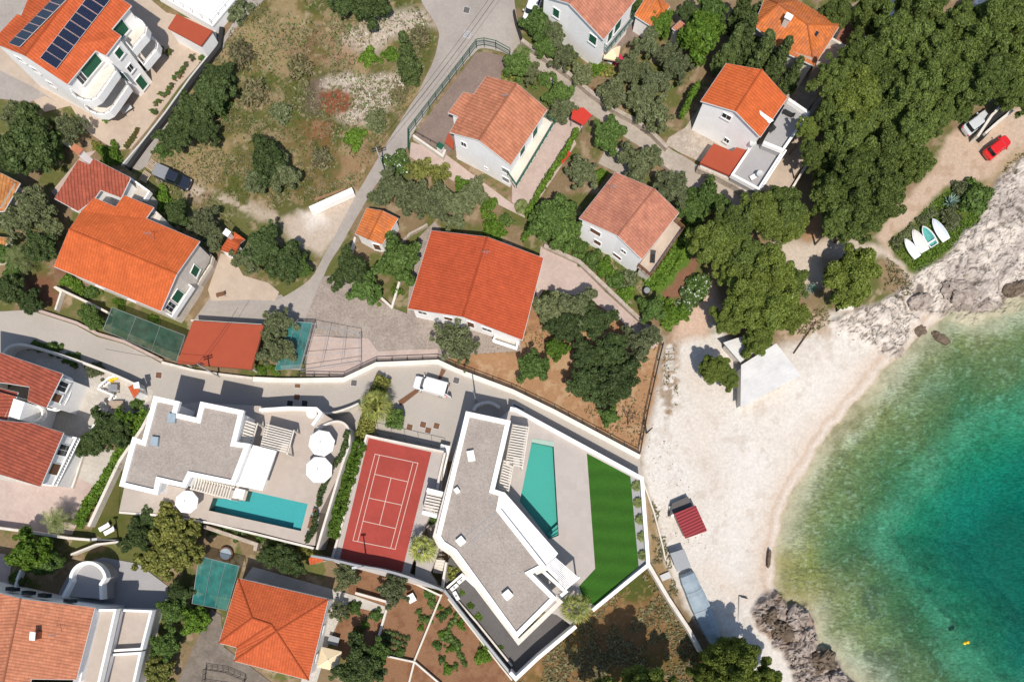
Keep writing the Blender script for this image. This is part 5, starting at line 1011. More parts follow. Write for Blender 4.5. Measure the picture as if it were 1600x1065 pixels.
freewall([(346, 42), (342, 72), (300, 125), (262, 178), (225, 225), (198, 262)], 0, .6, .55, 'dark', 'shadow_strip', 'dark strip imitating the wall shadow beside the long path below the apartment house', kind=None)  # dark band modelled in place of the terrace wall's cast shadow
freewall([(335, 40), (338, 70), (296, 122), (258, 175), (221, 222), (190, 258)], 0, .5, .2, 'lgrey', 'terrace_parapet', 'grey parapet edging the apartment house terrace')
freewall([(40, 185), (75, 205), (120, 235)], 0, 1.3, .3, 'offwhite', 'garden_wall', 'pale wall under the bushy trees left of the apartment house')
freewall([(803, 15), (806, 30), (815, 58)], 0, 1.1, .25, 'dark', 'lane_gate', 'dark gate rail at the start of the narrow lane')
freewall([(815, 62), (851, 88), (891, 116), (927, 146), (960, 170), (993, 187), (1020, 207), (1043, 230)], 0, .9, .5, 'stonewall', 'lane_wall', 'pale dry stone wall along the upper side of the narrow lane')
freewall([(836, 100), (868, 131), (901, 166), (925, 180)], 0, .8, .4, 'stonewall', 'lane_wall', 'pale dry stone wall along the lower side of the narrow lane')
freewall([(1028, 248), (1052, 266), (1080, 294), (1100, 308)], 0, .7, .5, 'stonewall', 'lane_wall', 'pale stone wall beside the lower end of the narrow lane')
freewall([(850, 383), (905, 408), (945, 446), (985, 484), (1012, 510), (1030, 535)], 0, .7, .5, 'stonewall', 'path_wall', 'stone wall between the paved footpath and the green garden')
freewall([(668, 350), (640, 365), (622, 385)], 0, .6, .3, 'stonewall', 'bed_wall', 'stone edging between the olive trees and the central house')
freewall([(590, 460), (612, 480), (624, 440)], 0, .6, .3, 'offwhite', 'bed_edge', 'pale edge of the small planted triangle by the street')
freewall([(555, 370), (548, 395)], 0, .6, .3, 'offwhite', 'bed_edge', 'pale edge of the planted bed below the small mottled orange shed')
o = MB().band(xy([(484, 326), (551, 296)], 1.2), .75, 0, 1.1).build('rendered_wall', M['white']); tag(o, 'bright white rendered wall stub ending at the street below the vacant lot', 'wall')
freewall([(492, 312), (540, 294)], 0, .2, .3, 'soil2', 'brick_edge', 'reddish brick strip behind the bright white wall stub', 'brick edge')
# ================================================================= bottom left houses
eN = empty('balcony_house', (*xy([(100, 1000)], 4)[0], 0), 'large house with weathered orange roof and long white balconies at the lower left corner', 'house')
E = 7.6; R = 9.2
P3 = [[P(*v) for v in poly] for poly in ([(-80, 905, E+.3), (32, 935, R), (6, 1060, R), (-10, 1130, R), (-90, 1110, E)], [(32, 935, R), (148, 949, E), (119, 1061, E), (48, 1060, E+.9), (40, 1130, E+.9), (-10, 1130, R), (6, 1060, R)])]
rN, plN = roof_of(eN, P3, M['t_brown']); walls_of(eN, [(v.x, v.y) for v in PP([(-80, 905), (32, 935, R), (148, 949), (119, 1061), (100, 1130), (-90, 1110)], E)], plN, M['white'])
c = P(52, 993, 9.8); k = MB().box((c.x, c.y, 9.0), (.55, .9, 1.8), -.1).build('chimney', M['t_brown'], rN); MB().box((c.x, c.y, 9.95), (.7, 1.05, .1), -.1).build('chimney_cap', M['white'], k)
def deckbal(px, zt, zf, mat='deck'):
    q = xy(px, zt); f = MB().prism(q, zf-.25, zf).build('balcony', M[mat], eN); MB().band(offset(ccw(q), .15), .3, zf-.27, zt, True).build('parapet', M['white'], f)
deckbal([(146, 951), (182, 951), (150, 1090), (100, 1090), (122, 1062)], 6.2, 5.2); deckbal([(184, 951), (238, 953), (222, 1015), (170, 1018)], 4.2, 3.2); deckbal([(170, 1021), (221, 1018), (205, 1090), (152, 1090)], 4.2, 3.2)
MB().prism(xy([(146, 951), (238, 953), (205, 1090), (110, 1090)], 2.9), -.2, 2.9).build('lower_wall', M['white'], eN)
q = arc(P(136, 905, 4), 2.0, -10, 190, 16); q = [(P(137, 898, 3.6).x+2.35*math.cos(math.radians(a)), P(137, 905, 3.6).y+2.3*math.sin(math.radians(a))) for a in range(-5, 190, 12)]
q = [xy([(158, 936)], 3.6)[0]]+[xy([(157, 912)], 3.6)[0]]+q[1:]+[xy([(98, 932)], 3.6)[0]]
f_ = MB().prism(q, -.1, 2.6).build('round_terrace', M['greydeck'], eN); MB().band(q, .4, 2.5, 3.6).build('round_parapet', M['white'], f_)
for (a, b) in ((20, 920), (45, 926), (70, 930), (110, 938)): c = P(a, b, 5.5); MB().box((c.x, c.y+.02, 5.5), (1.1, .5, 1.2), -.12).build('window', M['glass'], eN)
# hip roof house at the bottom
E, R = 4.6, 6.3
eM, fM, _, _ = house('hip_roofed_house', 'house with red orange hipped roof beside the white paved side walk', [[(372, 903, E), (513, 936, E), (432, 986, R), (424, 975, R-.05), (394, 965, R-.1)], [(513, 936, E), (482, 1062, E), (432, 986, R)], [(482, 1062, E), (366, 1032, E), (432, 986, R)], [(372, 903, E), (394, 965, R-.1), (342, 1004, E)], [(342, 1004, E), (394, 965, R-.1), (424, 975, R-.05), (370, 1011, E)], [(370, 1011, E), (424, 975, R-.05), (432, 986, R), (366, 1032, E)]], 't_orange', outline=[(372, 903, E), (513, 936, E), (482, 1062, E), (366, 1032, E), (370, 1011, E), (342, 1004, E)], inset=.4)
for a in ((505, 985, 2.6, 1.2, 1.2, 'glass'), (495, 1030, 2.6, 1.2, 1.2, 'glass')): win(eM, fM, *a)
umbrella(513, 1030, .05, 1.55, 'square beige parasol on the white paved side walk by the hipped house', None, 2.6, 'beigecanvas', .55, True); umbrella(507, 1018, .05, 1.0, 'smaller beige parasol above the square one by the hipped house', None, 2.3, 'beigecanvas', .3, True) if False else None
def table_set(px, py, z, lab, mt='grey', ang=0, L=1.4, W_=.9):
    c = P(px, py, z+.7); e = empty('garden_table', (c.x, c.y, z), lab, 'table'); MB().box((c.x, c.y, z+.72), (L, W_, .05), ang).build('table_top', M[mt], e)
    for sx in (-1, 1):
        for sy in (-1, 1): x_, y_ = sx*L*.4, sy*W_*.4; MB().box((c.x+x_*math.cos(ang)-y_*math.sin(ang), c.y+x_*math.sin(ang)+y_*math.cos(ang), z+.36), (.06, .06, .7)).build('leg', M['dark'], e)
    return e
table_set(521, 1000, .05, 'grey garden table with dark top on the white side walk', 'grey', -.3, 1.5, 1.2)
table_set(197, 170, .05, 'pale table beside the lower balcony of the apartment house', 'lgrey', .6, 1.6, .8)
freewall([(605, 948), (588, 1005), (560, 1000)][0:2], 0, .6, .3, 'offwhite', 'plot_wall', 'pale wall left of the middle vegetable plot')
freewall([(690, 928), (648, 1030), (638, 1070)], 0, .5, .25, 'cream', 'plot_wall', 'thin pale wall between the two red soil vegetable plots')
freewall([(592, 1022), (648, 1034), (690, 1070)], 0, .6, .25, 'offwhite', 'plot_wall', 'thin wall across the bottom of the middle vegetable plot')
freewall([(555, 926), (605, 940), (604, 950)], 0, 1.0, .35, 'offwhite', 'plot_wall', 'pale wall at the end of the white side walk')
freewall([(800, 1062), (782, 1040), (700, 935)], 0, .5, .2, 'cream', 'plot_kerb', 'thin cream kerb right of the vegetable plots')
freewall([(555, 885), (600, 896), (650, 912), (688, 930)], 0, .7, .25, 'offwhite', 'garden_edge', 'thin cream wall at the foot of the tall grey court wall')
freewall([(318, 822), (400, 850), (398, 860)], 0, 1.2, .5, 'stonewall', 'courtyard_wall', 'stone wall above the teal plastic cover')
# round spa tub under the teal cover
c = P(352, 865, .6); e = empty('round_tub', (c.x, c.y, .0), 'round blue tub beside the teal plastic cover', 'tub'); MB().cyl(c, 1.0, 0, .5, 20).build('rim', M['brown'], e); MB().cyl((c.x, c.y), .8, .5, .54, 20).build('tub_cover', M['bluegrey'], e)
c = P(368, 1055, 1.2); tag(rail(None, xy([(318, 1045), (352, 1050), (380, 1062), (376, 1078), (315, 1070)], 1.2), .05, 1.2, 'dark', .8, 3, 'dark_gate', closed=True), 'dark metal railing enclosure in the driveway at the bottom', 'railing')
house('kiosk', 'small red tiled hut below the lower end of the curved bed wall', [[(482, 873, 2.4), (490, 866, 2.4), (503, 868, 2.4), (505, 877, 2.3), (484, 882, 2.3)]], 't_orange', inset=.1, cat='hut', gutter=False)
# ================================================================= vegetation
def mesh_np(name, V, F4, mats, mi=None):
    me = bpy.data.meshes.new(name); me.vertices.add(len(V)); me.vertices.foreach_set('co', V.astype(np.float32).ravel())
    n = len(F4); me.loops.add(n*4); me.loops.foreach_set('vertex_index', F4.astype(np.int32).ravel()); me.polygons.add(n)
    me.polygons.foreach_set('loop_start', (np.arange(n)*4).astype(np.int32)); me.polygons.foreach_set('loop_total', np.full(n, 4, np.int32))
    for m in mats: me.materials.append(m)
    if mi is not None: me.polygons.foreach_set('material_index', mi.astype(np.int32))
    me.update(calc_edges=True); return me
def quads(C_, Nn, size, aspect, rng):
    n = len(C_); r = rng.normal(size=(n, 3)); T = np.cross(Nn, r); T /= np.linalg.norm(T, axis=1)[:, None]+1e-9; B = np.cross(Nn, T)
    s = size*(.6+.8*rng.random((n, 1))); T = T*s*.5*aspect; B = B*s*.5
    V = np.stack([C_-T, C_-B*.9+T*.1, C_+T, C_+B*.9+T*.1], 1).reshape(-1, 3); F = np.arange(4*n).reshape(-1, 4); return V, F
def blobs_leaves(blobs, dens, size, aspect, rng, up=.25, jit=.75, fill=.25):
    Cs, Ns = [], []
    for (cx, cy, cz, rx, rz) in blobs:
        n = max(8, int(dens*rx*(rx+rz)*2)); d = rng.normal(size=(n, 3)); d[:, 2] = np.where(rng.random(n) < .7, np.abs(d[:, 2]), d[:, 2]); d /= np.linalg.norm(d, axis=1)[:, None]
        rr = np.where(rng.random(n) < fill, .55+.4*rng.random(n), .9+.2*rng.random(n))[:, None]
        Cs.append(np.array([cx, cy, cz])+d*rr*np.array([rx, rx, rz])); m = d+rng.normal(size=(n, 3))*jit; m[:, 2] += up; m /= np.linalg.norm(m, axis=1)[:, None]; Ns.append(m)
    return quads(np.concatenate(Cs), np.concatenate(Ns), size, aspect, rng)
def core_faces(blobs, k=.72):
    V, F = [], []
    for (cx, cy, cz, rx, rz) in blobs:
        b = len(V)
        for i in range(4):
            ph = -1.1+i*.75
            for j in range(6): a = j*PI/3+i*.5; V.append((cx+rx*k*math.cos(ph)*math.cos(a), cy+rx*k*math.cos(ph)*math.sin(a), cz+rz*k*math.sin(ph)))
        for i in range(3):
            for j in range(6): F.append((b+i*6+j, b+i*6+(j+1) % 6, b+(i+1)*6+(j+1) % 6, b+(i+1)*6+j))
        F.append((b+18, b+19, b+20, b+21)); F.append((b+18, b+21, b+22, b+23))
    return np.array(V, float), np.array(F)
def crown_mesh(name, mat, R, hz, nb, br, dens, size, aspect, seed, shape='dome', extra=None, jit=.75, core=True, flat=.55, zc=0):
    """crown centred at origin: radius R, half height hz, made of nb sub clumps of radius about br"""
    rng = np.random.default_rng(seed); blobs = []
    lob = [(rng.random()*2*PI, .12+.12*rng.random(), rng.integers(2, 6)) for _ in range(3)]
    for i in range(nb):
        a = i*2.39996+rng.random()*.5; t = math.sqrt((i+.5)/nb); q = 1+sum(l[1]*math.cos(l[2]*a+l[0]) for l in lob); 
        r = R*t*q*(.97-.25*br/R*.0)-br*.55*t; b = br*(.7+.6*rng.random())*(1-.25*t)
        if shape == 'dome': z = hz*math.sqrt(max(0, 1-(t*.97)**2))*flat*1.6-hz*.45+rng.normal()*hz*.22
        elif shape == 'low': z = hz*(1-t*t)*.8-hz*.4+rng.normal()*hz*.1
        elif shape == 'cone': z = hz*(1-2*t)+rng.normal()*hz*.05; r = R*t*q*.9-br*.4*t
        blobs.append((r*math.cos(a), r*math.sin(a), z, b, b*.8 if shape != 'cone' else b*1.1))
        if shape == 'dome' and t > .45 and i % 2 == 0: blobs.append((r*.9*math.cos(a), r*.9*math.sin(a), z-hz*.45, b*1.1, b))
    V, F = blobs_leaves(blobs, dens, size, aspect, rng, jit=jit); mi = np.zeros(len(F))
    if extra:        # (count, material index, size) flowers or fruit on the outside
        n = extra[0]; k = rng.integers(0, len(blobs), n); bl = np.array(blobs)[k]; d = rng.normal(size=(n, 3)); d[:, 2] = np.abs(d[:, 2]); d /= np.linalg.norm(d, axis=1)[:, None]
        c = bl[:, :3]+d*bl[:, 3:4]*1.08; V2, F2 = quads(c, d, extra[1], 1., rng); F = np.concatenate([F, F2+len(V)]); V = np.concatenate([V, V2]); mi = np.concatenate([mi, np.ones(n)])
    if core:
        V3, F3 = core_faces(blobs); F = np.concatenate([F, F3+len(V)]); V = np.concatenate([V, V3]); mi = np.concatenate([mi, np.zeros(len(F3))])
    V = V+np.array([0, 0, zc]); mats = mat if isinstance(mat, list) else [mat]
    return mesh_np(name, V, F, mats, mi)
def trunk_mesh(name, h, r, spread, seed, nl=5, mat='trunk', lean=.1):
    rnd = random.Random(seed); m = MB(); p = Vector((0, 0, -.2)); q = Vector((rnd.uniform(-lean, lean)*h, rnd.uniform(-lean, lean)*h, h*.55)); m.tube(p, q, r, r*.7, 7)
    for i in range(nl):
        a = 2*PI*i/nl+rnd.random(); e = q+Vector((math.cos(a)*spread*rnd.uniform(.4, .8), math.sin(a)*spread*rnd.uniform(.4, .8), h*rnd.uniform(.3, .5))); m.tube(q, e, r*.5, r*.15, 5)
    m.tube(q, q+Vector((0, 0, h*.5)), r*.6, r*.15, 5)
    me = bpy.data.meshes.new(name); me.from_pydata(m.v, [], m.f); me.materials.append(M[mat]); return me
KIND = {}
def kind(nm, objname, cat, crowns, trunk, R, hz, hfac): KIND[nm] = dict(obj=objname, cat=cat, crowns=crowns, trunk=trunk, R=R, hz=hz, hf=hfac)
kind('broad', 'broadleaf_tree', 'tree', [crown_mesh('crown', M['l_broad'], 3, 1.9, 46, .78, 95, .26, 1.5, 10+i) for i in range(3)], [trunk_mesh('trunk', 3.4, .2, 1.8, i) for i in range(2)], 3, 1.9, 1.35)
kind('dark', 'dark_tree', 'tree', [crown_mesh('crown', M['l_dark'], 3.2, 2.0, 60, .66, 110, .22, 1.5, 30+i) for i in range(3)], [trunk_mesh('trunk', 3.4, .2, 1.8, 5+i) for i in range(2)], 3.2, 2, 1.3)
kind('olive', 'olive_tree', 'tree', [crown_mesh('crown', M['l_olive'], 2.7, 1.6, 46, .58, 115, .21, 2.3, 50+i, jit=1.1) for i in range(3)], [trunk_mesh('trunk', 2.6, .22, 1.6, 9+i, 6) for i in range(2)], 2.7, 1.6, 1.3)
kind('sparse', 'sparse_olive_tree', 'tree', [crown_mesh('crown', M['l_olive'], 2.8, 1.6, 34, .50, 90, .2, 2.3, 70+i, jit=1.2, core=False) for i in range(2)], [trunk_mesh('trunk', 2.8, .16, 2.0, 19+i, 9) for i in range(2)], 2.8, 1.6, 1.3)
kind('pine', 'pine_tree', 'tree', [crown_mesh('crown', M['l_pine'], 4.0, 3.4, 54, .92, 150, .165, 2.4, 90+i, jit=.9, flat=.5) for i in range(4)], [trunk_mesh('trunk', 7.0, .26, 2.4, 29+i, 7) for i in range(2)], 4.0, 2.6, 2.3)
kind('pine2', 'pine_tree', 'tree', [crown_mesh('crown', M['l_pine2'], 3.8, 3.2, 50, .85, 150, .165, 2.4, 110+i, jit=.9, flat=.5) for i in range(3)], [trunk_mesh('trunk', 7.0, .26, 2.4, 39+i, 7) for i in range(2)], 3.8, 2.4, 2.3)
kind('cyp', 'cypress_tree', 'tree', [crown_mesh('crown', M['l_cyp'], 1.6, 3.6, 70, .5, 110, .2, 2.2, 130+i, shape='cone') for i in range(2)], [trunk_mesh('trunk', 3.0, .16, .5, 49, 3)], 1.6, 3.6, 1.35)
kind('shrub', 'shrub', 'shrub', [crown_mesh('foliage', M['l_broad'], 1.2, .8, 20, .38, 190, .16, 1.5, 150+i, shape='low', zc=.35) for i in range(3)], None, 1.2, .8, 0)
kind('bright', 'bright_shrub', 'shrub', [crown_mesh('foliage', M['l_bright'], 1.2, .8, 20, .38, 190, .16, 1.5, 160+i, shape='low', zc=.35) for i in range(2)], None, 1.2, .8, 0)
kind('brightree', 'bright_green_tree', 'tree', [crown_mesh('crown', M['l_bright'], 2.4, 1.5, 44, .58, 120, .22, 1.5, 165+i) for i in range(2)], [trunk_mesh('trunk', 2.8, .18, 1.4, 59, 5)], 2.4, 1.5, 1.3)
kind('greyshrub', 'grey_shrub', 'shrub', [crown_mesh('foliage', M['l_olive'], 1.2, .8, 18, .36, 170, .15, 2.0, 170+i, shape='low', zc=.35, jit=1.1) for i in range(2)], None, 1.2, .8, 0)
kind('yshrub', 'yellowish_shrub', 'shrub', [crown_mesh('foliage', M['l_yellow'], 1.2, .8, 18, .36, 170, .16, 1.8, 180+i, shape='low', zc=.35) for i in range(2)], None, 1.2, .8, 0)
kind('dryshrub', 'dry_shrub', 'shrub', [crown_mesh('foliage', M['l_dry'], 1.2, .7, 16, .36, 120, .15, 2.2, 190+i, shape='low', zc=.3, jit=1.2, core=False) for i in range(2)], None, 1.2, .7, 0)
kind('ytree', 'yellow_leaved_tree', 'tree', [crown_mesh('crown', M['l_yellow'], 3.0, 1.9, 50, .66, 85, .32, 1.4, 200+i) for i in range(2)], [trunk_mesh('trunk', 3.4, .2, 1.8, 69, 5)], 3.0, 1.9, 1.35)
kind('oleander', 'flowering_shrub', 'shrub', [crown_mesh('foliage', [M['l_broad'], M['flower_w']], 1.6, 1.1, 24, .45, 150, .2, 2.0, 210+i, shape='low', zc=.5, extra=(120, .16)) for i in range(2)], None, 1.6, 1.1, 0)
kind('redflower', 'red_flowering_shrub', 'shrub', [crown_mesh('foliage', [M['l_broad'], M['flower_r']], 1.6, 1.1, 24, .45, 150, .2, 2.0, 220+i, shape='low', zc=.5, extra=(160, .17)) for i in range(1)], None, 1.6, 1.1, 0)
tcount = [0]
def tree(k, px, py, rp, label, h=None, group=None, base=0.0, sx=1., rot=None, sz=1.):
    K = KIND[k]; i = tcount[0]; tcount[0] += 1
    r = rp*S; sc_ = r/K['R']; th = (h if h else K['hf']*sc_**.5*K['R']*.8) if K['trunk'] else 0
    zc = base+(th if K['trunk'] else 0)
    sc_ *= (H-zc)/H
    c = P(px, py, zc); e = empty(K['obj'], (c.x, c.y, base), label, K['cat'], group)
    cr = bpy.data.objects.new('crown' if K['trunk'] else 'foliage', K['crowns'][i % len(K['crowns'])]); col.objects.link(cr); cr.parent = e; cr.location = (0, 0, th); a = rot if rot is not None else (i*1.7) % (2*PI)
    cr.rotation_euler = (0, 0, a); cr.scale = (sc_*sx, sc_, (sc_*sz if K['trunk'] else sc_*.9*sz))
    if K['trunk']:
        t = bpy.data.objects.new('trunk', K['trunk'][i % len(K['trunk'])]); col.objects.link(t); t.parent = e; f = {'broad': 3.4, 'dark': 3.4, 'olive': 2.6, 'sparse': 2.8, 'pine': 7., 'pine2': 7., 'cyp': 3., 'brightree': 2.8, 'ytree': 3.4}[k]
        t.scale = (sc_, sc_, th/f); 
    return e
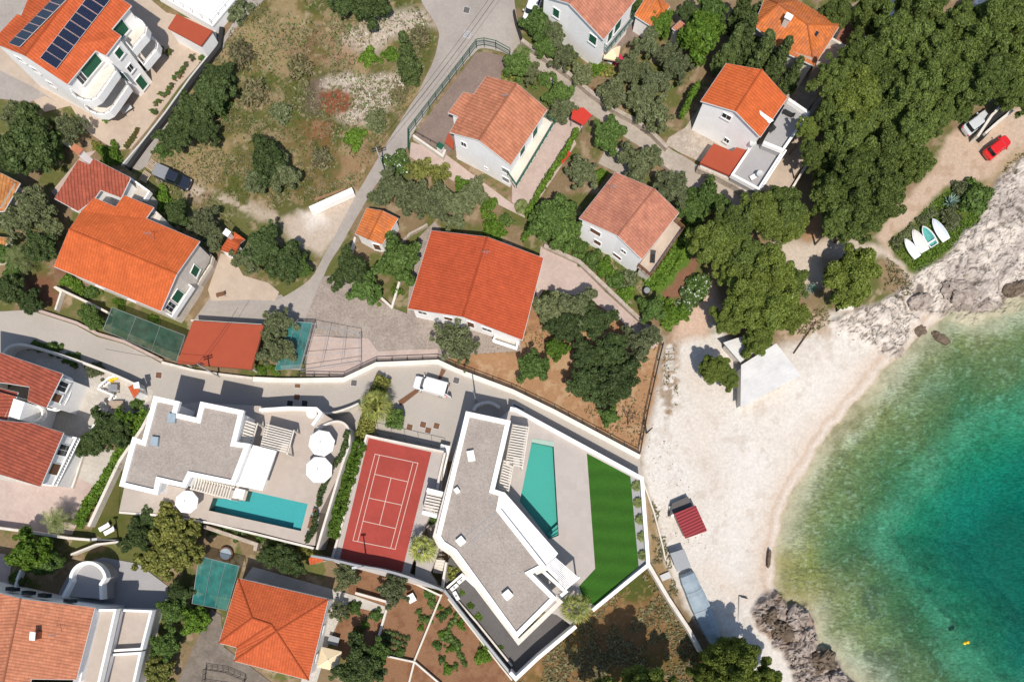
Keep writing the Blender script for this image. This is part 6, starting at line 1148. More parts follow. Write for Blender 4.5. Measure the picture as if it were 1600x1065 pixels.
T = [
 # k, px, py, r, h, label, group
 ('dark',50,222,46,4.5,'largest dark leafy tree left of the apartment house, below the beige drive'),('dark',18,236,30,4,'dark leafy tree at the left edge beside the ochre roof'),('olive',25,178,22,3.4,'yellowish green spiky topped tree at the left edge above the big dark tree'),('sparse',110,200,26,3,'thin grey tree between the apartment house and the big dark tree'),('broad',80,225,20,3,'small leafy tree right of the big dark tree under the apartment house'),
 ('bright',178,244,17,0,'bright green shrub at the lower corner of the apartment terrace'),('bright',160,236,9,0,'small bright shrub behind the tall white chimney'),('yshrub',151,228,8,0,'small yellow flowering bush by the apartment terrace corner'),
 ('dark',345,118,22,2.2,'dark bushy tree at the top end of the hedge beside the long path'),('dark',330,148,32,3,'broadest dark tree of the row beside the long path'),('dark',300,178,32,3,'dark tree in the middle of the row beside the long path'),('dark',272,212,26,2.8,'dark tree near the lower end of the row beside the long path'),('dark',320,205,22,2.4,'dark tree on the lot side of the row beside the long path'),('shrub',348,170,16,0,'green shrub filling the gap right of the dark tree row on the lot'),('shrub',255,236,14,0,'green shrub at the bottom of the dark tree row above the pallets'),
 ('dark',420,252,34,3,'large dark tree in the lower middle of the vacant lot'),('olive',442,272,26,2.4,'greyish tree touching the large dark one in the vacant lot'),('olive',400,282,20,2.2,'small greyish tree below the large dark one in the vacant lot'),
 ('dark',538,0,24,2.6,'dark tree at the top edge of the vacant lot, left one of two'),('dark',578,4,30,3,'dark tree at the top edge of the vacant lot, right one of two'),('bright',577,92,15,0,'small bright bush left of the cypress on the vacant lot'),('bright',610,88,14,0,'bright green bush leaning against the cypress on the vacant lot'),('bright',555,218,18,0,'bright green bush below the white gravel patch'),('greyshrub',590,192,20,0,'grey green bush between gravel patch and street'),('dryshrub',655,62,20,0,'dry brown bush beside the cypress and the street'),('dryshrub',625,150,16,0,'dry bush at the right of the white gravel patch'),('greyshrub',372,20,22,0,'grey green bush in the top left corner of the vacant lot'),('dryshrub',400,150,26,0,'brownish bush in the upper half of the vacant lot'),('dryshrub',470,110,24,0,'brownish bush left of the white gravel patch'),('greyshrub',440,180,20,0,'grey green bush in the middle of the vacant lot'),('dryshrub',505,250,20,0,'dry bush below the red soil patch'),('dryshrub',380,90,24,0,'brownish bush near the dark tree row in the vacant lot'),
 ('dark',415,386,32,3,'dark tree left of the pale gravel ramp'),('dark',448,412,30,3,'dark tree nearest the gravel ramp and street'),('olive',388,404,24,2.6,'greyish tree right of the small orange barbecue house'),('broad',470,415,16,2.2,'small dark tree at the street end of the group by the ramp'),
 ('olive',434,505,24,3,'upper greyish green tree between carport and teal tarpaulin'),('olive',430,543,28,3,'lower greyish green tree between carport and teal tarpaulin'),('bright',410,578,10,0,'bright hedge tuft at the foot of the carport tree'),('bright',430,578,9,0,'bright hedge tuft below the teal tarpaulin'),
 ('sparse',706,528,32,3.2,'thin feathery tree in front of the central house wall'),('sparse',722,545,26,2.8,'thin feathery tree nearest the street in front of the central house'),
 ('oleander',622,258,22,0,'bushy white flowering shrub at the street bend'),('olive',608,298,28,2.8,'olive tree right of the street above the mottled orange shed'),('olive',645,305,30,3,'olive tree second from the street in the olive row'),('olive',680,318,30,3,'olive tree in the middle of the olive row'),('olive',712,322,30,3,'olive tree right of the middle of the olive row'),('olive',742,300,22,2.6,'olive tree at the right end of the olive row'),('yshrub',655,268,20,0,'straw yellow climbing bush left half beside the pink patio'),('yshrub',685,276,20,0,'straw yellow climbing bush right half beside the pink patio'),('bright',722,292,14,0,'bright green bush between straw yellow bush and olive row'),('bright',762,322,15,0,'bright green bush near the right end of the olive row'),
 ('broad',625,405,34,3.4,'leafy green tree right of the mottled orange shed'),('dark',548,422,30,3,'dark leafy tree at the street bend below the mottled shed'),('broad',570,450,24,2.6,'lower leafy tree in the planted bed at the street bend'),('bright',590,462,12,0,'bright bush at the tip of the planted bed'),('bright',620,455,10,0,'small bush between the planted bed and the central house'),('bright',770,360,22,0,'bright green hedge bush behind the central house'),('shrub',790,345,12,0,'green bush right of the central house ridge'),
 ('olive',858,480,28,3.2,'grey green tree at the left of the orchard near the central house'),('dark',885,512,28,3.2,'dark orchard tree below the grey green one'),('olive',905,478,28,3.2,'olive toned orchard tree beside the footpath'),('dark',930,500,28,3.2,'dark orchard tree near the footpath bend'),('dark',915,560,26,3.4,'upper left part tree of the big dark orchard clump'),('dark',955,552,32,3.6,'upper right tree of the big dark orchard clump'),('dark',918,600,30,3.6,'lower left tree of the big dark orchard clump'),('dark',960,598,38,3.8,'lower right and largest tree of the big dark orchard clump'),('olive',1000,535,28,3,'brownish green orchard tree beside the beach fence'),('brightree',868,545,18,2,'light green tree in the orchard gap'),('broad',832,572,25,2.4,'round green orchard tree near the street wall'),('broad',953,650,15,1.6,'smallest round green orchard tree next to a bare one'),
 ('olive',53,322,30,3,'grey tree between the ochre roof and the small red roof'),('olive',20,345,26,3,'grey tree at the left edge below the ochre house'),('dark',62,385,26,3,'dark tree left of the large orange roof'),('olive',78,355,18,2.6,'dull brownish tree touching the corner of the large orange roof'),('dark',14,452,26,3,'dark tree at the left edge beside the upper street'),('dark',45,470,20,2.4,'dark bush tree by the street below the soil bed'),('broad',20,425,16,2.4,'green tree below the date palm at the left edge'),('broad',5,395,16,2.6,'green tree left of the date palm'),
 ('bright',256,312,17,0,'bright green shrub behind the black pickup'),('dark',276,334,22,2.4,'first dark tree behind the large orange roof from the pickup'),('olive',318,350,24,2.6,'middle greyish tree behind the large orange roof'),('olive',332,376,18,2.4,'greyish tree behind the large orange roof nearest the barbecue house'),('broad',142,495,19,2.2,'green tree by the street left of the dark shade net'),('bright',110,440,13,0,'green planting along the porch of the large orange roof, left'),('bright',125,452,12,0,'green planting along the porch of the large orange roof, middle'),('shrub',145,458,13,0,'green planting along the porch of the large orange roof, right'),('bright',188,475,10,0,'yellow green bush above the shade net'),('bright',240,500,10,0,'yellow green bush above the right half of the shade net'),
 ('dark',165,665,26,2.6,'dark tree above the white stone terrace of the row house'),('dark',145,692,24,2.4,'dark leafy tree overhanging the white stone terrace'),('brightree',192,655,17,2,'bright lime green tree beside the barbecue terrace'),('dark',185,680,20,2.2,'dark tree under the lime green one'),('shrub',215,632,12,0,'dark green shrub by the villa wall at the bread oven'),('greyshrub',152,580,15,0,'grey bush in the planted corner inside the curved wall'),('shrub',85,545,14,0,'shaded shrub inside the curved wall, first'),('shrub',60,542,12,0,'shaded shrub inside the curved wall, second'),('shrub',115,562,14,0,'shaded shrub inside the curved wall, third'),
 ('ytree',268,822,34,4.2,'yellow leaved tree right below the single parasol'),('ytree',285,858,34,4.2,'yellow leaved tree beside the teal plastic cover'),('ytree',246,876,30,4,'yellow leaved tree over the shaded grey yard'),('dark',216,838,26,3.6,'dark feathery tree left of the yellow leaved ones'),('dark',232,808,20,3,'very dark spiky tree beside the shaded lawn'),('brightree',48,862,34,3.4,'bright green tree at the left edge above the arched terrace'),('broad',72,880,22,2.6,'leafy tree touching the bright one above the arched terrace'),('shrub',30,905,14,0,'weedy shrub on the wall left of the arched terrace'),
 ('broad',272,955,24,2.6,'green tree in the row between balcony house and driveway, upper'),('brightree',305,968,24,2.4,'bright tree in the row between balcony house and driveway'),('broad',258,1008,24,2.4,'green tree in the row between balcony house and driveway, lower'),('ytree',248,1048,24,2.4,'pale leaved tree at the bottom between balcony house and driveway'),('dark',280,925,20,2.4,'dark tree beside the lower end of the teal cover'),('shrub',335,830,9,0,'bush in the row below the turquoise pool, first from left'),('shrub',352,828,10,0,'bush in the row below the turquoise pool, second from left'),('shrub',370,834,11,0,'bush in the row below the turquoise pool, third from left'),
 ('shrub',408,838,11,0,'round bush below the turquoise pool, left of two'),('shrub',428,842,12,0,'round bush below the turquoise pool, right of two'),('yshrub',474,856,14,0,'yellow green bush at the end of the pool retaining wall'),('dark',448,875,26,2.6,'dark tree behind the hipped house by the red kiosk'),('dark',420,868,18,2.2,'dark tree left of the one by the red kiosk'),
 ('olive',540,900,22,2.4,'olive tree below the red court corner'),('olive',616,920,25,2.6,'olive tree below the middle of the court wall'),('shrub',672,926,11,0,'green bush in the soil right under the court wall'),('dark',562,1040,38,3.6,'large dark leafy tree beside the beige parasol'),('broad',590,1020,20,2.6,'leafy tree at the upper right of the large dark one'),('shrub',555,948,12,0,'green bush in the left vegetable plot, upper'),('shrub',587,960,12,0,'green bush in the left vegetable plot, right'),('redflower',560,990,12,0,'red flowered bush in the left vegetable plot'),('bright',755,1022,15,0,'bright green bush near the lower tip of the right vegetable plot'),('sparse',530,955,17,1.8,'feathery young tree over the white side walk'),
 ('yshrub',708,893,17,0,'spiky yellow green shrub at the corner beside the angled villa'),('bright',722,925,10,0,'bush in the narrow bed beside the angled villa, first'),('bright',735,945,11,0,'bush in the narrow bed beside the angled villa, second'),('bright',748,962,11,0,'bush in the narrow bed beside the angled villa, third'),('bright',783,1010,10,0,'bush in the narrow bed beside the angled villa, near its lower end'),('shrub',675,812,10,0,'shaded shrub between pergola and angled villa'),
 ('broad',842,36,24,2.6,'leafy tree beside the white car at the top'),('olive',868,50,22,2.4,'grey tree in front of the salmon house wall, left'),('broad',856,75,17,2,'green tree near the lane below the salmon house'),('olive',882,88,20,2.2,'grey tree in front of the salmon house wall, middle'),('bright',917,82,16,0,'bright lime bush in front of the salmon house wall'),('olive',909,114,18,2,'grey tree beside the lane wall under the salmon house'),('bright',934,108,14,0,'green bush below the salmon house balcony'),('yshrub',951,113,12,0,'yellow bush beside the tiled patio of the salmon house'),('olive',958,144,24,2.6,'grey tree beside the small lane bench'),('olive',985,108,24,2.6,'grey tree behind the tiled patio'),('olive',1012,68,20,2.6,'grey tree under the bright orange annexe'),('brightree',1030,36,20,2.6,'bright green tree beside the bright orange annexe'),('olive',1056,102,24,2.8,'grey tree left of the hedge by the orange roofed terrace house'),('olive',1018,128,24,2.6,'grey tree in the middle of the long garden above the lane'),('olive',1000,155,22,2.6,'grey tree in the long garden near the lane wall'),('sparse',1023,178,30,3,'brownish grey sparse tree beside the white gravel yard'),('olive',1040,85,18,2.6,'grey tree between two others under the tall bushy tree'),
 ('brightree',1098,52,36,4.2,'tall bushy bright tree between the garden shed and cypresses'),('broad',1112,18,24,3.6,'leafy tree at the top above the tall bushy one'),('dark',1075,18,16,3,'dark tree beside the tiny salmon shed'),('broad',1000,12,12,2,'small tree at the top beside the annexe'),
 ('broad',810,102,22,2.4,'leafy tree at the corner of the block paved yard'),('olive',826,112,16,2,'grey tree next to the lane at the block paved yard'),('yshrub',795,120,14,0,'yellow green bush beside the gable roof ridge'),('shrub',853,128,17,0,'round dark green shrub by the lane near the gabled house'),('broad',874,146,20,2.2,'green tree between the lane and the gabled house'),('olive',878,172,20,2.2,'grey tree at the balcony corner of the gabled house'),('broad',950,210,26,2.6,'round green tree at the hedge beside the pink side patio'),('olive',998,254,30,3,'round grey olive tree standing in the lane yard'),('olive',1050,293,29,3,'round grey olive tree above the pinkish roof'),('olive',909,268,24,2.6,'olive tree upper left of the pinkish roof'),('bright',937,275,12,0,'bright bush at the upper corner of the pinkish roof'),('broad',862,338,34,3.4,'large leafy green tree between pink patio and pinkish roofed house'),('broad',880,360,28,3,'leafy green tree by the white wall of the pinkish roofed house'),('palmlike',814,322,12,0,''),
 ('broad',1104,310,28,2.8,'green tree between the lane end and the pine wood'),('broad',1080,330,20,2.4,'green tree at the right corner of the pinkish roof'),('bright',1076,352,14,0,'bright green bush above the terrace hedge'),('shrub',905,390,17,0,'shrub in the garden strip below the pinkish roofed house, first from left'),('shrub',925,408,18,0,'shrub in the garden strip below the pinkish roofed house, second'),('bright',945,420,17,0,'shrub in the garden strip below the pinkish roofed house, third'),('shrub',962,440,17,0,'shrub in the garden strip below the pinkish roofed house, fourth'),('greyshrub',985,436,17,0,'grey leaved bush at the corner of the brown railed terrace'),('bright',978,462,16,0,'shrub in the garden strip beside the paved footpath, fifth'),('broad',1020,482,20,1.8,'clipped green tree at the end of the paved footpath'),('bright',1046,492,22,0,'bright bush at the beach end of the footpath'),('bright',1066,488,14,0,'bright bush nearest the dirt track at the footpath end'),('oleander',1088,450,24,0,'white flowering oleander beside the soil strip, upper'),('oleander',1076,470,18,0,'white flowering oleander beside the soil strip, lower'),
 ('cyp',1165,48,22,5,''),
]
for t in T:
    if t[0] in ('palmlike',) or not t[5]: continue
    k, a, b, r, h, lb = t; tree(k, a, b, r, lb, h or None)
# pines: lower group and the big wood
PN = [(1118,378,38,'left edge pine of the wood, beside the lane end'),(1150,352,34,'pine beside the round green tree at the lane end'),(1190,335,36,'pine below the low wall of the grey terraces'),(1225,322,34,'pine right below the patio with the round shadow'),(1235,352,28,'pine above the pale track between the two pine groups'),(1165,398,36,'pine over the dark gap near the brown terrace hedge'),(1140,420,26,'small pine on the garden side of the lower pine group'),(1205,425,40,'pine above the white sheet roof, upper'),(1240,442,26,'small pine touching the agave beside the pale track'),(1165,470,38,'pine nearest the dirt track by the oleanders'),(1205,480,42,'broad pine directly above the white sheet roof'),(1240,492,26,'pine at the beach side of the lower pine group'),(1185,522,30,'pine overhanging the white sheet roof'),(1138,500,24,'small pine over the dirt track edge'),
 (1330,432,46,'lone round pine between the pale track and the rocky shore'),
 (1118,575,24,'small pine over the left corner of the white sheet roof'),(1140,590,17,'smallest pine bough tree by the white sheet roof corner')]
for a, b, r, lb in PN: tree('pine' if len(lb) % 3 else 'pine2', a, b, r, lb, (4.2 if a > 1300 else 5.8) if r > 30 else 4.2, 'pines near the beach')
PW = [(1300,120,30,'pine touching the white parapet of the hipped house terrace'),(1338,150,42,'broad pine behind the shaded grey building'),(1300,175,30,'pine right of the grey terrace house wall'),(1325,215,42,'pine in the western row of the wood, third from the top'),(1295,255,26,'narrow pine beside the patio with the dark planters'),(1335,275,44,'pine in the western row of the wood, above the boats track'),(1300,305,34,'pine at the lower left corner of the big wood'),(1345,340,42,'lowest pine of the big wood, beside the dirt road'),(1310,345,28,'small pine at the lower left tip of the wood'),(1385,240,44,'pine in the heart of the wood, lower'),(1385,300,38,'pine along the dirt road, above the lowest one'),(1430,255,32,'pine jutting out over the dirt road'),(1380,180,44,'pine in the heart of the wood, middle'),(1430,200,38,'pine beside the pale dirt yard of the red car'),(1380,120,42,'pine in the heart of the wood, upper'),(1430,140,42,'pine north of the dirt yard'),(1345,90,34,'pine next to the dull maroon roof'),(1400,60,44,'pine above the heart of the wood'),(1455,80,42,'pine in the upper middle of the wood'),(1440,20,44,'pine at the top edge, left of the glimpsed roof'),(1490,130,38,'pine above the silver car'),(1500,40,36,'pine at the top edge near the turquoise speck'),(1510,90,40,'pine with dark gap beside it'),(1545,120,40,'pine above the white ramp walls'),(1550,40,44,'brownish pine near the upper right corner'),(1590,20,44,'pine in the upper right corner'),(1590,90,42,'pine at the right edge of the photo, upper'),(1590,145,28,'pine at the right edge of the photo above the red car'),(1470,180,24,'small pine at the edge of the pale dirt yard'),(1500,170,22,'dark sparse pine beside the silver car'),(1360,20,34,'pine at the top edge beside the pale flat roof'),(1305,20,26,'pine at the top edge behind the hipped house'),(1270,240,22,'small pine below the grey terrace corner'),(1262,200,18,'dark slender pine at the grey terrace corner')]
for a, b, r, lb in PW: tree('pine2' if (a*7+b) % 5 == 0 else 'pine', a, b, r*.97, lb, (7.5 if r > 28 else 5.5)+((a*3+b*5) % 7-3)*.45, 'pines of the big wood')
for a, b, r, h, lb in ((1146,1042,46,6.5,'large pine at the bottom edge over the grey blue boat cover'),(1108,1052,26,5,'pine at the bottom edge left of the large one'),(1195,1062,26,5,'pine at the bottom edge beside the beach'),(955,1100,48,10,'tall pine whose tip shows at the bottom edge of the dry grass'),(1008,1094,50,10.5,'tall pine cut by the bottom edge beside the field wall'),(1052,1085,26,8,'pine cut by the bottom edge under the field wall end')): tree('pine', a, b, r, lb, h, 'pines at the bottom edge', sz=1.5)
for a, b, r, h, lb in ((1165,55,20,5.5,'tall dark cypress above the orange roofed terrace house'),(1145,70,16,5,'cypress left of the tallest one above the terrace house'),(1190,80,20,5,'dark cypress behind the orange ridge of the terrace house'),(1218,90,18,5.5,'spiky cypress leaning over the hipped roof corner'),(1160,15,18,5,'cypress at the top edge beside the hipped house'),(1240,115,14,4.5,'cypress between the hipped house and the grey terrace'),(1128,88,12,4,'small cypress at the upper left of the orange terrace house roof')): 
    tree('cyp', a, b, r, lb, h, 'cypresses beside the hipped house'); 
tree('cyp', 636, 88, 19, 'lone cypress leaning over the vacant lot beside the street', 3.8, sz=1.1)
tree('dark', 1195, 62, 26, 'dark tree among the cypresses by the hipped house', 4); tree('dark', 1225, 50, 20, 'dark tree tucked against the hipped roof', 4.4); tree('dark', 1182, 30, 22, 'dark tree at the top among the cypresses', 4)
tree('shrub', 1515, 315, 30, 'wide dark shrub above the four small boats', None); tree('greyshrub', 1480, 345, 20, 'grey green bush behind the boats at the track', None); tree('greyshrub', 1500, 298, 18, 'grey bush beside the dirt road above the boats', None)
for i_, (a, b) in enumerate(((1400, 380), (1412, 372), (1425, 362), (1440, 345), (1455, 335))): tree('greyshrub', a, b, 11, ('weedy bush at the bow of the first white boat', 'weedy bush between the first two boats', 'weedy bush at the bow of the second boat', 'weedy bush beside the turquoise lined boat bow', 'weedy bush above the fourth boat')[i_])
# hedges
def hedge(path, wpx, h, label, mat='l_broad', z0=0, dens=60, cat='hedge', seed=1, name='hedge', size=.2):
    rng = np.random.default_rng(seed); q = xy(path, z0+h*.7); bl = []; wd_ = wpx*S
    for a, b in zip(q[:-1], q[1:]):
        L = math.hypot(b[0]-a[0], b[1]-a[1]); n = max(1, int(L/(.5)))
        for i in range(n):
            t = (i+.5)/n; nx_, ny_ = -(b[1]-a[1])/L, (b[0]-a[0])/L
            for s_ in (np.linspace(-.5, .5, max(1, int(wd_/.6))) if wd_ > .7 else (0,)):
                o_ = s_*max(0, wd_-.6)+rng.normal()*.08; bl.append((a[0]+(b[0]-a[0])*t+nx_*o_, a[1]+(b[1]-a[1])*t+ny_*o_, z0+h*(.6+.12*rng.random()), .42*(.8+.4*rng.random()), h*.42))
    V, F = blobs_leaves(bl, dens*1.6, size, 1.5, rng); V3, F3 = core_faces(bl, .8); F = np.concatenate([F, F3+len(V)]); V = np.concatenate([V, V3])
    o0 = np.array([q[0][0], q[0][1], z0]); me = mesh_np(name, V-o0, F, [M[mat]]); o = bpy.data.objects.new(name, me); col.objects.link(o); o.location = o0; return tag(o, label, cat)
hedge([(600, 590), (580, 640), (565, 690)], 22, 1.7, 'mixed flowering hedge below the palm by the parking entrance', 'l_yellow', seed=2)
hedge([(562, 690), (548, 740), (532, 790), (520, 838)], 17, 1.8, 'long bright hedge between the shrub bed and the red court', 'l_bright', 1.2, seed=3)
hedge([(617, 640), (615, 668)], 22, 2.4, 'thick rounded clipped hedge beside the parking area', 'l_broad', seed=4)
hedge([(230, 640), (205, 678), (170, 740), (140, 785), (120, 820)], 15, 1.2, 'long climbing hedge along the pale garden wall left of the stepped villa', 'l_bright', seed=5)
hedge([(545, 672), (540, 700), (526, 730)], 11, .9, 'dark planting in the curved bed behind the upper parasol', 'l_dark', D1, seed=6)
hedge([(518, 738), (506, 765), (500, 790)], 12, .9, 'dark planting in the curved bed below the lower parasol', 'l_dark', D1, seed=7)
hedge([(498, 800), (490, 830), (480, 848)], 10, .9, 'dark planting beside the pool loungers', 'l_dark', D1, seed=8)
hedge([(905, 205), (885, 240), (862, 275), (840, 310), (826, 340)], 13, 1.3, 'long bright hedge between pink side patio and gardens', 'l_bright', seed=9)
hedge([(1070, 365), (1060, 395), (1035, 432), (1010, 446)], 24, .5, 'low broad green bed around the brown railed terrace', 'l_bright', seed=10, dens=80)
hedge([(1092, 135), (1078, 160), (1070, 182)], 12, 2.6, 'tall narrow clipped hedge left of the orange terrace house', 'l_bright', seed=11)
hedge([(815, 375), (828, 350), (838, 330)], 12, 1.2, 'short green hedge at the lower end of the pink side patio', 'l_bright', seed=12)
hedge([(360, 824), (385, 832)], 8, .8, 'clipped hedge stretch between bushes under the turquoise pool', 'l_dark', seed=13)
hedge([(690, 1000), (720, 950)], 5, .0+.5, 'row of young vegetables in the right plot', 'l_broad', seed=14, size=.14, cat='vegetable row', name='vegetable_row')
hedge([(700, 985), (728, 1040)], 7, .5, 'scattered vegetable row near the right plot centre', 'l_broad', seed=15, size=.14, cat='vegetable row', name='vegetable_row')
for i_, (a, b) in enumerate(((600, 985), (596, 994), (593, 1003), (590, 1012))): hedge([(a, b), (a+40, b+12)], 4, .35, ('uppermost of the four dark vegetable rows in the middle plot', 'second of the four dark vegetable rows in the middle plot', 'third of the four dark vegetable rows in the middle plot', 'lowest of the four dark vegetable rows in the middle plot')[i_], 'l_dark', seed=20+i_, size=.13, cat='vegetable row', name='vegetable_row')
VP = [(686, 948), (692, 962), (700, 955), (690, 990), (700, 1000), (684, 1008), (706, 1012), (690, 1030), (712, 1040), (700, 1045), (668, 968), (660, 965), (658, 980), (675, 940), (540, 960), (570, 975), (655, 955), (625, 1018), (720, 975), (715, 1005)]
for i_, (a, b) in enumerate(VP): tree('shrub' if i_ % 3 else 'bright', a, b, 6+(i_*7 % 4), 'small garden plant in the red soil vegetable plots', None, 'small plants of the vegetable plots')
# bare fruit tree
m = MB(); c = P(982, 655, .5); rnd = random.Random(5)
def branch(p, d, r, n):
    q = p+d; m.tube(p, q, r, r*.65, 5)
    if n > 0:
        for _ in range(3): branch(q, (d+Vector((rnd.uniform(-1, 1), rnd.uniform(-1, 1), rnd.uniform(-.2, .5)))*d.length*.9).normalized()*d.length*.72, r*.62, n-1)
branch(Vector((c.x, c.y-.6, 0)), Vector((0, .3, .9)), .09, 4); tag(m.build('bare_tree', M['drytwig']), 'leafless dark fruit tree in the orange soil orchard', 'tree')
# palms
def frond_fan(m, base, a, el, L, rnd, W_=.75):
    d = Vector((math.cos(a)*math.cos(el), math.sin(a)*math.cos(el), math.sin(el))); p1 = base+d*L*.5; m.tube(base, p1, .03, .02, 4)
    side = Vector((-math.sin(a), math.cos(a), 0)); n = 11
    for i in range(n):
        t = (i/(n-1)-.5)*2*1.25; dd = (d*math.cos(t)+side*math.sin(t)); dd.z -= .18+.15*rnd.random(); l = L*.62*(1-.25*abs(t)/1.3)*rnd.uniform(.85, 1.1); s2 = dd.cross(Vector((0, 0, 1))).normalized()*.055
        pm = p1+dd*l*.6; pe_ = p1+dd*l-Vector((0, 0, l*.22)); m.add([p1-s2*.3, pm-s2, pe_, pm+s2, p1+s2*.3], [(0, 1, 2, 3, 4)])
def frond_feather(m, base, a, el, L, rnd):
    pts = [base]; e = el; d = None
    for i in range(6):
        d = Vector((math.cos(a)*math.cos(e), math.sin(a)*math.cos(e), math.sin(e))); pts.append(pts[-1]+d*L/6); e -= .28
    for i in range(6): m.tube(pts[i], pts[i+1], .025, .02, 4)
    side = Vector((-math.sin(a), math.cos(a), 0))
    for i in range(1, 7):
        for f_ in (0, .5):
            p_ = pts[i-1].lerp(pts[i], f_); l = .55*math.sin(PI*min(1, (i+f_)/7.2))+.12
            for s_ in (-1, 1):
                dd = (side*s_+(pts[i]-pts[i-1]).normalized()*.6+Vector((0, 0, -.25))).normalized(); w2 = (pts[i]-pts[i-1]).normalized()*.05; m.add([p_-w2, p_+dd*l*.6-w2, p_+dd*l, p_+w2], [(0, 1, 2, 3)])
def palm(px, py, r, h, label, kind_='fan', group=None, base=0, n=24, seed=1, mat='l_palm'):
    rnd = random.Random(seed); zc = base+h; c = P(px, py, zc); e = empty('palm_tree', (c.x, c.y, base), label, 'palm tree', group); m = MB(); top = Vector((c.x, c.y, zc)); L = r*S/(.98 if kind_ == 'fan' else .8)
    for i in range(n):
        a = i*2.39996; el = 1.25-1.75*(i/n)+rnd.uniform(-.1, .1)
        (frond_fan if kind_ == 'fan' else frond_feather)(m, top, a, el, L*rnd.uniform(.85, 1.08)*(.75+.25*min(1, i/n*2)), rnd)
    m.build('fronds', M[mat], e); t = MB()
    if h > .5:
        for i in range(6): t.tube((c.x, c.y, base+h*i/6-.05), (c.x, c.y, base+h*(i+1)/6), .24-.02*i, .20-.02*i, 8)
        t.build('trunk', M['trunk'], e)
    return e
palm(587, 632, 27, 4.2, 'large fan palm casting its shadow on the lower street', seed=1)
palm(660, 857, 24, 3.2, 'fan palm beside the lower right corner of the red court', base=1.8, seed=2)
palm(900, 950, 26, 3.2, 'fan palm at the lower tip of the striped lawn', base=1.5, seed=3)
palm(28, 403, 25, 2.8, 'pale feathery date palm at the left edge', 'feather', seed=4, mat='l_palmd'); palm(88, 812, 24, 3.0, 'dark date palm in shade by the pinkish yard', 'feather', seed=5, mat='l_palmd')
palm(815, 322, 11, .8, 'small feathery palm at the lower tip of the pink side patio', 'feather', seed=6, mat='l_palmd', n=18); palm(815, 84, 14, 2.2, 'spiky palm beside the lane start', 'feather', seed=7, mat='l_palmd', n=22)
e0 = None
for i, (a, b) in enumerate(((995, 759), (997, 785), (1000, 811), (1003, 838), (1004, 867))):
    lb = 'small yucca in the gravel strip along the lawn, '+('nearest the street corner', 'second from the street corner', 'in the middle of the five', 'fourth from the street corner', 'nearest the field wall')[i]
    if e0 is None: e0 = palm(a, b, 6.5, .35, lb, 'feather', 'yuccas along the striped lawn', D2, 20, 8, 'l_palmd')
    else:
        c = P(a, b, D2); ee = copy_tree(e0); ee.location = (c.x, c.y, D2); ee.rotation_euler = (0, 0, i*1.3); ee['label'] = lb
def agave(px, py, r, label, z=0):
    c = P(px, py, z); m = MB(); R_2 = r*S; n = 26
    for i in range(n):
        a = i*2.39996; el = 1.2-1.0*i/n; d = Vector((math.cos(a)*math.cos(el), math.sin(a)*math.cos(el), math.sin(el))); s_ = Vector((-math.sin(a), math.cos(a), 0))*R_2*.09; b0 = Vector((c.x, c.y, z+.1)); L = R_2*(.75+.25*i/n)
        m.add([b0-s_*.7, b0+d*L*.45-s_, b0+d*L+Vector((0, 0, .1)), b0+d*L*.45+s_, b0+s_*.7, b0+d*L*.45-Vector((0, 0, .06))], [(0, 1, 5), (1, 2, 5), (2, 3, 5), (3, 4, 5), (4, 0, 5)])
    tag(m.build('agave_plant', M['agave']), label, 'agave')
agave(1483, 318, 16, 'large grey blue agave beside the dirt road above the boats'); agave(1268, 452, 12, 'grey blue agave between the two pine groups'); agave(1258, 462, 9, 'smaller agave next to the one between the pines')
# loose ground cover: weeds and stones
def scatter(name, polys, n, mat, size, asp, label, cat, seed, up=.4, z0=.02, zr=.15):
    rng = np.random.default_rng(seed); Cs = []
    for pl in polys:
        w_ = wpoly(pl); x0, x1 = min(a for a, b in w_), max(a for a, b in w_); y0, y1 = min(b for a, b in w_), max(b for a, b in w_); k = int(n*(x1-x0)*(y1-y0)); xs = rng.uniform(x0, x1, k); ys = rng.uniform(y0, y1, k)
        f = inpoly(xs, ys, w_) & (fbm(xs, ys, 3., seed, 4, .6)+rng.random(k)*.12 > .55); Cs.append(np.stack([xs[f], ys[f], z0+rng.random(f.sum())*zr], 1))
    C_ = np.concatenate(Cs); Nn = rng.normal(size=C_.shape); Nn[:, 2] = np.abs(Nn[:, 2])+up; Nn /= np.linalg.norm(Nn, axis=1)[:, None]; V, F = quads(C_, Nn, size, asp, rng)
    o = bpy.data.objects.new(name, mesh_np(name, V, F, [mat])); col.objects.link(o); o['kind'] = 'stuff'; return tag(o, label, cat)
LOT = [(235, 262), (250, 225), (310, 110), (345, 85), (365, 40), (405, -10), (640, -10), (680, 60), (660, 120), (640, 165), (595, 225), (560, 290), (500, 320), (440, 340), (330, 300)]
DRY = [(905, 975), (1012, 890), (1085, 1010), (1090, 1080), (800, 1080), (815, 1062)]
ORC = [(740, 560), (830, 480), (985, 485), (1025, 540), (1020, 610), (1000, 700), (870, 637), (800, 600)]
scatter('wild_grass', [LOT, [(230, 270), (340, 310), (440, 350), (380, 370), (300, 330)]], 14, M['l_dry'], .17, 2.8, 'dry wild grass and weeds covering the vacant lot', 'grass', 41)
scatter('green_weeds', [LOT, [(1000, 60), (930, 130), (1030, 190), (1080, 120)], [(840, 20), (830, 90), (930, 140), (930, 90)], [(880, 400), (1000, 480), (1010, 440), (930, 370)]], 8, M['l_broad'], .17, 1.8, 'green weeds between the dry grass of the gardens and lot', 'weeds', 47)
scatter('dry_field_grass', [DRY, [(1018, 780), (1030, 800), (1060, 930), (1045, 930), (1020, 880)]], 26, M['l_dry'], .22, 2.5, 'dry brown grass on the field below the lawn wall', 'grass', 43)
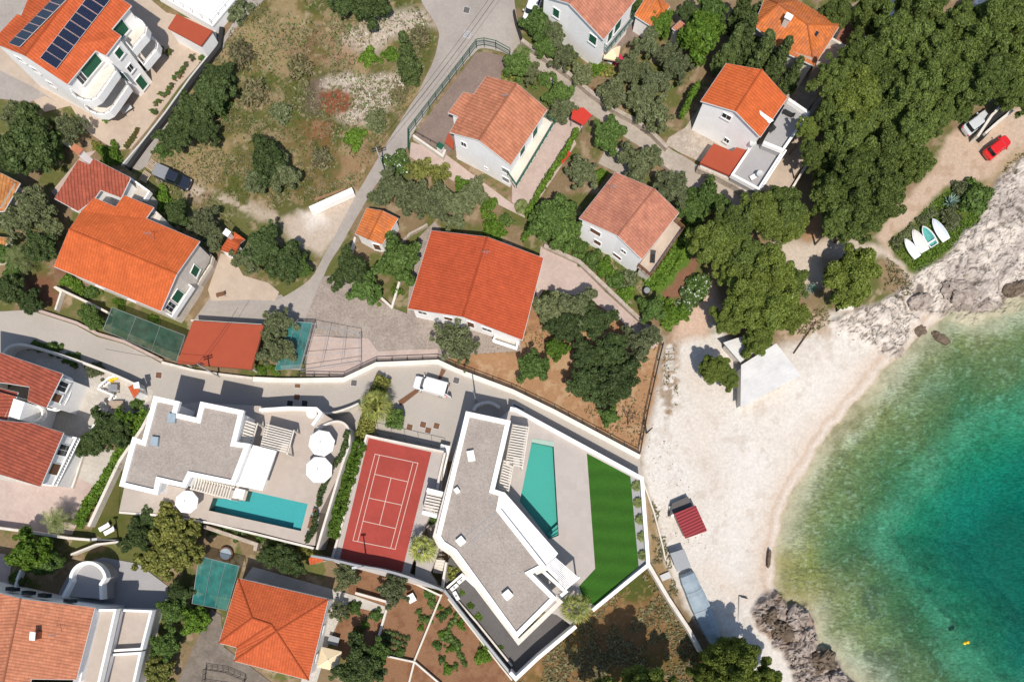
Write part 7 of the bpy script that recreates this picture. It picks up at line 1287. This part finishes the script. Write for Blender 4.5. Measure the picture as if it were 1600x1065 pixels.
scatter('meadow_grass', [[(1388, 384), (1420, 352), (1462, 312), (1495, 290), (1530, 290), (1545, 330), (1540, 352), (1505, 377), (1475, 395), (1440, 425), (1425, 420)]], 60, M['l_bright'], .16, 2.0, 'thick green grass around the four small boats', 'grass', 44)
scatter('orchard_litter', [ORC], 10, M['l_dry'], .16, 2.5, 'dry grass wisps on the orange orchard soil', 'grass', 45, zr=.05)
scatter('shore_scrub', [[(1385, 402), (1415, 425), (1430, 452), (1410, 470), (1380, 452)], [(1545, 285), (1590, 240), (1620, 240), (1560, 320)], [(1230, 495), (1290, 480), (1300, 505), (1250, 530)], [(1036, 560), (1055, 540), (1062, 650), (1040, 665)]], 26, M['l_dry'], .18, 2., 'dry scrub on the shore rocks and beach edge', 'scrub', 46)
def stones(name, polys, n, mat, smin, smax, label, seed, zoff=0):
    rnd = random.Random(seed); m = MB()
    for pl in polys:
        w_ = wpoly(pl); x0, x1 = min(a for a, b in w_), max(a for a, b in w_); y0, y1 = min(b for a, b in w_), max(b for a, b in w_); k = int(n*(x1-x0)*(y1-y0))
        for _ in range(k):
            x_, y_ = rnd.uniform(x0, x1), rnd.uniform(y0, y1)
            if pin(x_, y_, w_):
                s_ = rnd.uniform(smin, smax)*(1 if rnd.random() < .9 else 1.8); a = rnd.random()*6; r = [(x_+s_*.5*q*math.cos(a+i*PI/2.5), y_+s_*.5*q*math.sin(a+i*PI/2.5), 0) for i, q in enumerate([rnd.uniform(.7, 1.2) for _ in range(5)])]
                m.loft([[(p_[0], p_[1], -.02) for p_ in r], [(x_+(p_[0]-x_)*.6, y_+(p_[1]-y_)*.6, s_*.45) for p_ in r]], cap0=False)
    o = m.build(name, mat); o['kind'] = 'stuff'; return tag(o, label, 'stones')
M['stone'] = plain('limestone', (.55, .50, .44), .9, .2, 1.5)
stones('rubble_stones', [[(500, 125), (540, 112), (575, 118), (620, 112), (640, 130), (620, 165), (590, 180), (575, 195), (540, 195), (556, 160), (550, 138), (520, 132), (500, 140)], [(545, 45), (600, 20), (668, 18), (670, 40), (610, 58), (560, 80)]], 7.0, M['stone'], .07, .24, 'white limestone rubble in heaps on the vacant lot', 3)
stones('beach_stones', [[(1030, 600), (1055, 560), (1060, 700), (1110, 860), (1040, 860), (1010, 760), (1008, 700)], [(1290, 520), (1400, 470), (1430, 500), (1390, 560), (1340, 540)]], .9, M['stone'], .08, .26, 'scattered small stones on the pale beach', 4)
# boulders in the shallows
def boulder(px, py, L, W_, hh, z, ang, label, seed, mat):
    c = P(px, py, z+hh*.5); nu, nv = 40, 16; V = []; F = []
    for iv in range(nv+1):
        ph = -PI/2+PI*iv/nv
        for iu in range(nu): a = 2*PI*iu/nu; V.append((math.cos(ph)*math.cos(a), math.cos(ph)*math.sin(a), math.sin(ph)))
    V = np.array(V); V = np.sign(V)*np.abs(V)**.72; s_ = 1+.0*V[:, :1]
    q = V*np.array([L/2, W_/2, hh]); d = (fbm(q[:, 0]*1.+q[:, 2]*.7+seed*9, q[:, 1]-q[:, 2]*.6, 1.0, seed, 4, .65)-.5)*1.0; cr_ = np.abs(2*fbm(q[:, 0]+seed*5+q[:, 2], q[:, 1]+q[:, 2], .8, seed+9, 3, .6)-1); q = q*(1+d[:, None]*.75-np.clip(.12-cr_, 0, .12)[:, None]*2.2)
    ca, sa = math.cos(ang), math.sin(ang); W3 = np.stack([c.x+q[:, 0]*ca-q[:, 1]*sa, c.y+q[:, 0]*sa+q[:, 1]*ca, z+q[:, 2]], 1)
    F = [(iv*nu+iu, iv*nu+(iu+1) % nu, (iv+1)*nu+(iu+1) % nu, (iv+1)*nu+iu) for iv in range(nv) for iu in range(nu)]
    return tag(MB().add([tuple(v) for v in W3], F).build('boulder', mat), label, 'rock')
M['rock'] = stained('wet_rock', A(140, 124, 106), A(104, 90, 76), .8, 1, 4, .25, .9, .06); M['rock2'] = stained('pale_rock', A(204, 190, 178), A(150, 134, 122), .8, .9, 3, .25, .95, .08)
boulder(1439, 516, 2.1, 1.7, .5, WL-.2, .2, 'round dark rock standing in the shallow water near the beach', 2, M['rock']); boulder(1470, 527, 2.9, 1.2, .5, WL-.2, -.55, 'oblong dark rock beside the round one in the shallow water', 3, M['rock'])
boulder(1387, 540, 5.2, 2.0, .5, WL-.0, -.5, 'long grey rock lying at the top of the beach waterline', 4, M['rock2']); boulder(1408, 502, 1.4, .7, .3, WL, -.3, 'small flat grey rock on the wet sand', 5, M['rock2']); boulder(1546, 582, 1.0, 1.0, .25, -4.6, 0, 'dark submerged rock in the green water on the right', 6, M['dark'])
boulder(1202, 872, .5, 2.4, .35, -.7, -.1, 'thin dark driftwood rock on the lower beach edge', 7, M['rock'])
boulder(1440, 470, 3.4, 2.2, .8, -.4, .3, 'grey slab rock on the shore above the small flat rock', 8, M['rock2']); boulder(1500, 455, 5.0, 3.4, 1.0, -.6, -.2, 'largest smooth grey rock on the shore', 9, M['rock2']); boulder(1536, 476, 3.6, 2.0, .8, -1.2, .2, 'grey rock ledge at the green water edge', 10, M['rock2']); boulder(1585, 452, 3.2, 2.2, .9, -1., .4, 'brown rock at the right edge of the photo above the water', 11, M['rock'])
for i_, (a, b, L, W_, an) in enumerate(((1245, 965, 3.2, 2.4, .8), (1225, 985, 3.0, 2.2, -.4), (1262, 1000, 3.4, 2.2, 1.2), (1285, 1035, 3.6, 2.6, .3), (1250, 1025, 2.6, 2.0, .2), (1200, 965, 2.6, 1.8, .5), (1308, 1058, 2.4, 1.8, 0))):
    boulder(a, b, L*1.15, W_*1.2, 1.5, WL+.4, an, ('craggy brown rock pointing up at the lower beach water edge', 'craggy grey rock in the middle of the lower shore', 'craggy rock beside the olive shallows', 'brown craggy rock with a hollow near the bottom edge', 'grey rock between beach and lower shore crags', 'pale craggy rock nearest the dry pale pipe', 'rock at the bottom edge in the water')[i_], 20+i_, M['rock'] if i_ % 2 else M['rock2'])
# ================================================================= vehicles
def rrect(L, W_, r, n=4, taper=0):
    pts = []
    for sx, sy, a0 in ((1, 1, 0), (-1, 1, 90), (-1, -1, 180), (1, -1, 270)):
        for i in range(n+1):
            a = math.radians(a0+90*i/n); x_ = sx*(L/2-r)+r*math.cos(a); y_ = sy*(W_/2-r)+r*math.sin(a)
            if x_ > 0: y_ *= 1-taper*(x_/(L/2))**2
            pts.append((x_, y_))
    return pts
def vehicle(name, label, px, py, ang, L, W_, hb, hr, paint, cab=(-.35, .28), cat='car', z0=.05, bonnet=.75, bed=None, front_taper=.12):
    """local x = forward"""
    c = P(px, py, z0+hr*.7); e = empty(name, (c.x, c.y, z0), label, cat); e.rotation_euler = (0, 0, ang); loc = lambda m, nm, mt, par=None, sm=False: _loc(m, nm, mt, par or e, sm)
    def _loc(m, nm, mt, par, sm):
        me = bpy.data.meshes.new(nm); me.from_pydata(m.v, [], m.f); me.materials.append(M[mt]); me.update()
        if sm: me.polygons.foreach_set('use_smooth', [True]*len(m.f))
        o = bpy.data.objects.new(nm, me); col.objects.link(o); o.parent = par; return o
    m = MB(); R = .32; 
    def ring(l, w2, z, r=.35, dx=0, zf=0): return [(x_+dx, y_, z-zf*max(0, x_/(L/2))**2) for x_, y_ in rrect(l, w2, min(r, w2/2-.01), 4, front_taper)]
    m.loft([ring(L*.96, W_*.92, .25), ring(L, W_, .42), ring(L, W_, hb*.8, zf=.05), ring(L*.975, W_*.95, hb, zf=.12), ring(L*.93, W_*.86, hb+.04, zf=.14)]); loc(m, 'body', paint)
    x0, x1 = cab[0]*L, cab[1]*L; cl = x1-x0; cx = (x0+x1)/2
    def cring(k, w2, z, sh): return [(x_*k+cx+sh, y_, z) for x_, y_ in rrect(cl, w2, .25, 4, .08)]
    gb = MB().loft([cring(1.0, W_*.88, hb+.0, 0), cring(.80, W_*.76, hr-.06, -cl*.03)]); loc(gb, 'windows', 'carglass')
    rf = MB().loft([cring(.79, W_*.755, hr-.08, -cl*.035), cring(.80, W_*.76, hr-.04, -cl*.035), cring(.68, W_*.64, hr+.01, -cl*.035)]); loc(rf, 'roof', paint)
    pb = MB()
    for f in (-.42, .02): 
        for s_ in (-1, 1): pb.tube((cx+f*cl, s_*W_*.435, hb), (cx+f*cl*.8-cl*.03, s_*W_*.378, hr-.05), .035, n=4)
    loc(pb, 'pillars', paint)
    for fx in (.31, -.31):
        for s_ in (-1, 1):
            wv = MB().tube((fx*L, s_*(W_/2-.2), R), (fx*L, s_*(W_/2+.005), R), R, n=16); wo_ = loc(wv, 'wheel', 'tyre'); loc(MB().tube((fx*L, s_*(W_/2), R), (fx*L, s_*(W_/2+.015), R), R*.6, n=10), 'rim', 'lgrey', wo_)
    for s_ in (-1, 1):
        loc(MB().box((x1-.25, s_*(W_/2+.09), hb+.08), (.14, .2, .14)), 'mirror', paint)
        loc(MB().box((L/2-.12, s_*W_*.34, hb*.74), (.22, .3, .14)), 'headlight', 'lgrey'); loc(MB().box((-L/2+.04, s_*W_*.40, hb*.78), (.12, .22, .16)), 'tail_light', 'red')
    return e, loc
an = lambda dx, dy: math.atan2(-dy, dx)
e, loc = vehicle('white_van', 'white van with its rear door open parked at the street bend', 673, 602, an(-60, -17), 4.9, 1.95, 1.15, 1.95, 'paint_white', (-.49, .30), 'van')
loc(MB().box((-.75, 0, 1.93), (3.0, 1.66, .12)), 'roof_panel', 'paint_white'); loc(MB().box((-.75, .9, 1.5), (3.1, .1, .75)), 'side_panel', 'paint_white'); loc(MB().box((-.75, -.9, 1.5), (3.1, .1, .75)), 'side_panel', 'paint_white'); loc(MB().box((-2.75, .78, 1.25), (.95, .08, 1.4), -.25), 'rear_door', 'paint_white')
e, loc = vehicle('red_car', 'small red hatchback with dark windows on the dirt yard', 1561, 228, an(28, -22), 3.9, 1.75, .88, 1.42, 'paint_red', (-.40, .22))
e, loc = vehicle('silver_car', 'silver car half hidden by pines beside the ramp walls', 1528, 190, an(24, -18), 4.0, 1.75, .9, 1.42, 'paint_silver', (-.40, .22))
e, loc = vehicle('white_car', 'white car cut by the top edge beside the lane gate', 831, 12, an(-8, 22), 4.2, 1.8, .9, 1.45, 'paint_white', (-.40, .22))
e, loc = vehicle('black_pickup', 'black pickup truck with covered bed on the vacant lot corner', 268, 275, an(50, 22), 5.1, 1.85, 1.0, 1.65, 'paint_black', (-.12, .25), 'pickup')
loc(MB().box((-1.65, 0, 1.12), (1.9, 1.7, .28)), 'bed_cover', 'bluedark') if 'bluedark' in M else loc(MB().box((-1.65, 0, 1.12), (1.9, 1.7, .28)), 'bed_cover', 'grey')
# ================================================================= boats
def boat(label, px, py, ang, L, W_, inner, z0=.0, seats=2, cover=False):
    c = P(px, py, .4); e = empty('rowing_boat', (c.x, c.y, z0), label, 'boat', 'small boats on the grass'); e.rotation_euler = (0, 0, ang)
    def outl(k, w2, z, dx=0):
        pts = []
        for i in range(13):
            t = i/12; x_ = -L/2+L*t; y_ = W_/2*(math.sin(min(1, (t*.72+.28+.0))*PI)**.0)*(1-max(0, (t-.35)/.65)**2.1)**.75*(.84+.16*math.sin(min(1, t/.35)*PI/2)); pts.append((x_*k+dx, y_*w2, z))
        return pts+[(a, -b, z_) for a, b, z_ in pts[::-1][1:]]
    def lo(m, nm, mt, par=None):
        me = bpy.data.meshes.new(nm); me.from_pydata(m.v, [], m.f); me.materials.append(M[mt]); me.update(); o = bpy.data.objects.new(nm, me); col.objects.link(o); o.parent = par or e; return o
    h = lo(MB().loft([outl(.82, .55, .05), outl(.93, .85, .25), outl(1, 1, .52), outl(1.01, 1.03, .56), outl(.95, .86, .57), outl(.93, .82, .50)], cap1=False), 'hull', 'paint_white')
    lo(MB().loft([outl(.93, .82, .50), outl(.82, .62, .20)], cap0=False), 'inside', inner)
    if cover: lo(MB().loft([outl(.97, .9, .56), outl(.9, .7, .66), outl(.72, .34, .74), outl(.5, .05, .78)], cap0=False), 'cover', inner)
    for i in range(0 if cover else seats): lo(MB().box((-L*.28+i*L*.3, 0, .44), (.26, W_*.80-.22*i, .05)), 'thwart', 'paint_white')
    return e
M['turqboat'] = plain('turquoise_paint', (.11, .38, .34), .6, .12, 1.5); M['blueboat'] = plain('pale_blue_paint', (.62, .68, .78), .6, .08); M['creamboat'] = plain('cream_paint', (.74, .68, .62), .6, .06)
boat('white upturned boat nearest the footpath, first of the four on the grass', 1423, 388, an(-20, -29), 3.2, 1.25, 'paint_white', cover=True); boat('cream white covered boat, second from the footpath', 1435, 376, an(-18, -32), 3.5, 1.55, 'creamboat', cover=True); boat('boat with turquoise inside between two pale boats', 1450, 369, an(-17, -28), 3.2, 1.5, 'turqboat', seats=1); boat('pale blue white covered boat farthest from the footpath', 1467, 359, an(-20, -31), 3.6, 1.4, 'blueboat', cover=True)
# ================================================================= beach huts
def mono(name, label, px, z, mat, base, walls, cat='hut', tz=None):
    zs = tz or [z]*4; q = [P(a, b, z_) for (a, b), z_ in zip(px, zs)]; e = empty(name, (q[0].x, q[0].y, base), label, cat); m = MB(); t = Vector((0, 0, .08))
    if area([(v.x, v.y) for v in q]) < 0: q = q[::-1]
    m.add(q+[v-t for v in q], [(0, 1, 2, 3), (7, 6, 5, 4)]+[(i, i+4, (i+1) % 4+4, (i+1) % 4) for i in range(4)]); m.build('roof', M[mat], e); w_ = offset([(v.x, v.y) for v in q], .3)
    MB().prism(w_, base, min(v.z for v in q)-.12).build('wall', M[walls], e); return e, q
e, q = mono('beach_bar', 'beach shed with large white metal sheet roof under the pines', [(1158, 570), (1213, 536), (1251, 586), (1157, 637)], 2.6, 'sheet', -.5, 'offwhite', 'shed'); e2, q2 = mono('shed_annexe', 'lower white roofed part joined to the white sheet shed', [(1130, 535), (1175, 520), (1205, 530), (1157, 566)], 2.2, 'sheet', -.5, 'offwhite', 'shed')
e, q = mono('red_kiosk', 'small hut with dark red corrugated roof standing alone on the beach', [(1053, 802), (1087, 789), (1105, 829), (1071, 841)], 2.0, 'corrred', -.6, 'grey', 'hut')
MB().prism(xy([(1046, 806), (1050, 786), (1075, 775), (1082, 790), (1054, 801)], .9), -.6, .9).build('annexe', M['darkpave'], e)
tag(MB().box((*xy([(1050, 798)], .4)[0], 0), (.5, 1.4, 1.0), .2).build('white_cabinet', M['white']), 'narrow white cabinet against the red roofed beach hut', 'cabinet')
e, q = mono('grey_trailer', 'grey box trailer in tree shade beside the long covered boat', [(1047, 864), (1069, 857), (1080, 885), (1058, 893)], 1.6, 'grey', -.6, 'grey', 'trailer')
M['grey2'] = M['lgrey']
# long boat under blue grey cover
c = P(1098, 950, 1.); m = MB(); rings = []; ax0, ax1 = P(1073, 895, 1.2), P(1124, 1012, 1.2); d = (ax1-ax0); L = d.length; d.normalize(); s_ = Vector((-d.y, d.x, 0))
prof = [(0, .8, .9), (.03, 1.0, 1.3), (.12, 1.15, 1.45), (.2, 1.12, 1.35), (.3, 1.22, 1.55), (.45, 1.25, 1.45), (.58, 1.2, 1.6), (.7, 1.15, 1.4), (.8, 1.0, 1.45), (.88, .85, 1.25), (.97, .5, 1.1), (1, .3, .9)]
for t, w_, hh in prof:
    b = ax0+d*L*t; rings.append([(b.x+s_.x*y_*w_, b.y+s_.y*y_*w_, z_) for y_, z_ in ((-1, -.4), (-1, hh*.72), (-.55, hh*.93+random.uniform(-.04, .04)), (0, hh+.12), (.55, hh*.93+random.uniform(-.04, .04)), (1, hh*.72), (1, -.4))])
m.loft(rings); e = empty('covered_boat', (c.x, c.y, -.6), 'long boat shape under a blue grey tarpaulin beside the beach', 'boat'); m.build('tarpaulin', M['bluegrey'], e)
m = MB()
for t in (.25, .5, .75): b = ax0+d*L*t; w_ = 1.45; m.tube(b-s_*w_+Vector((0, 0, .1)), b+Vector((0, 0, .55)), .025, n=4).tube(b+s_*w_+Vector((0, 0, .1)), b+Vector((0, 0, .55)), .025, n=4)
m.build('rope', M['lgrey'], e)
c = P(1155, 962, -.3); e = empty('pipe_post', (c.x, c.y, -.5), 'thin pale pipe with a dark end bracket lying on the lower beach', 'pipe'); a0, a1, a2 = P(1153, 993, -.3), P(1156, 931, -.3), P(1168, 934, -.3); MB().tube(a0, a1, .12, n=8).build('pipe', M['lgrey'], e); MB().tube(a1, a2, .1, n=6).build('bracket', M['dark'], e)
for a, b, lb in ((1507, 1004, 'left yellow buoy of the touching pair on the green sea'), (1512, 1002.5, 'right yellow buoy of the touching pair on the green sea')):
    c = P(a, b, WL+.1); e = empty('buoy', (c.x, c.y, WL), lb, 'buoy', 'yellow buoys'); m = MB(); m.loft([[(c.x+.26*math.cos(p_)*math.cos(i*PI/5), c.y+.26*math.cos(p_)*math.sin(i*PI/5), WL+.12+.26*math.sin(p_)) for i in range(10)] for p_ in (-1.4, -.9, -.4, 0, .4, .9, 1.4)]); m.build('float', M['yellow'], e, smooth=True); MB().cyl(c, .04, WL+.35, WL+.45, 6).build('eyelet', M['dark'], e)
# ramp walls by the silver car
for q_, lb in (([(1528, 213), (1550, 180), (1562, 168)], 'white ramp wall left of the dark ramp by the red car'), ([(1540, 208), (1560, 190), (1583, 172)], 'white ramp wall between the dark ramp and the red car')): freewall(q_, -.1, 1.6, .35, 'offwhite', 'ramp_wall', lb)
freewall([(1533, 212), (1556, 186), (1573, 168)], -.1, 1.1, 1.1, 'dark', 'dark_ramp', 'dark ramp cover between two white walls', 'ramp')
MB_ = None
flat_building('hidden_building', 'white flat roofed building glimpsed through the pines at the top right', [(1520, 8), (1530, -12), (1556, -8), (1545, 22)], 2.6, 'lgrey', 'offwhite', 'white')
# ================================================================= poles, lamps, wires
def pole(label, bx, by, tx, ty, h, arm=None, name='utility_pole', mat='lgrey', cat='pole', base=0, group=None):
    c = P(bx, by, base); e = empty(name, (c.x, c.y, base), label, cat, group); MB().tube((c.x, c.y, base), (c.x, c.y, base+h), .13, .08, 8).build('post', M[mat], e); top = Vector((c.x, c.y, base+h))
    if arm == 'cross':
        for dz in (0, -.5): MB().box((c.x, c.y, base+h-.15+dz), (1.3, .1, .1), .3).build('crossarm', M['dark'], e)
        m = MB()
        for s_ in (-.55, 0, .55): m.cyl((c.x+s_*.95, c.y+s_*.3), .05, base+h-.1, base+h+.12, 6)
        m.build('insulators', M['dark'], e)
    if arm == 'lamp': MB().tube(top, top+Vector((-.9, .25, .15)), .05, n=6).build('arm', M[mat], e); MB().box((c.x-1.2, c.y+.33, base+h+.15), (.8, .3, .12), -.27).build('lamp_head', M['lgrey'], e)
    if arm == 'flood':
        MB().box((c.x, c.y, base+h), (.7, .3, .12), .1).build('lamp_head', M['lgrey'], e)
    return e, top
_, t1 = pole('concrete utility pole with dark crossarms at the street bend by the vacant lot', 602, 273, 597, 240, 6.5, 'cross')
_, t2 = pole('concrete utility pole whose shadow crosses the open carport roof', 343, 589, 308, 567, 6.8, 'cross')
pole('tall white floodlight pole leaning over the edge of the red court', 577, 884, 551, 878, 8.8, 'flood', 'floodlight_pole', 'white', 'floodlight', 1.0)
pole('pale lamp post beside the shaded lawn left of the dark tree', 186, 843, 150, 845, 5.6, 'flood', 'lamp_post', 'lgrey', 'street lamp')
pole('slim dark post between the orchard fence and the beach', 1010, 676, 1017, 650, 4.0, None, 'fence_post', 'dark', 'post')
pole('slim lamp post hidden in the villa shadow above the entrance stair', 744, 628, 740, 610, 7.2, None, 'lamp_post', 'grey', 'street lamp')
def wire(a, b, sag, label, group='overhead wires'):
    m = MB(); p = []
    for i in range(13): t = i/12; v = a.lerp(b, t); v.z -= sag*4*t*(1-t); p.append(v)
    for u, v in zip(p[:-1], p[1:]): m.tube(u, v, .022, n=4)
    tag(m.build('overhead_wire', M['dark']), label, 'wire', group)
far = P(800, -40, 7); wire(t1+Vector((.4, .1, 0)), far, .8, 'overhead wire running up the street, right one of two'); wire(t1-Vector((.4, .1, 0)), far-Vector((.8, 0, 0)), .8, 'overhead wire running up the street, left one of two')
wire(t2+Vector((.3, 0, 0)), P(165, 545, 6), .5, 'overhead wire from the carport pole to the left'); wire(t2, P(372, 480, 5), .3, 'overhead wire from the carport pole over the red roof')
# ================================================================= terrace pots and garden furniture
def pot(px, py, z, label, group, kind_='shrub', r=.2, h=.35, mat='terracotta', rp=5):
    c = P(px, py, z+h); e = empty('potted_plant', (c.x, c.y, z), label, 'potted plant', group); MB().tube((c.x, c.y, z), (c.x, c.y, z+h), r*.75, r, 10).build('pot', M[mat], e)
    K = KIND[kind_]; o = bpy.data.objects.new('foliage', K['crowns'][0]); col.objects.link(o); o.parent = e; s_ = rp*S/K['R']; o.scale = (s_, s_, s_); o.location = (0, 0, h-.02); o.rotation_euler = (0, 0, px); return e
for i, (a, b) in enumerate(((290, 101), (286, 107), (283, 113), (280, 119), (277, 116), (272, 122), (268, 133), (264, 138), (262, 145), (256, 148), (251, 147), (248, 158), (243, 162), (238, 174), (243, 176))): pot(a, b, .05, 'potted plant in the double row along the dark terrace edge', 'potted plants along the apartment terrace', 'shrub' if i % 3 else 'greyshrub', rp=4.2)
for i, (a, b) in enumerate(((214, 203), (211, 208), (209, 213), (206, 217), (203, 221), (200, 225), (197, 229))): pot(a, b, .05, 'red flowering plant in the short row at the terrace corner', 'red flowering plants at the terrace corner', 'redflower', rp=3.6)
for i, (a, b, kd, lb) in enumerate(((253, 78, 'shrub', 'potted plant under the curved balconies beside the pink one'), (264, 82, 'redflower', 'pink flowering pot beside the curved balconies'), (166, 187, 'bright', 'white planter with bright plant below the apartment balconies'), (300, 90, 'greyshrub', 'grey leaved pot nearest the red garage'), (315, 92, 'shrub', 'pot by the dark shadow strip under the red garage'))): pot(a, b, .05, lb, None, kd, rp=5.5, mat='white' if i == 2 else 'terracotta')
# pallets by the pickup
for px, py, a_, lb in ((237, 258, .9, 'pale wooden pallet standing nearest the black pickup'), (227, 276, 1.0, 'weathered brown pallet below the pale one')):
    c = P(px, py, .2); m = MB(); ca, sa = math.cos(a_), math.sin(a_)
    for j in range(6): y_ = (j-2.5)*.2; m.box((c.x-y_*sa, c.y+y_*ca, .22), (1.5, .13, .03), a_)
    e = empty('wooden_pallet', (c.x, c.y, 0), lb, 'pallet'); m.build('boards', M['wood'], e); m = MB()
    for j in (-1, 0, 1): x_ = j*.6; m.box((c.x+x_*ca, c.y+x_*sa, .12), (.1, 1.2, .16), a_)
    m.build('bearers', M['wood'], e)
chairlike('swing_bench', 'red swing bench on the pink side patio beside the hedge', 881, 246, .05, .85, 'red', None, 1.9, .9)
e = empty('red_canopy', (*xy([(908, 182)], 2.2)[0], 0), 'small red awning roof beside the lane wall', 'canopy'); MB().prism(xy([(896, 168), (912, 168), (925, 180), (912, 196), (892, 185)], 2.2), 2.1, 2.2).build('roof', M['red'], e); m = MB()
for a, b in xy([(898, 170), (923, 181), (911, 194), (894, 184)], 2.1): m.tube((a, b, 0), (a, b, 2.1), .04, n=5)
m.build('posts', M['grey'], e)
umbrella(957, 78, .07, 1.1, 'square yellow white parasol on the tiled patio of the salmon house', None, 2.4, 'beigecanvas', .6, True)
chairlike('sofa', 'bright pink garden sofa at the corner of the tiled patio', 965, 96, .07, .6, 'pink', None, 1.4, .8); chairlike('garden_chair', 'blue garden chair beside the parasol on the tiled patio', 951, 88, .07, .3, 'blue', None, .9, .7)
chairlike('bench', 'small brown bench beside the narrow lane', 928, 143, .05, -.9, 'brown', None, 1.2, .6)
chairlike('bench', 'old bench beside the pale yard of the large orange house', 345, 460, .05, .2, 'brown', None, 1.3, .5)
table_set(1040, 900, -.5, 'small pale table next to the grey box trailer', 'lgrey', .4)
c = P(1010, 455, .5); e = empty('water_barrel', (c.x, c.y, 0), 'dark round barrel beside the green bed near the footpath', 'barrel'); MB().cyl(c, .5, 0, .9, 16).build('barrel', M['dark'], e); MB().cyl(c, .42, .9, .93, 16).build('lid', M['grey'], e)
c = P(643, 934, .5); e = empty('pale_crate', (c.x, c.y, 0), 'pale green crate standing in the middle vegetable plot', 'crate'); MB().box((c.x, c.y, .35), (1.0, 1.1, .7), .5).build('body', M['lgrey'], e); MB().box((c.x, c.y, .73), (1.08, 1.18, .05), .5).build('lid', M['white'], e)
c = P(812, 641, .3); e = empty('street_planter', (*P(811, 634, .3).xy, .05), 'long grey planter box in the lower street beside the white wall', 'planter'); q = xy([(802, 628), (822, 638), (819, 643), (799, 634)], .3); MB().prism(q, .03, .25).build('box', M['lgrey'], e); MB().prism(offset(ccw(q), .15), .25, .27).build('soil', M['darkpave'], e)
e = empty('stone_bench', (*P(1321, 480, 0).xy, -.1), 'pale stone bench frame beside the rocks above the beach', 'bench'); MB().prism(xy([(1310, 478), (1334, 477), (1334, 483), (1310, 485)], .4), -.3, .4).build('slab', M['offwhite'], e); MB().box((*P(1308, 481, .2).xy, .1), (.2, .9, .9), 0).build('side', M['dark'], e)
tag(MB().tube(P(1240, 552, .1), P(1275, 503, .3), .09, .05, 6).build('driftwood', M['drytwig']), 'long thin driftwood stick beside the white sheet roof', 'driftwood')

for a, b, z, lb in ((240, 372, 6.9, 'thin television aerial on the large orange roof'), (955, 300, 6.9, 'thin television aerial on the faded pinkish roof'), (790, 160, 7.6, 'thin television aerial near the ridge of the gabled house roof'), (92, 990, 8.8, 'thin television aerial on the weathered roof of the balcony house'), (760, 400, 5.6, 'thin television aerial on the deep orange central roof')):
    c = P(a, b, z); m = MB().tube((c.x, c.y, z-.3), (c.x, c.y, z+1.5), .03, n=5).tube((c.x-.5, c.y, z+1.4), (c.x+.5, c.y, z+1.4), .02, n=4)
    for k in range(5): m.tube((c.x-.4+.2*k, c.y-.22, z+1.4), (c.x-.4+.2*k, c.y+.22, z+1.4), .012, n=4)
    tag(m.build('roof_aerial', M['grey']), lb, 'aerial')

e, q = mono('play_house', 'tiny orange roofed play house behind the brown railed terrace garden', [(1103, 327), (1112, 327), (1112, 336), (1103, 336)], 1.7, 'redroof', 0, 'brown', 'play house')
m = MB()
for k in range(6): a = P(1046+.6*k, 548+9*k, .1); m.box((a.x, a.y, .02-.05*k), (1.2, .62, .2), .1)
tag(m.build('beach_steps', M['whitepave']), 'pale stone steps down to the beach beside the orchard fence', 'steps')
